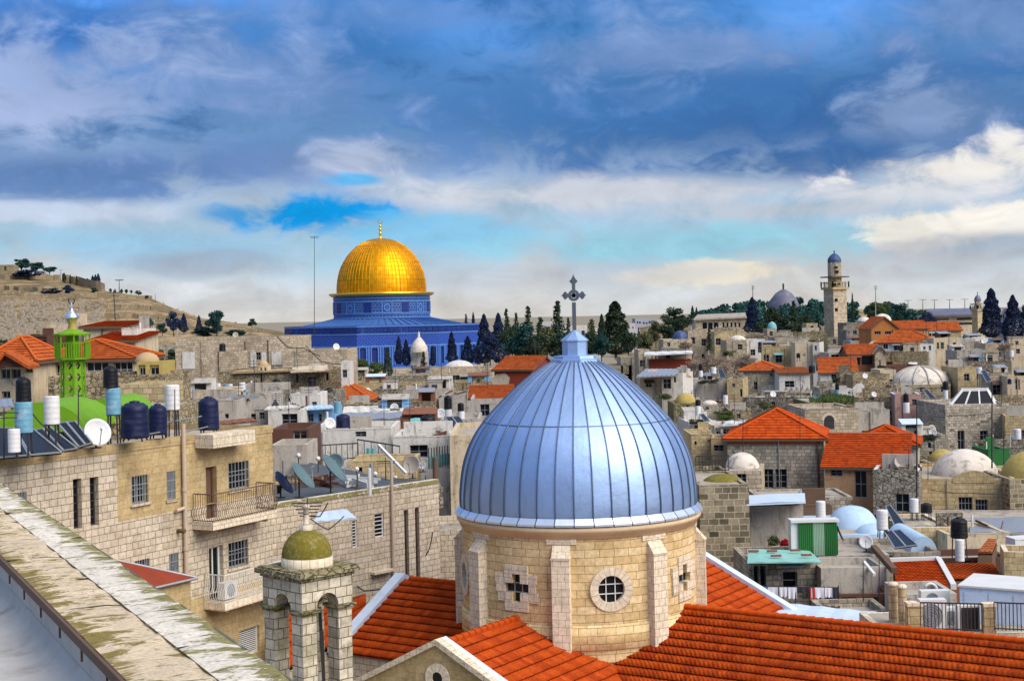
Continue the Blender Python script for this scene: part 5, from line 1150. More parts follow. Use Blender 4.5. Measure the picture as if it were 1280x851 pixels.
# ================================================================== far skyline on the right
r, f, z = house('grey purple lead domed mosque half hidden by dark pines on the right skyline', 957, 1001, 400, 500, 12, 'plaster_grey', name='mosque', cat='mosque')
add_dome(r, 980, 400, 44, 38, 506, 'lead_purple', 32, 0, 'dome', 1, True, prof=[(ln(19, 506), -2), (ln(20.5, 506), 0), (ln(21, 506), ln(10, 506)), (ln(19.5, 506), ln(18, 506)), (ln(16, 506), ln(26, 506)), (ln(10, 506), ln(33.5, 506)), (ln(4, 506), ln(37.5, 506)), (.01, ln(38.5, 506))])
def minaret(label, px, parts, Y, yb, mats):
    """parts: (name, ytop, ybottom, half width px, sides, material)"""
    b = P(px, yb, Y); root = thing('minaret', label, 'minaret', b); top = None
    for nm, yt, y2, w, n, mt in parts:
        z0, z1 = P(px, y2, Y).z, P(px, yt, Y).z; m = MB(); r = ln(w, Y)
        if nm == 'dome': m.lathe((b.x, b.y, z0), [(r, 0), (r*1.08, (z1-z0)*.25), (r*.95, (z1-z0)*.5), (r*.6, (z1-z0)*.78), (r*.12, (z1-z0)*.96), (.01, z1-z0)], 20)
        elif nm == 'finial': m.lathe((b.x, b.y, z0), [(r*.5, 0), (r*.4, (z1-z0)*.4), (r, (z1-z0)*.55), (r*.3, (z1-z0)*.7), (.01, z1-z0)], 8)
        elif n == 4: m.box((b.x, b.y, (z0+z1)/2), (2*r, 2*r, z1-z0), R(24), 0, 'xXyYzZ')
        else: m.lathe((b.x, b.y, z0), [(.01, 0), (r, 0), (r, z1-z0), (.01, z1-z0)], n, 0, n > 12)
        o = m.build(nm, mt, root)
        if nm == 'balcony':
            m = MB(); k = 12
            pts = [Vector((b.x, b.y, z1))+Vector(((math.cos(R(24)+math.pi/4+i*math.pi/2))*r*1.38, (math.sin(R(24)+math.pi/4+i*math.pi/2))*r*1.38, 0)) for i in range(5)]
            for p, q in zip(pts[:-1], pts[1:]):
                for j in range(5): v = p.lerp(q, j/4); m.bar(v, v+Vector((0, 0, ln(7 if px < 1100 else 4, Y))), .09 if j % 4 else .14)
                m.bar(p+Vector((0, 0, 1.0)), q+Vector((0, 0, 1.0)), .09)
            m.build('balustrade', mt, o)
    return root, b
mr, mb_ = minaret('tall square stone minaret with a wooden balcony and small blue dome', 1045, [('shaft', 361, 425, 10, 4, 'ashlar_far'), ('balcony', 359, 362, 12.3, 4, 'ashlar_tan'), ('canopy', 345.5, 347, 12.6, 4, 'iron_brown'), ('upper_shaft', 328, 359, 8.6, 8, 'ashlar_far'), ('dome', 316, 329, 8, 20, 'blue_dome'), ('finial', 312, 317, 1.3, 8, 'iron_dark')], 330, 425, None)
for (y0, y1, xo) in ((333, 335.5, 0), (338, 341.5, 1), (352, 356, -2), (352, 356, 3), (373, 377, 0), (385, 389, 0)):
    m = MB(); q = P(1045+xo, y0, 330-(ln(8.6, 330) if y0 < 350 else ln(11.2, 330))-.0); z1 = P(1045, y1, 330).z; m.box((q.x, q.y, (q.z+z1)/2), (.75, .3, q.z-z1), 0 if y0 < 360 else R(24)); m.build('window', 'glass_dark', mr)
house('low ruined stone base building around the foot of the tall minaret', 1020, 1062, 421, 326, 9, 'rubble_grey', [(1041, 424, 1045, 430)], auto=2)
minaret('smaller stone minaret with a dark bulb dome beside two huge cypresses', 1223, [('shaft', 388, 421, 5.2, 4, 'ashlar_yellow'), ('balcony', 386, 388.5, 6.5, 4, 'ashlar_far'), ('canopy', 379.5, 380.6, 6.6, 4, 'iron_brown'), ('upper_shaft', 376, 387, 4, 8, 'ashlar_far'), ('dome', 368, 377, 3.9, 20, 'lead_purple'), ('finial', 364, 368.5, .8, 8, 'iron_dark')], 330, 421, None)
for lab, x0, x1, yt, Y, d, mt, au in [
 ('grey lilac apartment slab on the far skyline between pine and conifers', 794, 818, 398, 760, 20, 'far_block', 6), ('pale low block on the far skyline left of the grey slab', 780, 794, 404, 740, 20, 'far_pale', 3), ('far pinkish house partly behind the big round pine', 818, 838, 400, 700, 18, 'far_pale', 3),
 ('white flat building showing behind the lantern cross', 704, 734, 407, 420, 10, 'plaster_white', 3), ('pale building behind the sparse tree right of the cross', 735, 750, 410, 430, 12, 'far_pale', 3), ('cream building between the two conifers left of the cross', 676, 704, 402, 440, 12, 'far_pale', 4),
 ('pale houses stepping down right of the big cypress clump', 786, 800, 411, 500, 12, 'far_pale', 3), ('white house low between olive tree and conifer clump', 798, 812, 420, 420, 10, 'plaster_white', 2),
 ('grey terraced hotel behind the two huge cypresses', 1248, 1262, 386, 480, 12, 'far_pale', 3), ('bluish glass fronted block at the right edge skyline', 1268, 1300, 385, 470, 14, 'far_block', 4)]:
    house(lab, x0, x1, yt, Y, d, mt, auto=au, name='far_building', cat='building', zb=0)
r, f, z = house('wide arena like building with a purple roof and dark openings behind the small minaret', 1160, 1217, 394, 470, 16, 'plaster_cream', [(1196, 397, 1215, 400), (1196, 403, 1215, 406), (1170, 398, 1186, 400)], name='arena_building', cat='building')
m = MB(); a, b = P(1158, 386, 482), P(1219, 385, 482); c_, d = P(1219, 393, 468), P(1158, 393.5, 468); m.face([d, c_, b, a]); m.face([p-Vector((0, 0, .5)) for p in (a, b, c_, d)]); m.face([d-Vector((0, 0, .5)), c_-Vector((0, 0, .5)), c_, d]); m.build('roof', 'lead_purple', r)
for px, yt, yb, lab in [(1135, 375, 392, 'floodlight mast standing over the wooded ridge, leftmost'), (1153.5, 374, 390, 'floodlight mast at the left end of the arena roof'), (1168, 374.5, 386, 'floodlight mast second from the left on the arena roof'), (1187, 374, 386, 'floodlight mast in the middle of the arena roof'), (1206, 373.5, 386, 'floodlight mast on the arena roof nearest the small minaret')]: antenna(lab, px, yt, yb, 484, 1, 'floodlight masts on the skyline', .13, 'iron_dark', 2.4)
antenna('pale radio mast in front of the wooded ridge beside the white domes', 1094.5, 357, 396, 300, 3, None, .12, 'frame_grey', .8)
antenna('dark aerial mast above the wide single cypress', 941, 357, 376, 335, 3, None, .10, 'iron_dark', .7)
r, f, z = house('long pale arcaded building with a grey green roof behind the wide cypress', 869, 935, 398, 390, 12, 'ashlar_far', [(878+7*i, 403, 884+7*i, 412) for i in range(3)]+[(903+5*i, 403, 905.5+5*i, 409) for i in range(5)], wn=(1, 1), name='arcaded_building', cat='building')
m = MB(); a, b, c_, d = P(867, 398.5, 389), P(936, 395.5, 389), P(936, 390.5, 403), P(872, 393, 403); m.face([a, b, c_, d]); m.face([p-Vector((0, 0, .4)) for p in (d, c_, b, a)]); m.face([a-Vector((0, 0, .4)), b-Vector((0, 0, .4)), b, a]); m.build('roof', 'roof_slab', r)
# wooded ridge: one mass of far crowns
m = MB(); rr = random.Random(12)
RID = [(868, 390), (885, 384), (900, 382), (915, 378), (935, 375), (955, 374), (1000, 371), (1012, 369), (1030, 377), (1060, 377), (1090, 375), (1110, 377), (1130, 381), (1150, 386), (1175, 391)]
for i in range(150):
    k = rr.randrange(len(RID)-1); t = rr.random(); px = RID[k][0]+(RID[k+1][0]-RID[k][0])*t; top = RID[k][1]+(RID[k+1][1]-RID[k][1])*t
    rad = rr.uniform(5, 9); py = top+rad*.8+rr.random()**1.4*26; Y = 560-(py-top)*4+rr.uniform(-12, 12); c_ = P(px, py, Y); s = ln(rad, Y)
    for j in range(150):
        d = Vector((rr.gauss(0, 1), rr.gauss(0, 1), rr.gauss(0, 1))).normalized()*s*rr.uniform(.6, 1.08); d.z *= .8
        q = Vector((rr.gauss(0, 1), rr.gauss(0, 1), rr.gauss(0, 1))).normalized(); w = q.orthogonal().normalized(); v = q.cross(w); u_ = rr.uniform(.35, .8); m.face([c_+d+w*u_, c_+d+v*u_*.8, c_+d-w*u_*.8, c_+d-v*u_*.7])
o = m.build('woodland', 'leaf_teal', None, (0, 0, 0), 'stuff'); tag(o, 'teal green pine woodland along the right hand ridge', 'woodland')

# ================================================================== trees
CY, CO, RO_, PI_, BA = 'cypress', 'conifer', 'round', 'pine', 'bare'
G1, G2, G3, G4 = 'dark trees beside the blue shrine', 'trees on the right skyline', 'trees on the far hillside', 'trees low on the left'
for a in [
 ('narrow navy cypress against the middle of the blue shrine wall', 499, 420, 456, 13, 335, CY, 'leaf_navy', 0, G1), ('navy cypress just left of the white domed well house', 508, 424, 458, 13, 330, CY, 'leaf_navy', 1, G1), ('short dark cypress right of the white domed well house', 541, 432, 458, 9, 330, CY, 'leaf_navy', 2, G1),
 ('dark cypress before the right face of the blue shrine', 565, 415, 454, 16, 325, CY, 'leaf_navy', 3, G1), ('lower navy tree before the right corner of the blue shrine', 585, 420, 456, 19, 322, CY, 'leaf_navy', 4, G1), ('broad navy cypress at the right corner of the blue shrine', 606, 393, 456, 26, 318, CY, 'leaf_navy', 5, G1), ('tall navy tree right of the shrine, nearest the red gabled house', 624, 392, 456, 26, 310, CY, 'leaf_navy', 6, G1),
 ('pointed conifer behind the navy tree, above the red gabled house', 634, 387, 445, 18, 325, CO, 'leaf_dark', 7, G1), ('thin cypress spire rising behind the shrine roof end', 592, 390, 420, 7, 420, CY, 'leaf_navy', 8, G1), ('short spiky tree beside the thin spire behind the shrine', 583, 393, 420, 9, 425, CO, 'leaf_navy', 9, G1), ('low navy bush tree between shrine and white shallow dome', 597, 432, 462, 14, 300, RO_, 'leaf_navy', 10, G1),
 ('rounded green tree below the left part of the shrine wall', 452, 446, 476, 24, 260, RO_, 'leaf_green', 11, G1), ('second green tree, right of the one below the shrine wall', 470, 450, 476, 22, 255, RO_, 'leaf_green', 12, G1), ('dark cypress at the right of the green trees below the shrine', 485, 434, 474, 13, 250, CY, 'leaf_dark', 13, G1), ('small dark tree in front of the shrine beside the solar panels', 530, 440, 470, 15, 265, CO, 'leaf_dark', 14, G1),
 ('tall conifer left of the cross, leftmost of the two tallest', 661, 384, 445, 24, 300, CO, 'leaf_dark', 15, G1), ('tallest narrow conifer just left of the cross', 698, 377, 440, 28, 290, CO, 'leaf_dark', 16, G1), ('broad bluish green tree behind the dome shoulder', 658, 404, 458, 56, 270, RO_, 'leaf_teal', 17, G1), ('olive green round tree between the two tall conifers', 684, 408, 452, 40, 280, RO_, 'leaf_olive', 18, G1), ('dark small tree behind the olive tree left of the cross', 676, 397, 440, 26, 305, CO, 'leaf_dark', 19, G1), ('bluish dark tree above the red gabled roof', 641, 402, 458, 36, 285, RO_, 'leaf_dark', 20, G1),
 ('low round tree between the navy trees and the bluish one', 613, 415, 458, 30, 300, RO_, 'leaf_navy', 50, G1), ('dark green tree low behind the dome left shoulder', 672, 415, 460, 44, 262, RO_, 'leaf_dark', 51, G1), ('dull green tree immediately left of the lantern', 702, 412, 455, 36, 265, RO_, 'leaf_dark', 52, G1), ('dark leafy tree immediately right of the lantern', 738, 414, 455, 34, 268, RO_, 'leaf_dark', 53, G1), ('low dark tree at the left foot of the great evergreen', 752, 416, 452, 26, 262, RO_, 'leaf_teal', 54, G1), ('low dark tree at the right foot of the great evergreen', 786, 412, 448, 28, 265, RO_, 'leaf_dark', 55, G1), ('thin dark conifer spire between the tall pair left of the cross', 646, 392, 440, 15, 310, CO, 'leaf_dark', 56, G1), ('slim conifer between olive tree and cross', 711, 398, 440, 14, 300, CO, 'leaf_dark', 57, G1), ('green bushy tree in front of the pale far houses', 806, 415, 446, 26, 262, RO_, 'leaf_olive', 58, G2), ('dark tree standing before the umbrella pine', 834, 404, 432, 24, 275, RO_, 'leaf_dark', 59, G2), ('dark leafy tree between the arcaded building and the turquoise dome', 952, 400, 426, 22, 315, RO_, 'leaf_dark', 60, G2), ('dense dark tree at the foot of the grey purple dome', 980, 396, 428, 30, 318, RO_, 'leaf_dark', 61, G2),
 ('sparse brownish conifer just right of the cross', 740, 400, 445, 26, 295, CO, 'leaf_olive', 21, G1), ('slender dark cypress beside the great dark evergreen', 753, 393, 445, 17, 275, CY, 'leaf_dark', 22, G1), ('great dark evergreen, the largest tree right of the cross', 770, 377, 445, 48, 282, CY, 'leaf_dark', 23, G1), ('small dark conifer near pale roofs right of the great evergreen', 799, 410, 440, 9, 300, CO, 'leaf_dark', 24, G1),
 ('large umbrella topped pine on the right skyline', 845, 384, 420, 38, 340, RO_, 'leaf_dark', 25, G2), ('olive green tree left of the umbrella pine', 820, 401, 434, 22, 285, RO_, 'leaf_olive', 26, G2), ('lower dark pine below the umbrella pine', 850, 396, 424, 30, 330, RO_, 'leaf_dark', 27, G2), ('twin pointed cypress, left one of the pair on the ridge', 866, 382, 408, 8, 450, CY, 'leaf_teal', 28, G2), ('twin pointed cypress, right one of the pair on the ridge', 871, 384, 408, 7, 455, CY, 'leaf_teal', 29, G2),
 ('wide single navy cypress below the aerial mast', 941, 372, 420, 24, 325, CY, 'leaf_navy', 30, G2), ('shaggy dark pine left of the grey purple dome', 966, 381, 424, 28, 322, RO_, 'leaf_dark', 31, G2), ('thin dark pine in front of the grey purple dome', 993, 377, 424, 20, 330, CO, 'leaf_dark', 32, G2), ('dark tree right of the grey purple dome', 1006, 393, 425, 24, 325, RO_, 'leaf_dark', 33, G2), ('teal tree filling the gap left of the tall minaret', 1020, 385, 425, 24, 350, RO_, 'leaf_teal', 34, G2), ('slim dark cypress right of the tall minaret', 1066, 366, 402, 5, 360, CY, 'leaf_dark', 35, G2),
 ('green bushy tree behind the radio mast', 1098, 375, 402, 30, 400, RO_, 'leaf_green', 36, G2), ('deep teal tree right of the radio mast', 1124, 379, 410, 34, 380, RO_, 'leaf_teal', 37, G2), ('dark tree beside the red roofed house below the arena', 1160, 390, 414, 24, 370, RO_, 'leaf_navy', 38, G2),
 ('huge navy cypress right of the small minaret, left one of two', 1240, 361, 424, 33, 262, CY, 'leaf_navy', 39, G2), ('huge navy cypress at the right edge, right one of two', 1267, 369, 430, 30, 255, CY, 'leaf_navy', 40, G2), ('dark treetop at the far right edge of the skyline', 1280, 381, 410, 12, 380, RO_, 'leaf_navy', 41, G2),
 ('small dark conifer before the long arcaded building', 887, 408, 440, 11, 262, CO, 'leaf_dark', 42, G2), ('small dark tree beside the arcaded building', 907, 406, 436, 12, 300, RO_, 'leaf_dark', 43, G2), ('bare grey tree, biggest among the right roofs', 893, 428, 472, 56, 208, BA, '', 44, None), ('second bare grey tree behind the tan rooftops', 935, 432, 472, 44, 214, BA, '', 45, None), ('bare brown tree near the right edge under the cypresses', 1256, 419, 448, 30, 205, BA, '', 46, None), ('bare greyish tree at the left end of the brown streaked wall', 868, 440, 474, 34, 190, BA, '', 70, None), ('bare tree standing behind the stone house with the small orange hip roof', 918, 440, 466, 36, 220, BA, '', 71, None), ('bare tree between beige block and balcony house', 1026, 432, 456, 24, 226, BA, '', 72, None), ('bare tree right of the tan arched fronted house', 1228, 446, 472, 30, 186, BA, '', 73, None), ('bare brown tree before the grey stone houses near the small minaret', 1212, 430, 450, 24, 222, BA, '', 74, None),
 ('leafless shrub tree below the wide cypress', 946, 408, 432, 26, 270, BA, '', 47, None), ('bare twiggy tree left of the brick walled dome', 862, 420, 445, 26, 240, BA, '', 49, None),
 ('biggest pine of the clump on the hill crest', 27, 323, 347, 26, 846, PI_, 'leaf_teal', 1, G3), ('right hand pine of the clump on the hill crest', 44, 328, 347, 30, 843, PI_, 'leaf_teal', 2, G3), ('low pine at the right end of the hill crest clump', 62, 333, 347, 22, 840, PI_, 'leaf_teal', 3, G3), ('dark shrubby tree below the hill crest pines', 36, 336, 349, 40, 835, RO_, 'leaf_navy', 4, G3), ('round tree beside the small lamp post on the hill', 80, 341, 354, 7, 830, RO_, 'leaf_dark', 5, G3), ('lone thin cypress left of the hilltop cypress group', 88, 343, 355, 3.5, 830, CY, 'leaf_dark', 6, G3), ('stout cypress mid way along the hill crest', 96, 345, 357, 5, 828, CY, 'leaf_dark', 7, G3),
 ('small umbrella tree on the hill before the cypress group', 108, 347, 357, 7, 826, PI_, 'leaf_dark', 8, G3), ('left cypress of the hilltop group of three', 116, 344, 358, 7, 824, CY, 'leaf_navy', 9, G3), ('middle cypress of the hilltop group of three', 119.5, 343, 358, 7, 824, CY, 'leaf_navy', 10, G3), ('right and tallest cypress of the hilltop group of three', 123, 342, 358, 8, 824, CY, 'leaf_navy', 11, G3), ('dark bush at the foot of the hilltop cypress group', 112, 350, 359, 6, 822, RO_, 'leaf_navy', 12, G3),
 ('long dark shrub mass on the middle of the hillside', 66, 360, 370, 26, 780, RO_, 'leaf_navy', 13, G3), ('bluish shrub right of the long dark shrub mass', 85, 356, 370, 16, 780, RO_, 'leaf_navy', 14, G3), ('dark tree pair on the hillside under the square walled bank', 117, 359, 368, 12, 790, RO_, 'leaf_dark', 15, G3), ('little round tree on the hill ridge, first of the row', 138, 360, 366, 4, 830, RO_, 'leaf_dark', 16, G3), ('little round tree on the hill ridge, second of the row', 144, 361, 367, 4, 830, RO_, 'leaf_dark', 17, G3), ('little dark tree below the pylon on the hill ridge', 152, 361, 368, 5, 830, RO_, 'leaf_dark', 18, G3), ('little dark tree right of the pylon on the hill ridge', 158, 361, 368, 5, 830, RO_, 'leaf_dark', 19, G3), ('small tree in the ridge row, left of the flat topped one', 164, 362, 368, 4, 830, RO_, 'leaf_dark', 20, G3), ('wide flat topped tree in the hill ridge row', 173, 363, 370, 10, 828, RO_, 'leaf_dark', 21, G3), ('tiny last tree of the hill ridge row', 184, 369, 374, 5, 825, RO_, 'leaf_dark', 22, G3),
 ('dark teal tree left of the pale stone complex', 182, 396, 420, 24, 330, RO_, 'leaf_teal', 23, G4), ('dark rounded tree beside the teal one at the hill foot', 203, 402, 420, 14, 335, RO_, 'leaf_teal', 24, G4), ('tall dark tree at the hill foot, left of its cypress', 217, 389, 420, 22, 330, RO_, 'leaf_navy', 25, G4), ('dark cypress at the hill foot beside the tall dark tree', 230, 392, 416, 12, 332, CY, 'leaf_navy', 26, G4), ('leaning feathery tree above the pale stone complex roof', 271, 386, 422, 30, 240, RO_, 'leaf_teal', 27, G4), ('small cypress left of the feathery leaning tree', 249, 394, 416, 9, 300, CY, 'leaf_navy', 28, G4), ('lone dark tree on the falling end of the hill', 315, 398, 410, 15, 480, RO_, 'leaf_dark', 29, G4), ('low dark hedge like tree behind the stone complex roof', 255, 408, 424, 40, 242, RO_, 'leaf_teal', 30, G4), ('dark bush tree behind the roof of the stone complex, right of the hedge', 295, 411, 424, 30, 242, RO_, 'leaf_teal', 31, G4),
 ('dark tree in front of the grey viaduct arches', 214, 440, 480, 16, 215, RO_, 'leaf_dark', 32, G4), ('dark tree at the left edge beside the small red roof', 4, 424, 442, 18, 160, RO_, 'leaf_dark', 33, G4)]:
    if a[-1] == G3: a = a[:5]+((on_hill(a[1], a[3]+1) or Vector((0, a[5], 0))).y,)+a[6:]
    tree(*a)
r, f, z = house('small square stone tower house on the hill crest left of the pines', -6, 16, 331, 838, 10, 'rubble_tan', [(5, 333, 8, 338)], zb=30)
antenna('power pylon on the hill ridge', 149, 349.5, 366, 832, 2, 'thin posts on the hill', .25, 'iron_dark', 5); antenna('thin lamp post on the hill crest', 76, 337, 352, 832, 1, 'thin posts on the hill', .15, 'iron_dark', 2); antenna('thin pole on the lower hill ridge', 194, 367, 378, 824, 0, 'thin posts on the hill', .16, 'iron_dark', 2)
# ================================================================== left: green minaret, red roofed house, rooftop tanks
GY = 62; g0 = P(92, 505, GY); gm = thing('green_minaret', 'bright green metal lattice minaret with a silver onion top and crescent', 'minaret', (g0.x, g0.y, 8))
gz = lambda y: P(91, y, GY).z
gl = lambda n: ln(n, GY)
def gcol(y, dx=0): return Vector((g0.x+gl(dx), g0.y, gz(y)))
m = MB(); zt0, zt1 = gz(493), gz(449); w0, w1 = gl(14.5), gl(13.5); NS8 = 8
sh = [[Vector((g0.x+w*1.02*math.cos(R(22.5+45*i)), g0.y+w*1.02*math.sin(R(22.5+45*i)), z)) for i in range(8)] for w, z in ((w0, zt0), (w1, zt1))]
for i in range(8):      # plates pierced by diamonds
    a0, a1, b0, b1 = sh[0][i], sh[0][(i+1) % 8], sh[1][i], sh[1][(i+1) % 8]
    for k in range(3):
        q = lambda s, t: a0.lerp(a1, s).lerp(b0.lerp(b1, s), (k+t)/3)
        i4 = [(.5, .12), (.85, .5), (.5, .88), (.15, .5)]
        ring4 = [(.5, 0), (1, .5), (.5, 1), (0, .5)]; corners = [(1, 0), (1, 1), (0, 1), (0, 0)]
        for j in range(4):
            p0, p1, c_ = ring4[j], ring4[(j+1) % 4], corners[j]; s0, s1 = i4[j], i4[(j+1) % 4]
            m.face([q(*p0), q(*c_), q(*p1)]); m.face([q(*p0), q(*p1), q(*s1), q(*s0)])
m.build('lattice_shaft', 'green_paint', gm)
m = MB()
for i in range(8):
    m.bar(sh[0][i], sh[1][i], .03); 
m.lathe((g0.x, g0.y, gz(419)), [(gl(8), gz(449)-gz(419)), (gl(8), 0)], 8, 0, False, a0=R(22.5))
m.lathe((g0.x, g0.y, 0), [(gl(3), gz(452)), (gl(15), gz(450)), (gl(21), gz(449)), (gl(21), gz(447)), (gl(3), gz(447))], 8, 0, False, a0=R(22.5)); m.build('core', 'green_paint', gm)
m = MB(); m.lathe((g0.x, g0.y, 0), [(gl(3), gz(418.5)), (gl(23), gz(419)), (gl(23.5), gz(417)), (gl(12), gz(414)), (gl(5), gz(411)), (.01, gz(411))], 8, 0, False, a0=R(22.5)); m.build('canopy', 'green_paint', gm)
m = MB()
for i in range(8):
    a0, a1 = R(22.5+45*i), R(67.5+45*i); p, q = [Vector((g0.x+gl(21)*math.cos(a), g0.y+gl(21)*math.sin(a), 0)) for a in (a0, a1)]
    m.bar(p+Vector((0, 0, gz(447))), p+Vector((0, 0, gz(419))), .025)
    for j in range(5): v = p.lerp(q, j/5); m.bar(v+Vector((0, 0, gz(447))), v+Vector((0, 0, gz(428))), .02)
    m.bar(p+Vector((0, 0, gz(428))), q+Vector((0, 0, gz(428))), .02)
m.build('balustrade', 'green_paint', gm)
m = MB(); m.lathe((g0.x, g0.y, 0), [(gl(5.5), gz(412)), (gl(4.2), gz(405)), (gl(6.5), gz(400)), (gl(7), gz(398.5))], 16); m.build('neck', 'yellow_dome', gm)
m = MB(); m.lathe((g0.x, g0.y, 0), [(gl(7), gz(398.5)), (gl(9.2), gz(397.5)), (gl(9), gz(396)), (gl(5.5), gz(391.5)), (gl(2.5), gz(388)), (gl(.9), gz(385.5)), (gl(1.6), gz(384)), (gl(.8), gz(382)), (gl(1.3), gz(380.5)), (.005, gz(378.5))], 24); on = m.build('onion_top', 'silver', gm)
m = MB(); cc = gcol(376)
for k in range(14): q0, q1 = R(130+280*k/14), R(130+280*(k+1)/14); m.bar(cc+Vector((math.cos(q0)*.13, 0, math.sin(q0)*.13)), cc+Vector((math.cos(q1)*.13, 0, math.sin(q1)*.13)), .022)
m.build('crescent', 'iron_dark', on)
m = MB(); zl = gz(527)
for i in range(8): b = sh[0][i]; e = Vector((g0.x+(b.x-g0.x)*2.0, g0.y+(b.y-g0.y)*2.0, zl)); m.bar(b, e, .03); 
for i in range(8): b, b2 = sh[0][i], sh[0][(i+1) % 8]; e = b2.lerp(Vector((g0.x+(b2.x-g0.x)*2, g0.y+(b2.y-g0.y)*2, zl)), .6); m.bar(b.lerp(Vector((g0.x+(b.x-g0.x)*2, g0.y+(b.y-g0.y)*2, zl)), .6), e, .02)
m.build('splayed_legs', 'green_paint', gm)
hb = gz(527)
r, f, z = house('flat roofed stone block carrying the green minaret', -60, 172, 524, 56, 12, 'rubble_tan', name='stone_block', par=.1)
def vault(label, px0, px1, ybase, hpx, Y, L, mat, name='vault_roof', cat='vault'):
    a, b = P(px0, ybase, Y), P(px1, ybase, Y); w = (b-a).length/2; c_ = (a+b)/2; h = ln(hpx, Y); m = MB(); rows = []
    for j in range(17): t = math.pi*j/16; rows.append([Vector((c_.x-w*math.cos(t), c_.y+y, c_.z+h*math.sin(t))) for y in (0, L)])
    m.grid(rows); m.face([r_[0] for r_ in rows][::-1]); m.face([r_[1] for r_ in rows])
    return tag(m.build(name, mat, None, (c_.x, c_.y, c_.z)), label, cat)
vault('large lime green curved canopy roof behind the solar panels', -6, 106, 540, 37, 52, 4, 'green_paint', 'curved_canopy', 'canopy')
vault('lime green curved canopy roof behind the white dish', 96, 166, 535, 37, 57.5, 4, 'green_paint', 'curved_canopy', 'canopy')
r, f, z = house('long cream house with a low orange tiled hip roof behind the green minaret', 42, 168, 449, 84, 6, 'plaster_cream', [(46, 454, 58, 465), (67, 455, 77, 478), (107, 452, 136, 475), (142, 452, 166, 472)], roof='hip', rh=1.05, roofmat='tile_orange', wn=(3, 2), fr='frame_white', inset=2.6, row=.3)
house('smaller cream house with an orange hip roof and arched porch at the left edge', -25, 42, 452, 80, 6, 'plaster_cream', [(0, 461, 13, 474), (14, 461, 26, 473), (31, 460, 41, 466), (2, 489, 13, 498)], roof='hip', rh=1.3, inset=2.6, row=.3, wn=(2, 1))
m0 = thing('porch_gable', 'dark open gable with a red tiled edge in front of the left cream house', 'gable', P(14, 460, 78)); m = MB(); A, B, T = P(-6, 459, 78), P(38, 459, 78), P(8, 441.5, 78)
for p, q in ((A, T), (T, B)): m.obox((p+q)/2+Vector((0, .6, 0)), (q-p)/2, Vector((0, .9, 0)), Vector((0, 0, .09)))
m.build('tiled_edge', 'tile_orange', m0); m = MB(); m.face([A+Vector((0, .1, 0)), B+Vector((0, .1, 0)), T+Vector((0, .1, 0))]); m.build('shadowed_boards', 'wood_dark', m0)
house('upper house with a red pitched roof and dark terrace above the long orange roof', 112, 169, 425.5, 92, 6, 'plaster_cream', [(141, 427, 160, 440)], roof='shed', rh=.5, roofmat='tile_orange', row=.3, wn=(3, 1))
house('pale pink gabled house wall with a slanting red roof line behind the green minaret', 104, 152, 408, 98, 6, 'plaster_cream', (), roof='shed', rh=.35, roofmat='tile_orange', row=.3)
house('plain beige wall block left of the green minaret', 59, 104, 404, 100, 6, 'plaster_cream')
house('small dark roofed terrace at the left beneath the tomb field', 38, 60, 419, 96, 4, 'wood_dark', [(40, 421, 58, 431)], wn=(2, 1), name='terrace_shed', cat='shed')
house('white plastered end wall right of the red pitched roofs', 152, 171, 411, 95, 5, 'plaster_white', [(155, 403, 166, 410)])
r, f, z = house('little mustard coloured kiosk with a pale tent roof right of the red roofs', 171, 203, 452, 80, 3, 'yellow_dome', [(173, 456, 182, 470), (187, 456, 199, 469)], name='kiosk', cat='kiosk', wn=(2, 1)); add_dome(r, 184, 452, 30, 12, 81.5, 'tan_cloth', name='tent_roof')
house('old yellow brown stone wall house below the orange roofs', 60, 206, 469, 76, 6, 'rubble_tan')
house('tan stone base wall under the mustard kiosk', 150, 206, 480, 72, 4, 'ashlar_yellow')
# viaduct like wall with arches
vd = thing('arched_wall', 'grey stone wall with tall arches left of the pale stone complex', 'wall', P(202, 470, 230)); fv = Face(P(168, 440, 230).xy, P(226, 440, 230).xy); zt2 = P(200, 432, 230).z; m = MB()
hs = [(fv.at(196, 440)[0], 0, fv.at(205, 440)[0], P(200, 441, 230).z), (fv.at(209.5, 440)[0], 0, fv.at(219, 440)[0], P(200, 441, 230).z)]
wall_holes(m, fv, 0, fv.L, -1, zt2, [(a, -.9, c_, d) for a, b, c_, d in hs], 1.2); m.face([fv.pt(0, zt2), fv.pt(fv.L, zt2), fv.pt(fv.L, zt2, -2), fv.pt(0, zt2, -2)]); m.build('wall', 'ashlar_grey', vd)
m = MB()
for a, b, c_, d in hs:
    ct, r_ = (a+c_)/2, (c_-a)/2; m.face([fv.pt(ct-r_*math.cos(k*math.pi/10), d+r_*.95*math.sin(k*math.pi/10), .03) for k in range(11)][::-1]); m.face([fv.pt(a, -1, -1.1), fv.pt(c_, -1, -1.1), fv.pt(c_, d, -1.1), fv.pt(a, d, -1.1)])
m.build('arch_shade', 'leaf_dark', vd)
for a in [
 ('black water tank standing on a sky blue cylinder at the left edge', 29.5, 470.5, 502, 19, 45.5, 'tank_black'), ('black water tank on top of the white and blue boiler near the mustard kiosk', 138.5, 456.5, 484.5, 18.5, 52, 'tank_black'),
 ('large dark blue water tank, wider one of the touching pair', 169, 500.5, 546, 35, 50.5, 'tank_blue', 551), ('dark blue water tank touching the right of the widest tank', 197.5, 504, 542, 23, 52.5, 'tank_blue', 548), ('dark blue water tank alone above the balconies', 261, 495, 536, 26, 56, 'tank_blue', 545)]: tank(*a)
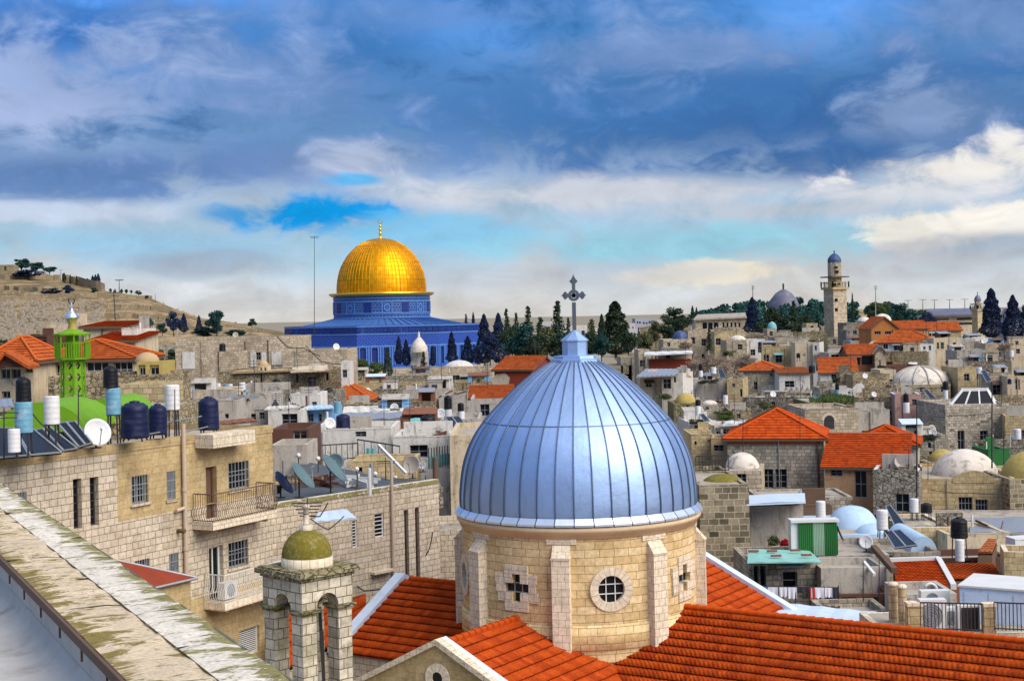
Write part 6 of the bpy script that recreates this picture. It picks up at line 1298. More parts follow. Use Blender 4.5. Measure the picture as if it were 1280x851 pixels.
for a in [('sky blue stained cylinder boiler under the leftmost black tank', 30, 502, 540.5, 21.5, 45.5, 'tank_sky', 572), ('clean white cylinder boiler right of the leftmost tank', 65, 495, 530, 19.5, 47.5, 'tank_white', 560), ('boiler half white and half blue under the black tank by the dish', 142, 485, 518, 18, 52, 'tank_sky', 555), ('tall white boiler on a pole stand right of the dark blue pair', 215.5, 481, 512, 18.5, 54.5, 'tank_white', 548), ('grey white drum standing low at the left edge of the roof', 18, 536, 565, 15, 45, 'tank_white')]: boiler(*a)
solar('black solar collector at the left edge under the blue boiler', [(-6, 536), (42, 538), (78, 567), (-4, 574)], 45.4, 47.8, 2)
solar('wide black solar collector in front of the lime green canopy', [(44, 539), (64, 536), (97, 562), (62, 568)], 47.0, 49, 2)
solar('black solar collector beside the white dish', [(72, 530), (95, 528), (116, 555), (99, 560)], 48.2, 50, 2)
dish('large white satellite dish leaning on the roof edge', 120.5, 541, 17.5, 49.2, (.62, -.75, .35), 'dish_white', 560)
sheet('small grey awning sheet at the left edge', [P(-8, 509, 60), P(17, 508, 60), P(15, 498, 62), P(-8, 500, 62)], .05, 'galvanised', posts=P(0, 530, 60).z)
for i, (lab, x0, y0, x1, y1, Y) in enumerate([('thin steel pipe frame beside the two dark blue tanks', 205, 528, 252, 520, 54), ('second pipe rail along the roof edge near the lone blue tank', 225, 540, 260, 533, 55.5), ('low pipe run crossing behind the dark blue tanks', 110, 548, 200, 540, 52)]):
    cable(lab, [(x0, y0), ((x0+x1)/2, (y0+y1)/2), (x1, y1)], Y, .03, 'galvanised', 'roof_pipe')
for a in [('thin iron pole beside the tall white boiler', 218.5, 487, 548, 53.8, 0), ('short roof aerial left of the leftmost boiler', 5, 510, 572, 45.2, 2), ('iron pole standing between boiler and green canopy', 98, 490, 556, 49.5, 0)]: antenna(*a)
cable('black cable sagging between the leftmost boiler and the collectors', [(38, 513), (50, 528), (62, 538)], 46.5, .025)

# ================================================================== middle left: lower house with dark roof
q0, q1, q2 = P(340, 632, 58.4), P(458, 612, 62.5), P(548, 601, 66)
dk = thing('dark_roofed_house', 'pale limestone house with a dark tarred flat roof crowded with dishes', 'house', (q1.x, q1.y, 0)); zD = (q0.z+q1.z+q2.z)/3
f1, f2 = Face(q0.xy, q1.xy), Face(q1.xy+(q1.xy-q0.xy).normalized()*.02, q2.xy)
w1 = [f1.rect(440, 650, 447, 684)]; m = MB(); hh1 = wall_holes(m, f1, 0, f1.L, 0, zD, w1, .15)
w2 = [f2.rect(468, 641, 480, 671), f2.rect(505, 637, 512, 723), f2.rect(518.5, 634, 525.5, 723)]; hh2 = wall_holes(m, f2, 0, f2.L, 0, zD, w2, .22)
bk = Vector((-.75, .66))*15; c4 = [q0.xy, q1.xy, q2.xy, q2.xy+Vector((-2.2, 1.6)), q1.xy+Vector((-1.5, 9.5)), q0.xy+Vector((-2, 20))]
m.face([Vector((*c4[2], 0)), Vector((*c4[3], 0)), Vector((*c4[3], zD)), Vector((*c4[2], zD))]); m.build('wall', 'ashlar_pale', dk)
m = MB(); m.face([Vector((*p, zD-.12)) for p in c4]); m.build('roof', 'roof_dark', dk)
m = MB()
for f in (f1, f2): f.box(m, 0, zD-.12, f.L, zD+.06, -.3, .04)
m.build('parapet', 'coping_lime', dk)
for h in hh1+hh2[:1]: window(dk, f1 if h in hh1 else f2, h, .12, 1, 9 if h in hh1 else 6, 'frame_white', 'glass_dark', .05, name='shutter')
for h in hh2[1:]: window(dk, f2, h, .2, 1, 5, 'iron_brown', 'glass_dark', .05)
m = MB(); t, z = f2.at(487, 575); z9 = f2.at(487, 722)[1]; m.tube([f2.pt(t, z, .1), f2.pt(t, z9, .1)], .07, 0, 8); m.build('drainpipe', 'pipe_beige', dk)
t0, z0 = f1.at(449, 722); t1, z1 = f1.at(458, 700); m = MB(); f2.box(m, .1, f2.at(470, 716)[1], f2.at(487, 712)[0], f2.at(470, 713)[1], 0, .3); m.build('ledge', 'quoin_pale', dk)
sheet('small white tarpaulin canopy over a window beside the mossy dome', [P(392, 652, 57.2), P(446, 647, 57.6), P(433, 636, 59.2), P(398, 640, 59)], .04, 'blue_white', .5, 'window_canopy', 'canopy')
m = MB(); t, z = f1.at(393, 655); a, b = P(404, 655, 57.4), P(404, 700, 57.4)
cable('thin cable hanging across the pale wall below the canopy', [(438, 725), (455, 738), (480, 735)], 62, .03)
rk = random.Random(21)
for k in range(5):
    p = P(rk.uniform(350, 470), rk.uniform(595, 612), rk.uniform(61, 66)); p = Vector((p.x, p.y, zD-.1)); m = MB(); m.tube([p, p+Vector((0, 0, rk.uniform(.5, 1.4)))], rk.uniform(.04, .09), 0, 7); m.build('vent_pipe', rk.choice(['galvanised', 'iron_brown', 'frame_white']), dk)
for k in range(4):
    p = P(rk.uniform(360, 450), 600, rk.uniform(61, 68)); p = Vector((p.x, p.y, zD-.05)); m = MB()
    for j in range(5): a = rk.uniform(0, 3.1); d = Vector((math.cos(a), math.sin(a), .05))*rk.uniform(.4, 1.1); c_ = p+Vector((rk.gauss(0, .4), rk.gauss(0, .4), .05+.06*j)); m.bar(c_-d, c_+d, .03, 0, rk.uniform(.04, .12))
    m.build('plank_pile', rk.choice(['galvanised', 'wood_dark', 'tan_cloth', 'frame_white']), dk)
# wall continuing behind the church and the stepped chimney
house('lower pale stone house wall between dark roofed house and the church drum', 540, 600, 662, 68, 5, 'ashlar_pale', name='stone_house', rot=8)
ch = thing('chimney', 'old dark stone chimney stub at the corner of the dark roof', 'chimney', P(545, 634, 66.3)); m = MB(); cb = P(545, 634, 66.3); m.lathe(cb, [(.33, 0), (.36, .9), (.2, 1.05), (.2, 1.15)], 8, 0, False); m.build('stack', 'rubble_grey', ch); m = MB(); m.tube([cb+Vector((0, 0, 1.1)), cb+Vector((0, 0, 2.3))], .12, 0, 8); m.build('flue', 'iron_brown', ch)
for a in [('teal satellite dish seen edge on above the bell tower', 375, 597, 21, 60, (.75, -.1, .62), 'dish_teal', 622), ('big teal dish tilted up, largest on the dark roof', 414, 588, 22, 62, (.75, -.1, .62), 'dish_teal', 617), ('round grey green dish standing upright behind the big teal dish', 419, 577, 10.5, 66, (.1, -1, .15), 'dish_teal', 596), ('blue dish at the left end of the dark roof beside the tan wall', 352, 605, 17, 60.5, (.8, -.1, .6), 'tank_blue', 622),
          ('beige satellite dish beside the white sloping bar', 515, 581, 12, 70, (-.35, -.9, .25), 'dish_beige', 598), ('small pale dish right of the beige one', 528, 582, 4.5, 70.5, (-.3, -.95, .2), 'dish_white', 590)]: dish(*a)
for i, (px, py, lab) in enumerate([(373, 569, 'white globe lamp left one on the dark roof'), (397.5, 573, 'white globe lamp beside the big teal dish'), (446, 586, 'white globe lamp at the far edge of the dark roof'), (469, 592, 'white globe lamp nearest the drainpipe'), (494, 597, 'white globe lamp low beside the black box')]):
    c_ = P(px, py, 64+i); o = thing('globe_lamp', lab, 'lamp', c_-Vector((0, 0, .6)), 'white globe lamps on the dark roof'); m = MB(); m.lathe(c_, [(.001, -.11), (.08, -.08), (.11, 0), (.08, .08), (.001, .11)], 12); m.build('globe', 'frame_white', o); m = MB(); m.tube([c_-Vector((0, 0, .6)), c_-Vector((0, 0, .1))], .025, 0, 6); m.build('post', 'iron_dark', o)
for a in [('iron frame post with a side arm on the dark roof', 482, 572, 600, 65, 2), ('thin iron pole at the edge of the dark roof left of the church', 562, 601, 627, 67, 0), ('thin iron pole nearest the silver dome', 575, 605, 640, 67, 0), ('short iron pole beside the old chimney', 532, 594, 604, 66.8, 0), ('tangled aerial on the post above the mossy dome', 384, 622, 662, 42, 5)]: antenna(*a)
o = thing('sloping_bar', 'white sloping steel bar propped over the dark roof', 'bar', P(508, 592, 67)); m = MB(); m.bar(P(473, 556, 69), P(508, 592, 67), .06); m.build('bar', 'frame_white', o)
cable('black cable looping from the bell tower aerial to the wall', [(388, 645), (400, 645), (410, 628)], 43, .02); cable('second cable looping under the white canopy', [(388, 648), (410, 662), (430, 645)], 46, .02); cable('thick black cable on the wall right of the tall windows', [(525, 705), (537, 685), (541, 665)], 65.3, .03)
# ---- the roofs between the dark roof and the shrine
T = 'rubble_tan'
for a in [   # label, x0, x1, ytop, Y, depth, material, windows, rot
 ('tall cream plaster house wall just left of the silver dome', 562, 640, 543, 84, 10, 'plaster_cream', [(563, 602, 566, 620)]),
 ('white house with teal netting on its terrace beside the cream wall', 491, 563, 546, 92, 7, 'plaster_white', [(512, 556, 535, 572)]),
 ('long white plastered house behind the teal dishes', 386, 489, 537, 98, 8, 'plaster_white', [(444, 539, 458, 546)]),
 ('beige stone terrace wall under the white houses', 440, 520, 575, 84, 4, 'ashlar_yellow', [(447, 584, 453, 590)]),
 ('dark netted red brown shed behind the teal dishes', 339, 386, 536, 80, 5, 'wood_dark', [(341, 538, 362, 552), (366, 538, 384, 560)]),
 ('grey wall below the netted shed', 338, 384, 556, 76, 4, 'plaster_grey', []),
 ('white box house in the middle of the tank cluster', 335, 376, 513, 108, 6, 'plaster_white', [(352, 517, 372, 533)]),
 ('pale grey cube house right of the lone dark blue tank', 272, 294, 501, 90, 5, 'plaster_grey', [(281, 517, 286, 523)]),
 ('grey wall house with railings left of the solar panels', 290, 336, 494, 112, 7, 'plaster_grey', [(306, 517, 320, 526), (324, 515, 331, 524)]),
 ('beige flat roofed ledge house left of the white tanks', 222, 278, 489, 118, 8, 'plaster_cream', []),
 ('low rubble wall house behind the lone blue tank', 224, 292, 503, 96, 5, 'rubble_grey', []),
 ('small white cabin with a light blue side in the tank cluster', 363, 398, 493, 124, 6, 'plaster_white', [(390, 502, 396, 508)]),
 ('light blue painted cabin in front of the white cabin', 377, 418, 511, 112, 5, 'blue_box', [(384, 517, 392, 527), (398, 517, 405, 527)]),
 ('tan stone house front under the red roof in the tank cluster', 412, 470, 506, 140, 8, T, []),
 ('dark grey parapet wall in the middle distance', 498, 562, 487, 172, 12, 'plaster_grey', []),
 ('dark rubble house left of the dark grey parapet', 466, 500, 487, 168, 10, 'rubble_grey', [(470, 495, 480, 505)]),
 ('low yellow rubble house end by the black tank pair', 500, 545, 502, 150, 6, T, []),
 ('grey blank house beneath the lower red roof left of the dome', 588, 640, 498, 132, 8, 'plaster_grey', [(600, 505, 612, 520)]),
 ('grey wall block behind the twin black tanks', 552, 592, 494, 150, 9, 'plaster_grey', []),
 ('long flat stone building with a window band before the shrine garden', 492, 622, 466, 236, 12, 'ashlar_far', [(551, 469, 562, 475), (563, 469, 575, 475), (576, 469, 588, 475), (589, 469, 600, 475)]),
 ('yellow rubble wall house below the long flat building', 550, 622, 478, 200, 10, T, []),
 ('stone wall house left of the yellow rubble one', 436, 552, 478, 205, 10, 'ashlar_yellow', [(515, 480, 520, 486)]),
 ('rough stone house with a triangular gap below the green trees', 440, 462, 470, 225, 8, T, [(446, 474, 452, 480)]),
 ('pale house at the right behind the red gabled block', 600, 650, 463, 250, 8, 'ashlar_far', []),
 # pale stone complex
 ('big windowless pale limestone complex with slit pipes, left wing', 219, 368, 421.5, 192, 16, 'ashlar_far', [(320, 440, 326, 450), (274, 430, 282, 439)]),
 ('middle wing of the pale limestone complex, with a broken roof line', 353, 434, 437.5, 182, 12, 'ashlar_far', [(355, 439, 358, 458)]),
 ('front range of the pale complex with a tan pitched roof and arched openings', 272, 428, 463, 166, 10, T, [(370, 467, 373, 478), (385, 471, 395, 482), (325, 467, 328, 482), (407, 466, 411, 476)]),
 ('tall white plastered pier at the right end of the pale complex', 426, 437, 452, 160, 4, 'plaster_white', [(428, 462, 434, 472)]),
 ('lower left front of the pale complex with shuttered openings', 275, 298, 439, 180, 6, 'ashlar_far', [(268.5, 445, 272, 456)]),
 ('low pale roof building along the front of the complex', 300, 352, 481, 150, 6, 'plaster_grey', []),
 ('tan parapet house right of the complex pier', 437, 500, 490, 178, 8, 'ashlar_yellow', []),
 ('rubble house filling behind the white tanks', 276, 420, 492, 134, 8, 'rubble_grey', [(360, 497, 366, 504)]),
 ('rubble terrace under the white sheet roofs', 420, 530, 516, 126, 8, 'rubble_grey', []),
 ('brown brick shed with a green awning near the big black tank', 488, 545, 530, 108, 6, 'brick_brown', [(512, 533, 524, 541)]),
 ('grey stone terrace block behind the church dome left edge', 528, 600, 524, 118, 8, 'plaster_grey', [(545, 531, 552, 540)])]:
    house(*a[:7], a[7], auto=2 if not a[7] and a[4] < 150 else 0)
# blind shutters and slits on the complex are built on their own house face
fcx = Face(P(219, 440, 192).xy, P(368, 440, 192).xy); host = [o for o in SC.objects if o.get('label', '').startswith('big windowless')][0]
for x0, y0, x1, y1, mt in [(228, 440, 244, 461, 'plaster_white'), (297, 439, 303, 459, 'plaster_white'), (313, 440, 320, 458, 'plaster_white'), (327, 440, 333, 457, 'plaster_white'), (339.5, 439, 352, 456, 'plaster_white'), (272.5, 439, 274.5, 477, 'iron_brown'), (306, 427, 307.5, 462, 'iron_dark'), (334.5, 425, 336, 453, 'iron_dark'), (251, 428, 252, 470, 'iron_brown')]:
    a, b, c_, d = fcx.rect(x0, y0, x1, y1); m = MB(); fcx.box(m, a, b, c_, d, .02, .12); m.build('blind_shutter' if mt == 'plaster_white' else 'slit_pipe', mt, host)
r, f, z = house('tiny domed turret on the roof of the pale complex front range', 323, 335, 457, 168, 2, 'plaster_cream', [(325, 459, 328, 463), (330, 459, 333, 463)], zb=12, name='turret', cat='turret'); add_dome(r, 329, 457, 13, 7, 169, 'tan_cloth')
sheet('tan pitched roof sheet along the pale complex front range', [P(290, 466, 165.5), P(364, 463, 165.5), P(364, 461, 172), P(295, 463, 172)], .1, 'tan_cloth', 2)
sheet('broad tan roof slope at the right of the pale complex', [P(363, 465, 164), P(412, 463, 164), P(409, 456, 176), P(366, 459, 176)], .1, 'plaster_cream', 2)
house('two storey dark red block with an orange gable roof left of the silver dome', 618, 664, 462, 150, 9, 'red_panel', roof='gable', rh=1.2, row=.45, rot=-18)
house('lower wing with an orange sloping roof before the dark red block', 588, 640, 497.5, 138, 6, 'plaster_grey', roof='shed', rh=1.0, roofmat='tile_orange', row=.45)
house('orange hipped tile roof house among the tanks right of the pale complex', 405, 462, 501, 158, 8, 'plaster_cream', roof='hip', rh=1.7, row=.4)
for a in [('black tank in front of the orange hipped roof', 411, 484, 504, 12, 138, 'tank_black'), ('dark blue tank low in the light blue cabin cluster', 429, 517, 536, 18, 100, 'tank_blue'), ('big black tank standing before the brown brick shed', 535.5, 517, 546, 19, 98, 'tank_black'), ('left black tank of the two on white boilers near the dome', 560, 494, 511, 10, 120, 'tank_black'), ('right, smaller black tank of the two near the dome', 576, 503, 513, 8, 119, 'tank_black', 516), ('small black tank left of the sagging white sheet roofs', 491, 492, 506, 10, 150, 'tank_black'),
          ('round black tank on the roof corner of the pale complex', 278, 429, 439, 8, 178, 'tank_black'), ('black barrel tank on the front range of the pale complex', 346, 473, 486, 11, 160, 'tank_black'), ('dark barrel in the arched opening of the complex', 390, 473, 483, 10, 164, 'tank_black')]: tank(*a)
for a in [('white boiler under the left black tank near the dome', 560.5, 511, 526, 9, 120, 'tank_white'), ('white boiler under the smaller black tank near the dome', 577, 514, 528, 8, 119, 'tank_white'), ('grey blue boiler at the left of the tank cluster', 283, 480, 491, 7, 130, 'tank_sky'), ('white boiler beside the grey blue one', 288, 480, 490, 6, 128, 'tank_white'), ('white boiler under the turret of the complex', 303, 478, 492, 8, 128, 'tank_white'), ('light blue boiler in the middle of the tank cluster', 308, 487, 499, 7, 122, 'tank_sky'), ('white boiler right of the light blue one', 316, 480, 493, 7, 126, 'tank_white'), ('bright white boiler above the solar panel row', 328, 487, 500, 8, 121, 'tank_white'), ('blue grey boiler behind the light blue cabin', 422, 502, 516, 9, 110, 'tank_sky'), ('white boiler left of the grey cabin wall', 273, 479, 490, 6, 131, 'tank_white')]: boiler(*a)
solar('row of three black solar collectors in the tank cluster', [(309, 499), (344, 499), (353, 512), (318, 513)], 112, 115, 3)
solar('pair of black solar collectors below the black tanks near the dome', [(556, 522), (574, 521), (589, 540), (571, 543)], 100, 104, 2)
solar('small solar collector before the white domed well house', [(512, 458), (520, 457), (527, 465), (518, 466)], 245, 250, 2)
sheet('long sagging white sheet roof in the middle distance', [P(428, 516, 124), P(527, 515, 124), P(505, 507, 136), P(430, 508, 136)], .1, 'plaster_white', 1.2, posts=8)
sheet('lower grey white sheet roof under the sagging one', [P(430, 525, 116), P(526, 522, 116), P(520, 515, 123), P(435, 517, 123)], .1, 'galvanised', 1.2, posts=8)
sheet('green awning sheet beside the big black tank', [P(513, 531, 104), P(526, 530, 104), P(525, 522, 107), P(513, 523, 107)], .06, 'copper_teal', .4, posts=9)
nt_ = thing('netting_fence', 'teal netting fence around the white house terrace', 'fence', P(540, 585, 88)); a, b = P(536, 574, 88), P(563, 570, 89); m = MB()
for k in range(9): p = a.lerp(b, k/8); m.bar(p-Vector((0, 0, .6)), p+Vector((0, 0, .7)), .03)
m.build('posts', 'iron_dark', nt_); m = MB(); m.obox((a+b)/2-Vector((0, 0, .15)), (b-a)/2, Vector((0, .03, 0)), Vector((0, 0, .35))); m.build('net', 'copper_teal', nt_)
rl = thing('roof_railing', 'dark iron railing on the white house roof behind the teal dishes', 'railing', P(400, 580, 92)); railing(rl, [P(386, 577, 92), P(448, 573, 93)], 1.0, 'iron_dark', .35, .02)
rl = thing('roof_railing', 'dark iron railing on the netted house terrace left of the beige dish', 'railing', P(500, 582, 88)); railing(rl, [P(447, 571, 90), P(500, 580, 88)], 1.1, 'iron_dark', .5, .02)
o = thing('teal_cloth', 'teal cloth sheet hanging over the white house railing', 'cloth', P(463, 572, 89)); m = MB(); rows = [[P(457+j*1.5, 560+i*4, 89)+Vector((0, .06*math.sin(j*1.7), 0)) for j in range(9)] for i in range(4)]; m.grid(rows); m.grid([[p+Vector((0, .03, 0)) for p in r_[::-1]] for r_ in rows]); m.build('cloth', 'copper_teal', o)
for a in [('tall aerial in front of the white sheet roofs', 480, 500, 560, 100, 3), ('aerial pole among the white tanks', 361, 460, 535, 105, 3), ('aerial on the white box house', 345, 490, 515, 110, 4), ('thin aerial behind the lone dark blue tank', 298, 478, 520, 100, 4), ('aerial left of the big black tank', 512, 498, 540, 105, 4), ('thin aerial above the light blue cabin', 386, 478, 512, 114, 4), ('aerial on the complex front range', 345, 462, 486, 160, 3), ('roof aerial on the long flat building', 520, 450, 470, 236, 3), ('aerial pole left of the red gabled block', 583, 478, 500, 150, 3)]: antenna(*a)
for a in [('white tarpaulin sheet roof over the middle terrace', [(330, 512), (376, 509), (370, 506), (334, 508)], 108, 112, 'plaster_white'), ('blue tarpaulin on the light blue cabin', [(378, 512), (418, 510), (414, 506), (381, 507)], 111, 115, 'sky_paint'), ('rust brown sheet roof before the lone blue tank', [(262, 532), (322, 526), (316, 522), (266, 527)], 70, 74, 'brick_brown')]:
    q = a[1]; sheet(a[0], [P(*q[0], a[2]), P(*q[1], a[2]), P(*q[2], a[3]), P(*q[3], a[3])], .06, a[4], .4)
cable('power cable sagging over the complex roof', [(346, 420), (360, 434), (380, 435), (400, 445)], 178, .07); cable('cable strung from the pale complex to the pier', [(382, 432), (402, 452), (428, 455)], 170, .06)
# ================================================================== right: the crowded old town, far to near
AF, AY, AG, RG, RT, RM, PW, PG, PC = 'ashlar_far', 'ashlar_yellow', 'ashlar_grey', 'rubble_grey', 'rubble_tan', 'rubble_moss', 'plaster_white', 'plaster_grey', 'plaster_cream'
def hh(lab, x0, x1, yt, Y, dep, mat, wins=(), auto=0, rot=0, **k): return house(lab, x0, x1, yt, Y, dep, mat, wins, rot, auto=auto, **k)
# --- row under the skyline
r, f, z = hh('rubble house carrying two white vaulted domes below the radio mast', 1058, 1116, 403, 296, 8, RG, [], 3); add_dome(r, 1080, 402, 17, 6, 300, 'lime_dome'); add_dome(r, 1103, 401, 22, 9, 300, 'lime_dome', name='dome')
hh('mossy garden wall running left from the minaret foot', 976, 1034, 415, 300, 5, RM)
hh('yellow stone stair turret house left of the minaret foot', 1008, 1022, 404, 312, 5, AY, [(1013, 407, 1017, 412)])
r, f, z = hh('small kiosk with a turquoise dome beside the dark pines', 959, 971, 411, 300, 5, AF, [(962, 414, 966, 420)], name='kiosk', cat='kiosk'); add_dome(r, 965, 411, 12, 9, 302, 'copper_teal', finial=True)
r, f, z = hh('pale house with a small bright blue dome left of the bare trees', 829, 865, 424, 252, 8, AF, [(834, 428, 838, 433), (850, 428, 856, 437)], 0); add_dome(r, 850, 424, 19, 11, 255, 'blue_dome', finial=True)
r, f, z = hh('cream stone house with a white dome and one black window', 908, 932, 425, 244, 7, AF, [(922, 430, 928, 437)]); add_dome(r, 922, 425, 20, 6, 247, 'lime_dome')
hh('white plastered cube house right of the white domed one', 933, 956, 424, 246, 6, PW, [], 2)
hh('tan low house with a white roof patch beside the beige block', 953, 997, 433, 235, 7, AY, [], 3)
hh('beige blank block house with a white side strip', 994, 1016, 428, 228, 6, PC, [], 0)
hh('white end strip house joined to the beige block', 1016, 1024, 428, 227, 6, PW, [(1018, 432, 1021, 438)])
hh('pale stone terraces stepping down left of the arcaded building', 860, 885, 412, 300, 8, AF, [], 2)
hh('old tan house below the arcaded building', 893, 926, 414, 290, 8, AY, [], 3)
hh('low tan wall house under the wide cypress', 925, 962, 421, 285, 7, RT, [], 2)
hh('grey stone house below the mossy garden wall', 968, 1012, 421, 275, 7, AG, [], 3)
hh('rough stone house at the right of the minaret base', 1058, 1092, 412, 286, 7, RG, [(1066, 413, 1071, 418)], 1)
hh('white small house low beside the minaret base', 1063, 1084, 426, 262, 6, PG, [], 2)
r, f, z = hh('large orange plastered gable house, its gable facing left', 1089, 1122, 411, 244, 9, 'orange_wall', [(1093, 414, 1101, 418), (1106, 414, 1114, 418)], roof='gable_front', rh=1.9, row=.5, wn=(3, 1))
hh('long red tiled wing behind the orange gable house', 1112, 1160, 411, 252, 8, 'plaster_orange', [], 0, roof='gable', rh=1.3, row=.5)
hh('white house under the wide lower red roof of the orange gable house', 1097, 1166, 428, 232, 8, PW, [(1104, 430, 1110, 436), (1117, 430, 1126, 438), (1128, 430, 1147, 437), (1154, 431, 1157, 436), (1161, 430, 1164, 436)], roof='hip', rh=1.9, inset=4, row=.5)
hh('tall white end wing with small arched windows right of the red roofs', 1150, 1168, 430, 226, 6, PW, [(1154, 433, 1157, 437), (1161, 432, 1164, 438), (1158, 447, 1162, 452)])
r, f, z = hh('tan house with a bright red roof below the arena building', 1159, 1201, 413, 255, 8, AY, [(1162, 415, 1172, 420), (1174, 415, 1184, 420)], roof='gable', rh=1.4, row=.5)
hh('cream old house front with balconies under the red roofed tan house', 1167, 1201, 422, 228, 8, PC, [(1171, 428, 1174, 436), (1176, 428, 1180, 436), (1184, 431, 1187, 438), (1191, 428, 1195, 434)], 0)
hh('grey stone house right of the small minaret foot', 1200, 1228, 428, 232, 7, PG, [(1208, 427, 1212, 434), (1217, 427, 1220, 434)])
hh('white house with a dark red door right of the cream old house', 1205, 1240, 423, 240, 6, PW, [(1216, 427, 1220, 434), (1225, 425, 1230, 429)])
hh('blank grey wall house below the dark red door', 1196, 1236, 438, 215, 6, PG, [], 1)
hh('pale stone house beneath the huge cypresses', 1232, 1258, 429, 222, 6, AF, [], 2)
hh('tan block house at the right edge under the huge cypresses', 1263, 1296, 431, 208, 7, PC, [(1270, 436, 1275, 442)])
# --- second row
hh('blue grey roofed house directly right of the dome lantern', 776, 812, 446, 240, 9, AG, [], 2)
hh('pale stone house between the dome and the orange panelled terrace', 798, 812, 437, 230, 8, AF, [], 1)
r, f, z = hh('terrace house fenced with rust red panels under a pale roof sheet', 810, 866, 450, 216, 8, PG, [], 0)
m = MB(); f.box(m, .2, z-2.3+.0, f.L-.2, z+.1, .02, .12); m.build('panel_fence', 'red_panel', r)
sheet('pale sheet roof over the rust red panelled terrace', [P(805, 444, 214), P(866, 441, 214), P(865, 438, 224), P(806, 440, 224)], .12, 'frame_white', 1.5, posts=9)
hh('rear wall house of the rust red panelled terrace', 822, 864, 440, 224, 6, PC, [(815, 443, 822, 449), (832, 443, 838, 448)])
r, f, z = hh('yellow plastered house under the rusty corrugated roof', 800, 828, 471, 162, 7, PC, [(807, 476, 815, 484)], wn=(2, 2))
hh('grey planked lean-to beside the yellow plastered house', 827, 842, 470, 161, 6, 'plaster_grey', [(829, 472, 839, 486)])
hh('weathered white wall pier house right of the planked lean-to', 840, 853, 467, 163, 6, PW, [(842, 471, 845, 478)])
hh('bright white plastered end wall above the mossy yellow dome', 852, 863, 461, 168, 5, PW)
sheet('long rusty corrugated roof over the yellow plastered house', [P(795, 471, 158), P(842, 469, 158), P(853, 461, 172), P(806, 461, 172)], .1, 'galvanised', .5)
hh('long brown streaked retaining wall below the bare tree', 864, 912, 475, 178, 8, 'plaster_grey', [], 0)
hh('ochre stone house right of the brown streaked wall', 909, 928, 474, 176, 7, AY, [(915, 479, 919, 484), (925, 486, 928, 496)])
r, f, z = hh('stone house with a small orange hip roof right of the bare tree', 925, 976, 463, 192, 7, AF, [(942, 477, 947, 487), (962, 466, 966, 470)], roof='hip', rh=1.1, inset=3, row=.45)
hh('white lean roofed house with a saw tooth terrace wall', 974, 1012, 466, 186, 7, PW, [(981, 476, 993, 484)], roof='shed', rh=.5, row=.6, roofmat='tile_worn', rot=-4)
sw = thing('toothed_wall', 'low wall of triangular stone teeth in front of the white lean roofed house', 'wall', P(1004, 490, 182)); m = MB()
for k in range(7):
    a, b, t = P(980+k*6.7, 490, 182), P(986.7+k*6.7, 490, 182), P(983.3+k*6.7, 484, 182); o = Vector((0, .6, 0)); m.face([a, b, t]); m.face([b, b+o, t+o, t]); m.face([a+o, a, t, t+o])
a, b = P(979, 490, 182), P(1028, 490, 182); m.obox((a+b)/2+Vector((0, .3, -1.2)), (b-a)/2, Vector((0, .35, 0)), Vector((0, 0, 1.2))); m.build('wall', 'ashlar_grey', sw)
hh('white gabled house with one slope of orange tiles', 1026, 1070, 466, 198, 9, PW, [(1039, 467, 1046, 474)], 0, roof='gable', rh=1.9, row=.45, rot=-10)
hh('rough stone lower house in front of the white gabled one', 1050, 1071, 465, 190, 5, RT, [], 0)
r, f, z = hh('two storey balcony house with a red gable roof', 1061, 1100, 443, 206, 8, 'brick_brown', [(1062, 445, 1075, 456), (1077, 445, 1091, 456), (1092, 445, 1098, 456)], roof='gable', rh=1.3, row=.45, wn=(3, 1), fr='iron_dark')
hh('curved topped cream stone end wall of the balcony house', 1094, 1107, 443, 204, 5, AF, [(1099, 450, 1101, 460)], roof='gable_front', rh=1.0, roofmat='roof_slab', row=1)
hh('grey flat canopy house left of the balcony house', 1036, 1062, 441, 214, 6, PG, [(1039, 443, 1049, 450)], 0)
hh('rubble fronted house with a white roof ledge right of the balcony house', 1104, 1157, 440, 212, 6, RT, [], 2, cop='frame_white')
hh('cream building with a window pair right of the ribbed white dome', 1178, 1197, 464, 188, 6, PC, [(1181, 467, 1186, 474), (1187, 467, 1192, 474)], fr='frame_white')
hh('tan arched fronted house right of the window pair building', 1197, 1221, 459, 184, 7, AY, [(1205, 467, 1212, 476)])
hh('rubble house under the bare brown tree', 1205, 1262, 452, 198, 7, RG, [], 3)
hh('stone house with a flat canopy near the right edge', 1238, 1264, 466, 176, 6, AF, [], 2)
hh('dark roofed cream house at the right edge with a blue tarpaulin', 1260, 1300, 470, 172, 6, PC, [(1269, 474, 1275, 487)], 0)
hh('dark brown roofed low house behind the ribbed white dome', 1107, 1152, 457, 200, 6, 'wood_dark', [(1110, 460, 1118, 470)], 0)
hh('cream low house left of the ribbed white dome', 1100, 1120, 462, 194, 5, PC, [], 1)
hh('brown stone houses below the grey flat canopy', 1066, 1112, 468, 186, 8, RT, [], 3)
r, f, z = hh('brick walled building carrying a wide ribbed white dome', 1114, 1188, 480.5, 184, 9, 'ashlar_dark', [(1150, 484, 1156, 490), (1176, 483, 1184, 490)], 0); c_ = P(1151, 480, 188.5)
m = MB(); rw = ln(36, 188.5); hw2 = ln(22, 188.5); m.lathe(c_, [(rw*1.04, -.2), (rw*1.04, 0)]+dome_profile(rw, hw2, 10), 32); dm = m.build('dome', 'lime_dome', r); m = MB()
for k in range(12): a = k*math.pi/6; m.tube([c_+Vector((x*math.cos(a), x*math.sin(a), z_+.03)) for x, z_ in dome_profile(rw, hw2, 10)], .12, 0, 5)
m.build('ribs', 'plaster_grey', dm)
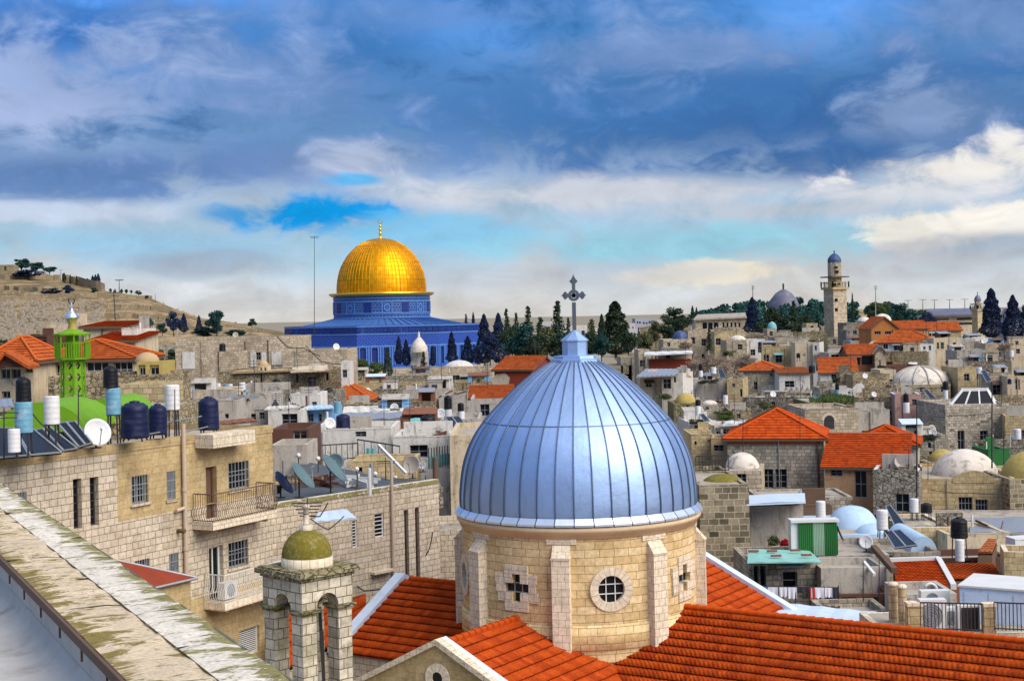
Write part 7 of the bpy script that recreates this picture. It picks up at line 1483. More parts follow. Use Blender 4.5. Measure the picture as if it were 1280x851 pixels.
# --- third row
hh('white low house with two windows left of the red hip roof', 860, 895, 527, 142, 7, PW, [(868, 531, 873, 538), (884, 531, 886, 535)])
hh('white verandah house with dark glazing left of the red hip roof', 893, 922, 532, 136, 6, PW, [(895, 534, 903, 543), (904, 534, 913, 543)], fr='frame_white')
sheet('white flat roof sheet over the dark glazed verandah', [P(903, 531, 133), P(938, 529, 133), P(934, 525, 142), P(908, 526, 142)], .12, 'frame_white', 1.0)
hh('tan ruined house above the white verandah', 912, 940, 513, 152, 6, 'rubble_tan', [(921, 517, 926, 523)], 0)
hh('dark rubble houses below the ochre stone house', 862, 912, 505, 158, 8, RG, [(868, 511, 872, 518)], 2)
r, f, z = hh('old wall house with a mossy yellow dome below the rusty roof', 842, 872, 504, 152, 6, RM, [(858, 506, 861, 512)]); add_dome(r, 857, 504, 27, 13, 154.5, 'yellow_dome')
r, f, z = hh('grey stone house with a flat white dome cap', 876, 898, 506, 150, 6, AG, [(882, 508, 886, 512)]); add_dome(r, 887, 505, 19, 5, 152, 'lime_dome')
hh('yellow squared stone house left of the stone house with the red hip roof', 864, 892, 543, 118, 6, AY, [(868, 551, 871, 556)])
hh('small tan awning shed beside the yellow squared stone house', 889, 909, 548, 114, 4, 'tan_cloth', [(892, 556, 905, 564)], name='awning_shed', cat='shed')
hh('rubble terrace house with pale flat roof below the saw tooth wall', 930, 1020, 497, 165, 10, RG, [(964, 502, 969, 508), (990, 503, 996, 510)], 0)
hh('tall old stone wall house with one dark arched opening', 1006, 1072, 511, 140, 9, AF, [(1030, 525, 1043, 536)], 0)
m = MB(); o_ = [o for o in SC.objects if o.get('label', '').startswith('tall old stone wall')][0]; fa_ = Face(P(1006, 511, 140).xy, P(1072, 511, 140).xy); a, b, c_, d = fa_.rect(1030, 525, 1043, 536); ct, rr_ = (a+c_)/2, (c_-a)/2; m.face([fa_.pt(ct+rr_*math.cos(k*math.pi/12), d-.03+rr_*math.sin(k*math.pi/12), .02) for k in range(13)]); m.face([fa_.pt(a, b, .02), fa_.pt(c_, b, .02), fa_.pt(c_, d, .02), fa_.pt(a, d, .02)])
for k in range(9): q0, q1 = math.pi*k/9, math.pi*(k+.93)/9; g = lambda r_, q_: fa_.pt(ct+r_*math.cos(q_), d-.03+r_*math.sin(q_), .05); m.face([g(rr_, q0), g(rr_*1.5, q0), g(rr_*1.5, q1), g(rr_, q1)], 1)
m.build('arch', ['iron_dark', 'quoin_pale'], o_)
r, f, z = hh('white low box house with a tank behind the grassy roof', 1047, 1070, 487, 168, 5, PW, [(1060, 489, 1063, 492)])
hh('pale stone house left of the white low box', 1025, 1048, 485, 172, 6, AF, [(1039, 492, 1043, 497)])
hh('long rubble house below the brick walled building', 1070, 1122, 497, 158, 8, RT, [], 3)
hh('grey wall house behind the low red roofs', 1068, 1112, 513, 146, 7, PG, [], 1)
hh('brown rusty sheet roofed house left of the glass pyramid', 1148, 1192, 505, 160, 7, RT, [], 2)
hh('small pink house under a light blue slab roof', 1119, 1151, 493, 154, 5, 'plaster_pink', [(1140, 499, 1146, 506)], cop='blue_white')
r, f, z = hh('big pale rubble house crowned by a glass skylight pyramid', 1181, 1263, 505, 144, 9, 'ashlar_grey', [(1197, 538, 1206, 562), (1225, 538, 1235, 550)], 0, rot=2)
m = MB(); b0 = [P(x, 507, y) for x, y in ((1188, 146), (1244, 146), (1244, 151), (1188, 151))]; t0_ = [P(x, 488, y) for x, y in ((1203, 148), (1234, 148), (1234, 150), (1203, 150))]; sk = None
zb_ = b0[0].z; b0 = [Vector((p.x, p.y, zb_)) for p in b0]; zt_2 = t0_[0].z; t0_ = [Vector((p.x, p.y, zt_2)) for p in t0_]
for i in range(4): m.face([b0[i], b0[(i+1) % 4], t0_[(i+1) % 4], t0_[i]])
m.face(t0_); sk = m.build('skylight', 'panel_black', r); m = MB()
for i in range(4):
    m.bar(b0[i], t0_[i], .1); m.bar(b0[i], b0[(i+1) % 4], .14); m.bar(t0_[i], t0_[(i+1) % 4], .12)
for k in (.33, .66): m.bar(b0[0].lerp(b0[1], k), t0_[0].lerp(t0_[1], k), .07)
m.build('frame', 'frame_white', sk)
hh('stone house with dark openings at the right edge beyond the pyramid', 1258, 1300, 520, 140, 7, AY, [(1267, 520, 1280, 530)], 1)
hh('rubble houses behind the glass pyramid', 1240, 1300, 498, 158, 7, RT, [], 3)
hh('low stone terrace wall house under the big pale rubble house', 1130, 1184, 545, 128, 7, AG, [(1160, 553, 1164, 560)], 1)
hh('dark recess house right of the pale rubble house foot', 1225, 1300, 560, 126, 6, RG, [(1258, 545, 1266, 560)], 0)
hh('green sheeted terrace fence house at the far right', 1235, 1262, 562, 120, 4, 'green_dark', [])
# --- fourth row
r, f, z = hh('soot stained grey stone house with a bright red hip roof', 911, 1026, 548, 110, 7.5, AG, [(953, 586, 967, 610), (969, 586, 984, 610)], 0, roof='hip', rh=2.0, inset=3.6, roofmat='tile_red', row=.36, wn=(2, 3), overhang=.35, rot=-13)
m = MB(); t, z1 = f.at(1022, 552); m.tube([f.pt(t, z1, .12), f.pt(t, 4, .12)], .08, 0, 8); m.build('drainpipe', 'iron_brown', r); m = MB(); f.box(m, .02, z-.45, f.L-.02, z-.05, .004, .05); m.build('frieze', 'terracotta', r)
r, f, z = hh('small whitewashed vaulted annex before the soot stained house', 906, 951, 588, 103, 5, AF, [(921, 592, 933, 603)], 0, par=.05); add_dome(r, 928, 588, 44, 23, 105.5, 'lime_dome')
hh('porch house with a long low red tiled roof', 1034, 1128, 584, 104, 6, 'plaster_orange', [(1038, 587, 1053, 595), (1068, 588, 1084, 622)], roof='shed', rh=2.0, roofmat='tile_red', row=.36, overhang=.3)
hh('higher red roofed house behind the long low porch roof', 1066, 1144, 556, 116, 6, PG, [], 0, roof='hip', rh=1.3, roofmat='tile_red', row=.36, inset=2.5)
hh('ruined rough stone wall with a whitened ledge right of the porch', 1093, 1146, 588, 100, 4, RG, [(1119, 617, 1137, 640)], 0, cop='frame_white')
r, f, z = hh('golden stone house with a big white dome and barred windows', 1155, 1266, 598, 106, 11, AY, [(1198, 621, 1216, 645), (1219, 624, 1235, 645)], 0, rot=-10, fr='frame_grey', wn=(4, 3)); add_dome(r, 1206, 597, 82, 36, 112, 'lime_dome')
m = MB()
for k in range(14):
    s0, s1 = k/14, (k+1)/14; q = lambda s, o: f.pt(f.L*(.33+.45*s), z+.04+.55*math.sin(math.pi*s), o); m.face([f.pt(f.L*(.33+.45*s0), z-.3, .05), f.pt(f.L*(.33+.45*s1), z-.3, .05), q(s1, .05), q(s0, .05)]); m.face([q(s0, .05), q(s1, .05), q(s1, -.3), q(s0, -.3)])
m.build('curved_parapet', AY, r)
r, f, z = hh('dark block stone house with a mossy yellow dome at the right edge', 1262, 1330, 598, 104, 9, 'ashlar_dark', []); add_dome(r, 1290, 598, 76, 35, 108, 'yellow_dome')
r, f, z = hh('mossy small dome house seen between white dome and ruined wall', 1158, 1196, 578, 118, 6, RM, [(1159, 573, 1172, 583)]); add_dome(r, 1178, 576, 34, 15, 120, 'yellow_dome')
# --- nearest rows
r, f, z = hh('tall tower like house of dark weathered blocks with a mossy top', 874, 936, 606, 78, 7, 'ashlar_dark', [], 0, par=.1); add_dome(r, 903, 606, 52, 14, 81, 'moss_dome'); hh('iron balustraded balcony house above the weathered block tower', 870, 911, 590, 92, 4, RM, [], 0)
rl = thing('roof_railing', 'black wrought iron railing above the weathered block tower', 'railing', P(890, 590, 91)); railing(rl, [P(870, 590, 91), P(911, 588, 91)], 1.0, 'iron_dark', .2, .02)
r, f, z = hh('plain pale grey plastered box house with a bluish sheet roof', 937, 1004, 632, 80, 5, 'plaster_grey', [], 0, par=.05); sheet('bluish white metal sheet roof on the plain grey box house', [P(933, 630, 78), P(1007, 627, 78), P(1006, 616, 85), P(936, 619, 85)], .08, 'blue_white', 2.2)
hh('dark iron mesh shed behind the plain grey box', 1002, 1040, 632, 90, 4, 'iron_brown', [], 0)
hh('stone ledge house below the soot stained house', 950, 1066, 622, 94, 5, AG, [], 0, par=.12)
gs = thing('green_shed', 'green corrugated shed with a pale translucent middle panel', 'shed', P(1022, 692, 73)); fgs = Face(P(989, 672, 74).xy, P(1056, 672, 74).xy); zt3, zb3 = P(1020, 650, 74).z, P(1020, 694, 74).z
for a, b, mt in ((.28, .55, 'green_dark'), (.55, .76, 'translucent_sheet'), (.76, 1.0, 'green_dark')):
    a, b = a*.93+.0*b-.13, b*.93-.13+.0; n = 14; m = MB(); a, b = max(.06, a)*fgs.L*1.07, b*fgs.L*1.07; L = [[fgs.pt(a+(b-a)*k/n, zz, .03*(k % 2)) for k in range(n+1)] for zz in (zb3, zt3-.12)]; m.grid(L, 0, False); m.build('panel', mt, gs)
m = MB(); fgs.box(m, 0, zb3, .07*fgs.L, zt3-.101, -.75, -.02); fgs.box(m, -.02, zt3-.1, fgs.L*.9, zt3+.03, -.8, .1); fgs.box(m, .071*fgs.L, zb3, fgs.L*.86, zt3-.101, -.75, -.1); m.build('frame', 'frame_white', gs)
m = MB(); a, b = fgs.pt(fgs.L*.87, zt3-.3, 0), fgs.pt(fgs.L*.87, zb3, 0); m.face([a, fgs.pt(fgs.L*.87, zt3-.3, -.7), fgs.pt(fgs.L*.99, zt3-1.1, -.7), fgs.pt(fgs.L*.99, zt3-1.1, 0)]); m.face([b, fgs.pt(fgs.L*.87, zb3, -.7), fgs.pt(fgs.L*.87, zt3-.3, -.7), a]); m.build('flap', 'green_dark', gs)
r, f, z = hh('grey stone house with a doorway behind the washing line', 936, 1027, 703, 71, 5, AG, [(942, 707, 949, 733), (950, 707, 958, 733), (978, 714, 997, 737)], 0, wn=(1, 2), fr='frame_grey')
sheet('wavy pale turquoise translucent roof sheet above the doorway house', [P(934, 703, 69), P(1028, 702, 69), P(1012, 688, 74), P(936, 686, 74)], .04, 'teal_sheet', 1.1, 'translucent_roof')
for x, y in ((942, 689), (965, 689), (994, 688), (970, 695), (1008, 694)): c_ = P(x, y+1, 70.5 if y > 690 else 72.6); m = MB(); m.box(c_+Vector((0, 0, .07)), (.5, .2, .08), 0); tag(m.build('roof_weight', 'brick_brown', None, c_), {942: 'loose brick at the left end of the turquoise roof sheet', 965: 'loose brick at the back of the turquoise sheet under the potted bush', 994: 'loose brick at the back of the turquoise sheet by the green shed', 970: 'loose brick in the middle of the turquoise roof sheet', 1008: 'loose brick at the right front of the turquoise roof sheet'}[x], 'brick', 'bricks weighing down the turquoise roof')
sheet('curled small white awning over the dark window', [P(972, 708, 70), P(1006, 707, 70), P(1003, 702, 70.9), P(976, 703, 70.9)], .04, 'blue_white', .7, 'window_canopy', 'canopy')
hh('stone terrace house with a grey parapet right of the turquoise roof', 1022, 1112, 694, 74, 6, 'plaster_grey', [], 0); hh('low concrete block wall in front of the grey parapet', 1026, 1108, 709, 70, 3, PG, [], 0)
for lab, px, y0, y1, w, pm, lm in (('leafy bush in a pale basket pot on the grey terrace', 967, 668, 689, 15, 'tan_cloth', 'leaf_olive'), ('red flowering plant in a dark red pot beside the bush', 981, 667, 688, 11, 'cloth_red', 'flower_red')):
    b = P(px, y1, 76.5); o = thing('potted_plant', lab, 'potted plant', b, 'potted plants on the terrace'); rp = ln(w*.5, 76.5); m = MB(); m.lathe(b, [(.01, 0), (rp*.7, 0), (rp, rp*1.1), (rp*.85, rp*1.1), (.01, rp*1.0)], 16); m.build('pot', pm, o); m = MB(); rq = random.Random(px)
    for k in range(420):
        d = Vector((rq.gauss(0, 1), rq.gauss(0, 1), rq.gauss(0, 1))).normalized()*rp*rq.uniform(.3, 1.05); c_ = b+Vector((0, 0, rp*1.75))+d; q = Vector((rq.gauss(0, 1), rq.gauss(0, 1), rq.gauss(0, 1))).normalized(); w_ = q.orthogonal().normalized(); v = q.cross(w_); s = .06; m.face([c_+w_*s, c_+v*s*.7, c_-w_*s, c_-v*s*.7])
    m.build('foliage', lm if k < 9999 and px < 975 else 'flower_red', o)
ws = thing('washing_line', 'washing line strung along an iron rail before the doorway house', 'washing line', P(1000, 752, 68)); a, b = P(940, 733, 68), P(1048, 734, 68); m = MB(); m.bar(a, b, .02); m.bar(a-Vector((0, 0, .25)), b-Vector((0, 0, .25)), .015)
for k in range(7): p = a.lerp(b, k/6); m.bar(p+Vector((0, 0, .1)), p-Vector((0, 0, .9)), .022)
m.build('rail', 'iron_dark', ws)
for lab, x0, x1, y1, mt in [('bright blue towel at the left end of the washing line', 954, 960, 750, 'cloth_blue'), ('wide lilac white bed sheet on the washing line', 960, 972, 752, 'cloth_white'), ('white shirt on the washing line left of the dark trousers', 974, 984, 745, 'cloth_white'), ('black small garment in the middle of the washing line', 996, 1012, 739, 'cloth_dark'), ('white long cloth under the black garment on the washing line', 985, 996, 747, 'cloth_white'), ('white top with sleeves at the right of the washing line', 1014, 1030, 746, 'cloth_white'), ('white vest next to the dark bag on the washing line', 1031, 1040, 745, 'cloth_white'), ('dark bundle at the right end of the washing line', 1040, 1048, 752, 'cloth_dark'), ('dark red skirt hanging low on the washing line', 1012, 1022, 758, 'cloth_red')]:
    p, q = a.lerp(b, (x0-940)/108), a.lerp(b, (x1-940)/108); h = ln(y1-733, 68); m = MB(); ph = x0*.7; off = Vector((0, -.04, 0))
    rows = [[p.lerp(q, j/8)+off+Vector((0, .05*math.sin(j*1.4+ph)*(i/4), -h*i/4*(1+.06*math.sin(j*2+ph)))) for j in range(9)] for i in range(5)]; m.grid(rows); m.grid([[v+Vector((0, .012, 0)) for v in r_[::-1]] for r_ in rows]); tag(m.build('laundry', mt, None, p), lab, 'laundry', 'washing hung on the line')
fe = thing('board_fence', 'dark red brown board fence beneath the washing line', 'fence', P(1000, 770, 67)); a, b = P(955, 752, 66.5), P(1050, 757, 66.5); m = MB()
for k in range(34): p = a.lerp(b, k/34); q = a.lerp(b, (k+.9)/34); m.obox((p+q)/2-Vector((0, 0, .8+.03*(k % 3))), (q-p)/2, Vector((0, .02, 0)), Vector((0, 0, .8)))
m.build('boards', 'wood_dark', fe); m = MB(); m.bar(a+Vector((0, .05, -.3)), b+Vector((0, .05, -.3)), .04); m.build('rail', 'iron_dark', fe)
hh('brown ramshackle terrace of boards and netting left of the red roof', 1046, 1118, 742, 68, 5, 'wood_dark', [(1052, 746, 1070, 762), (1078, 742+4, 1098, 764)], 0); hh('stone paved lower court wall behind the pale canopy', 1030, 1112, 764, 65, 3, AG, [], 0)
sheet('pale blue metal canopy just behind the church roof ridge', [P(966, 768, 60.6), P(1104, 783, 58), P(1108, 766, 62.5), P(984, 754, 65)], .08, 'blue_white', 1.0, 'metal_canopy', 'canopy', posts=4)
for a in [('iron post on the ramshackle terrace', 1079, 700, 752, 67.5, 0), ('second iron post on the ramshackle terrace, nearer the red roof', 1099, 695, 748, 67.5, 0)]: antenna(*a)
o = thing('leaning_beam', 'dark wooden roof edge beam sloping down beside the red roof', 'beam', P(1104, 700, 72)); m = MB(); m.bar(P(1092, 684, 74), P(1118, 713, 69), .14); m.build('beam', 'iron_brown', o); o = thing('leaning_beam', 'white leaning plank below the small dish', 'beam', P(1086, 715, 70)); m = MB(); m.bar(P(1080, 702, 71), P(1093, 718, 69), .07); m.build('plank', 'frame_white', o)
def tiled(label, quad, Ys, zb, wall, roofmat='tile_red', row=.34, col=.2):
    q = [P(*p, y) for p, y in zip(quad, Ys)]; r = thing('tiled_lean_to', label, 'roof', (q[0].x, q[0].y, zb)); m = MB(); tiles(m, q, row, col); m.build('roof', roofmat, r); m = MB()
    for p, s in ((q[0], q[1]), (q[1], q[2]), (q[2], q[3]), (q[3], q[0])): d = Vector((0, 0, .15)); m.face([Vector((p.x, p.y, zb)), Vector((s.x, s.y, zb)), s-d, p-d])
    m.build('wall', wall, r); return r
tiled('worn red pantile roof, left one of the near pair', [(1121, 737), (1187, 735), (1173, 700), (1116, 702)], (66, 66, 72, 72), 0, 'brick_brown')
tiled('flat orange tiled roof under the black tank stand', [(1190, 722), (1253, 722), (1241, 705), (1180, 704)], (68, 68, 74, 74), 0, 'brick_brown', 'tile_orange', .45, .25)
o = thing('ridge_flashing', 'grey white mortar ridge between the two near tiled roofs', 'roof trim', P(1183, 718, 70)); m = MB(); m.bar(P(1173, 699, 72.2), P(1192, 733, 66.4), .13); m.bar(P(1112, 700, 72.3), P(1174, 698, 72.3), .12); m.build('mortar', 'frame_white', o)
tiled('small broken tile patch leaning by the yellow wall', [(1222, 690), (1240, 690), (1246, 675), (1236, 673)], (76, 76, 79, 79), 3, 'iron_brown', 'tile_worn', .4, .25)
tiled('low old red tiled outbuilding seen through the bell tower pillars', [(345, 842), (449, 788), (457, 752), (345, 770)], (54.8, 59.0, 61.7, 58.0), 0, 'ashlar_pale', 'tile_red', .5, .21)
# pale blue painted domes
r, f, z = hh('terrace with two pale blue painted domes behind the green shed', 1030, 1110, 668, 82, 8, 'sky_paint', [], 0, par=.1); add_dome(r, 1066, 668, 66, 36, 86, 'sky_paint', k=.8); add_dome(r, 1092, 684, 54, 30, 83.5, 'sky_paint', k=.8)
vault('pale blue painted barrel vault right of the white boiler', 1138, 1172, 694, 24, 79, 5, 'sky_paint'); hh('low court house under the pale blue barrel vault', 1100, 1176, 690, 77, 5, AG, [(1108, 694, 1116, 700)], 0)
hh('tan stone wall house behind the stand of the black tank', 1131, 1192, 659, 88, 6, AY, [], 0, par=.14, cop='quoin_pale'); hh('beige plastered yard wall right of the black tank stand', 1184, 1262, 667, 86, 5, PC, [], 0)
sheet('grey glazed lean-to roof beside the barred windows', [P(1212, 665, 86), P(1300, 666, 86), P(1290, 645, 98), P(1214, 648, 98)], .06, 'galvanised', 1.6, 'glazed_roof'); hh('grey terrace step under the golden stone house', 1135, 1300, 650, 97, 5, PG, [], 0, par=.1)
hh('shadowed low shed beneath the black tank stand', 1172, 1262, 697, 78, 3, 'wood_dark', [(1200, 700, 1214, 708)], 0, name='yard_shed', cat='shed')
r, f, z = hh('yellowed end wall with a sloping coping at the right edge', 1258, 1330, 690, 68, 2.2, AY, [], 0, cop='quoin_pale', rot=-14)
o = thing('cistern', 'white rectangular tank on the yellowed end wall', 'cistern', P(1275, 690, 71)); c_ = P(1277, 690, 71); m = MB(); m.box(c_+Vector((0, 0, .35)), (1.2, .9, .7), .2); m.build('body', 'tank_white', o); m = MB(); m.box(c_+Vector((0, 0, .73)), (1.26, .96, .06), .2); m.build('lid', 'tank_white', o)
# equipment on the right
for a in [('white boiler over the pair of black collectors by the blue dome', 1103, 637, 661, 14, 78.5, 'tank_white', 672), ('white boiler on legs beside the small black tank', 1143, 623, 640, 10.5, 92, 'tank_white', 655), ('white boiler standing under the black tank stand', 1200, 674, 701, 11, 76, 'tank_white'), ('white tall boiler near the plain grey box roof', 1026, 626, 646, 12, 84, 'tank_white'),
          ('white boiler below the saw tooth wall, on the old roofs', 907, 494, 505, 6, 152, 'tank_white'), ('white boiler at the bare tree foot', 892, 459, 467, 7, 182, 'tank_white', 473), ('white boiler under the black tank at the bare tree', 876, 463, 471, 5, 181, 'tank_white', 474), ('white boiler under the black tank left of the verandah', 872.5, 507, 519, 7, 140, 'tank_white'), ('white boiler under the black tank before the pink house', 1133, 503, 516, 8, 150, 'tank_white'), ('teal boiler under the black tank by the grassy roof', 1046.5, 487, 497, 5, 165, 'tank_sky'), ('white boiler before the glass pyramid', 1182, 487, 499, 6, 155, 'tank_white'), ('white boiler by the bare brown tree', 1264.5, 438, 446, 5, 200, 'tank_white', 450), ('white boiler at the right edge below the pyramid', 1272, 536, 553, 9, 136, 'tank_white', 562), ('white boiler near the tan arched house', 1224, 459, 467, 7, 178, 'tank_white', 474)]: boiler(*a)
for a in [('small wide black tank beside the white boiler on legs', 1158, 628, 640, 14, 92, 'tank_black', 653), ('black tank high on a four legged stand', 1199, 646, 671, 21, 77, 'tank_black', 700), ('black tank beside the white lean roofed house', 1015, 456, 466, 8, 184, 'tank_black'), ('black tank atop the teal boiler by the grassy roof', 1046.5, 478, 487, 5, 165, 'tank_black'), ('black tank atop the boiler before the pink house', 1132.5, 491, 503, 7, 150, 'tank_black'), ('black tank atop the boiler at the bare tree', 876, 454, 463, 5, 181, 'tank_black'), ('black tank atop the boiler left of the verandah', 872.5, 499, 507, 7, 140, 'tank_black'), ('dark blue tank on the white cube house', 950, 427, 433, 5, 243, 'tank_blue'), ('black tank left of the glass pyramid', 1182, 476, 487, 7, 155, 'tank_black'), ('small black tank on the beige block terrace', 998, 441, 447, 5, 220, 'tank_black', 452), ('black barrel on the white roofed rubble house', 1127, 431, 438, 7, 218, 'tank_black'), ('blue barrel at the canopy near the right edge', 1262, 473, 480, 5, 171, 'tank_blue')]: tank(*a)
solar('pair of black collectors under the boiler by the blue domes', [(1105, 665), (1125, 663), (1147, 682), (1118, 686)], 75, 78.5, 2); solar('blue tinted collector leaning behind the pale blue dome', [(1107, 634), (1113, 632), (1131, 655), (1118, 658)], 86, 90, 1); solar('collector near the bare tree on the old roofs', [(897, 462), (903, 462), (908, 472), (900, 473)], 176, 180, 1); solar('black collector on the roof left of the verandah', [(874, 518), (880, 518), (887, 526), (880, 527)], 136, 139, 1); solar('black collector left of the glass pyramid house', [(1153, 487), (1159, 487), (1170, 498), (1162, 499)], 156, 159, 1); solar('dark collector below the tan arched house', [(1226, 464), (1232, 463), (1240, 476), (1233, 478)], 170, 176, 1)
for a in [('small white dish on the roof beside the blue domes', 1082.5, 677, 8.5, 77, (-.3, -1, .3), 'dish_white', 690), ('small dish on the white lean roofed house', 1003, 478, 3.5, 183, (-.3, -1, .4), 'dish_beige', 484), ('small dish on the rubble terrace house', 966, 493, 4, 166, (.3, -1, .4), 'dish_white', 498), ('small dish by the balcony house', 1081, 470, 3.5, 184, (.3, -1, .4), 'dish_white', 475), ('dish beside the pale rubble house', 1166, 541, 5, 127, (-.4, -1, .4), 'dish_white', 548), ('dish on the long rubble house', 1092, 493, 3.5, 158, (.4, -1, .4), 'dish_white', 498)]: dish(*a)
for a in [('tall thin dark mast in front of the ruined wall', 1146, 503, 640, 97, 1, None, .06), ('tall thin dark mast before the glass pyramid house', 1240, 478, 585, 100, 1, None, .06), ('aerial on the soot stained house roof corner', 1000, 508, 548, 108, 4), ('aerial above the white verandah', 918, 492, 532, 134, 4), ('aerial on the rust red panelled terrace', 857, 428, 450, 212, 3), ('aerial on the pale rubble house', 1252, 488, 508, 142, 4), ('aerial above the brick walled building', 1117, 458, 484, 182, 4), ('aerial on the cream old house', 1186, 410, 424, 226, 3), ('aerial on the white lean roofed house', 985, 452, 470, 185, 4), ('aerial over the golden stone house', 1160, 570, 600, 104, 4), ('aerial beside the long low red porch roof', 1136, 556, 590, 101, 3), ('aerial on the brown streaked wall', 905, 458, 478, 176, 3), ('aerial on the tan low house', 968, 422, 436, 234, 3), ('aerial between white house and orange gable house', 1087, 418, 440, 232, 3), ('aerial on the grey wall house behind the red roofs', 1100, 494, 516, 145, 4), ('aerial at the right edge roofs', 1270, 458, 476, 171, 3)]: antenna(*a)
# grass growing on the old roof
m = MB(); rr = random.Random(3); hh('old earth covered roof house with grass growing on it', 1012, 1074, 503, 156, 9, RM, [], 0, par=0)
for i in range(2600):
    t = rr.gauss(0, 1); px = 1042+t*14; py = 503+rr.uniform(-1, 8) if False else 503; Y = rr.uniform(155.8, 164.5); c_ = P(max(1013, min(1073, px)), 503, 156); c_ = Vector((c_.x*Y/156, Y, c_.z)); hgt = rr.uniform(.15, .6)*math.exp(-t*t*.3)+.1; w_ = rr.uniform(.06, .14); a = rr.uniform(0, 3.14); d = Vector((math.cos(a)*w_, math.sin(a)*w_, 0)); m.face([c_-d, c_+d, c_+d*.3+Vector((rr.gauss(0, .08), 0, hgt))])
o = m.build('grass', 'leaf_green', None, (0, 0, 0), 'stuff'); tag(o, 'green grass tufts on the old earth covered roof', 'grass')
# nearest right corner: white cabinets, stone posts, railings, air conditioners
cab = thing('white_cabinet', 'long white metal cabinet cube on the terrace at the right edge', 'cabinet', P(1240, 788, 56)); fc = Face(P(1200, 760, 56).xy, P(1300, 762, 54.5).xy); zt4, zb4 = P(1230, 732, 56).z, P(1230, 792, 56).z; m = MB(); fc.box(m, 0, zb4, fc.L, zt4, -2.6, 0); m.build('body', 'blue_white', cab); m = MB(); fc.box(m, -.06, zt4, fc.L+.05, zt4+.07, -2.7, .08); m.build('top', 'frame_white', cab)
for k in range(3): m = MB(); fc.box(m, fc.L*(.06+.31*k), zb4+.15, fc.L*(.06+.31*k)+fc.L*.29, zt4-.18, .004, .03); m.build('door', 'blue_white', cab)
tr2 = hh('tiled terrace floor block behind the church ridge at the right', 1108, 1300, 792, 53.6, 4.2, 'quoin_pale', [], 0, par=.02, name='terrace_block')
pz = P(1180, 790, 54).z
for lab, x0, x1, yt, Y in (('rounded old stone post, leftmost of the terrace posts', 1110, 1122, 728, 56), ('second old stone post standing close to the leftmost', 1122, 1133, 731, 55.5), ('broad stone post left of the air conditioners', 1133, 1151, 752, 54.5), ('stone post between the two iron railings', 1228, 1243, 753, 53.8)):
    a, b = P(x0, yt, Y), P(x1, yt, Y); c_ = (a+b)/2; w_ = (b-a).length/2; o = thing('stone_post', lab, 'post', (c_.x, c_.y, pz-.4), 'stone posts on the terrace'); m = MB(); z_ = c_.z-.12; zb5 = pz-.4
    if 'old' in lab: m.lathe((c_.x, c_.y, zb5), [(w_*1.0, 0), (w_*.96, (z_-zb5)*.5), (w_, z_-zb5)], 16, 0, True)
    else: m.box((c_.x, c_.y, (z_+zb5)/2), (2*w_, 2*w_*.8, z_-zb5), 0, 0, 'xXyY')
    m.build('shaft', 'ashlar_yellow', o); m = MB()
    if 'old' in lab: m.lathe((c_.x, c_.y, z_), [(w_, 0), (w_*1.1, .02), (w_*1.1, .1), (w_*.6, .16), (.01, .17)], 16)
    else: m.box((c_.x, c_.y, z_+.06), (2.2*w_, 1.9*w_, .12))
    m.build('cap', 'quoin_pale', o)
for lab, x0, x1 in (('black iron railing in front of the air conditioners', 1151, 1228), ('black iron railing in front of the white cabinet at the right edge', 1243, 1296)): rl = thing('terrace_railing', lab, 'railing', P((x0+x1)/2, 788, 53.4), 'iron railings on the terrace'); railing(rl, [P(x0, 787, 53.4), P(x1, 789, 53.2)], 1.02, 'iron_dark', .13, .014)
def acu(lab, x0, x1, yt, yb, Y, dark):
    a, b = P(x0, yb, Y), P(x1, yb, Y); w_ = (b-a).length; h = ln(yb-yt, Y); c_ = (a+b)/2; o = thing('air_conditioner', lab, 'air conditioner', c_, 'outdoor air conditioning units'); m = MB(); m.box(c_+Vector((0, 0, h/2)), (w_, .42, h)); m.build('case', 'frame_white', o)
    q = Matrix.Rotation(R(90), 3, 'X'); m = MB()
    if dark:
        for k in range(16): m.box(c_+Vector((w_*.06, -.22, h*(.1+.8*k/16))), (w_*.8, .03, h*.03))
        m.box(c_+Vector((w_*.06, -.213, h*.5)), (w_*.84, .01, h*.86), 0, 0, 'y')
    else:
        fcn = c_+Vector((-w_*.12, -.215, h*.5)); rr_ = h*.38
        for k in range(1, 6): m.lathe(fcn, [(rr_*k/5-.012, 0), (rr_*k/5-.012, .02), (rr_*k/5+.006, .02), (rr_*k/5+.006, 0)], 28, axis=q)
        m.lathe(fcn+Vector((0, .003, 0)), [(.001, .001), (rr_, .001)], 28, axis=q)
    m.build('fan_grille', 'iron_dark' if dark else 'frame_grey', o); return o
acu('white air conditioner with a round fan beside the broad stone post', 1149, 1182, 748, 788, 54.6, False); acu('grey air conditioner with a dark ribbed grille behind the railing', 1196, 1223, 755, 790, 54.4, True); acu('upper white air conditioner behind the round fan unit', 1150, 1186, 737, 756, 57, False); acu('low white air conditioner between fan unit and dark grille', 1180, 1198, 758, 788, 55.4, False)
ar = thing('pipe_arch', 'pale curved pipe arching over the old stone posts', 'pipe', P(1160, 740, 58)); m = MB(); m.tube([P(1155+8*(1-math.cos(t)), 738-9*math.sin(t), 58) for t in [k*math.pi/10 for k in range(11)]], .06, 0, 8); m.build('pipe', 'frame_white', ar)
hh('pale low parapet house in front of the worn red pantile roof', 1128, 1196, 742, 62, 3, PG, [], 0)
for lab, x0, y0, x1, y1, Y in [('thin dark roof cable across the golden stone house', 1164, 612, 1262, 616, 104), ('cable sagging from the tall mast to the pale rubble house', 1146, 520, 1240, 515, 98), ('cable strung between the roofs by the iron balcony', 872, 577, 912, 570, 90)]: cable(lab, [(x0, y0), ((x0+x1)/2, (y0+y1)/2+2), (x1, y1)], Y, .03)

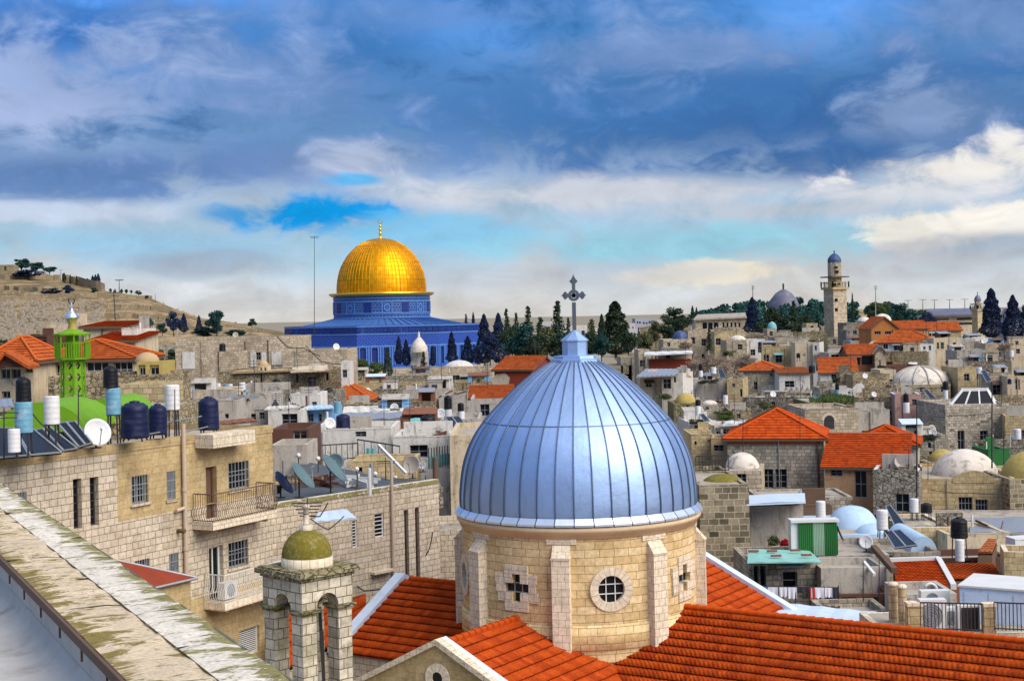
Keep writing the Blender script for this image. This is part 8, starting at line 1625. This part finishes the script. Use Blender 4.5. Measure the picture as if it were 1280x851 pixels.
# weeds and shrubs among the roofs
for i, (px, yt, yb, w, Y, lf, lab) in enumerate([(872, 519, 532, 22, 141, 'leaf_dark', 'dark weeds spilling over the wall above the white low house'), (905, 511, 526, 26, 149, 'leaf_green', 'green bramble on the old roofs left of the red hip roof'), (955, 498, 512, 26, 163, 'leaf_olive', 'dry olive coloured scrub on the rubble terrace house'), (1000, 506, 520, 30, 150, 'leaf_dark', 'dark scrub behind the ridge of the red hip roof'), (830, 487, 500, 22, 150, 'leaf_olive', 'scrub on broken stones below the yellow plastered house'), (975, 491, 500, 16, 170, 'leaf_green', 'small green weeds under the toothed wall'), (1078, 500, 512, 24, 152, 'leaf_olive', 'dry weeds beside the pink house'), (1160, 540, 553, 22, 124, 'leaf_dark', 'dark weeds below the big pale rubble house'), (1102, 638, 650, 24, 92, 'leaf_dark', 'dark ivy at the foot of the ruined wall'), (886, 473, 480, 26, 177, 'leaf_dark', 'dark creeper on top of the brown streaked wall'), (1188, 446, 456, 14, 205, 'leaf_dark', 'small dark bush below the cream old house'), (1045, 470, 480, 14, 186, 'leaf_dark', 'dark bush before the white gabled house'), (1232, 448, 458, 20, 200, 'leaf_olive', 'dry bush under the bare brown tree'), (912, 436, 446, 18, 226, 'leaf_olive', 'grey scrub at the foot of the white domed house'), (1013, 423, 431, 16, 268, 'leaf_dark', 'dark shrub below the mossy garden wall'), (1080, 421, 429, 14, 280, 'leaf_dark', 'dark shrub at the minaret side rubble house')]):
    tree(lab, px, yt, yb, w, Y, 'bush', lf, i, 'weeds and shrubs among the old roofs')

# houses standing behind the church, mostly hidden by its dome from the viewpoint
for lab, x0, x1, yt, Y, d, mt, rf, au in [
 ('grey stone house directly behind the church dome, nearest to its drum', 640, 860, 640, 74, 9, AG, None, 2), ('cream plaster house in the second row behind the church dome', 610, 730, 575, 92, 10, PC, None, 2), ('rubble house in the second row behind the church dome, on its right side', 735, 850, 572, 94, 10, RT, None, 2),
 ('house with a red hip roof hidden in the third row behind the church dome', 650, 740, 535, 118, 11, AF, 'hip', 2), ('white plastered house in the third row behind the church dome', 745, 830, 530, 120, 10, PW, None, 2), ('yellow stone house in the fourth row behind the church dome', 660, 730, 500, 150, 12, AY, None, 2),
 ('grey plastered house in the fourth row behind the church dome', 735, 800, 496, 152, 12, PG, None, 2), ('pale stone house in the fifth row behind the church dome, left of its lantern line', 655, 715, 474, 190, 13, AF, None, 3), ('rubble house in the fifth row behind the church dome, right of its lantern line', 722, 785, 471, 194, 13, RG, None, 3), ('long stone house farthest behind the church dome, below the conifers', 640, 790, 458, 240, 10, AF, None, 4)]:
    hh(lab, x0, x1, yt, Y, d, mt, [], au, roof=rf, rh=1.6, inset=4, roofmat='tile_red')
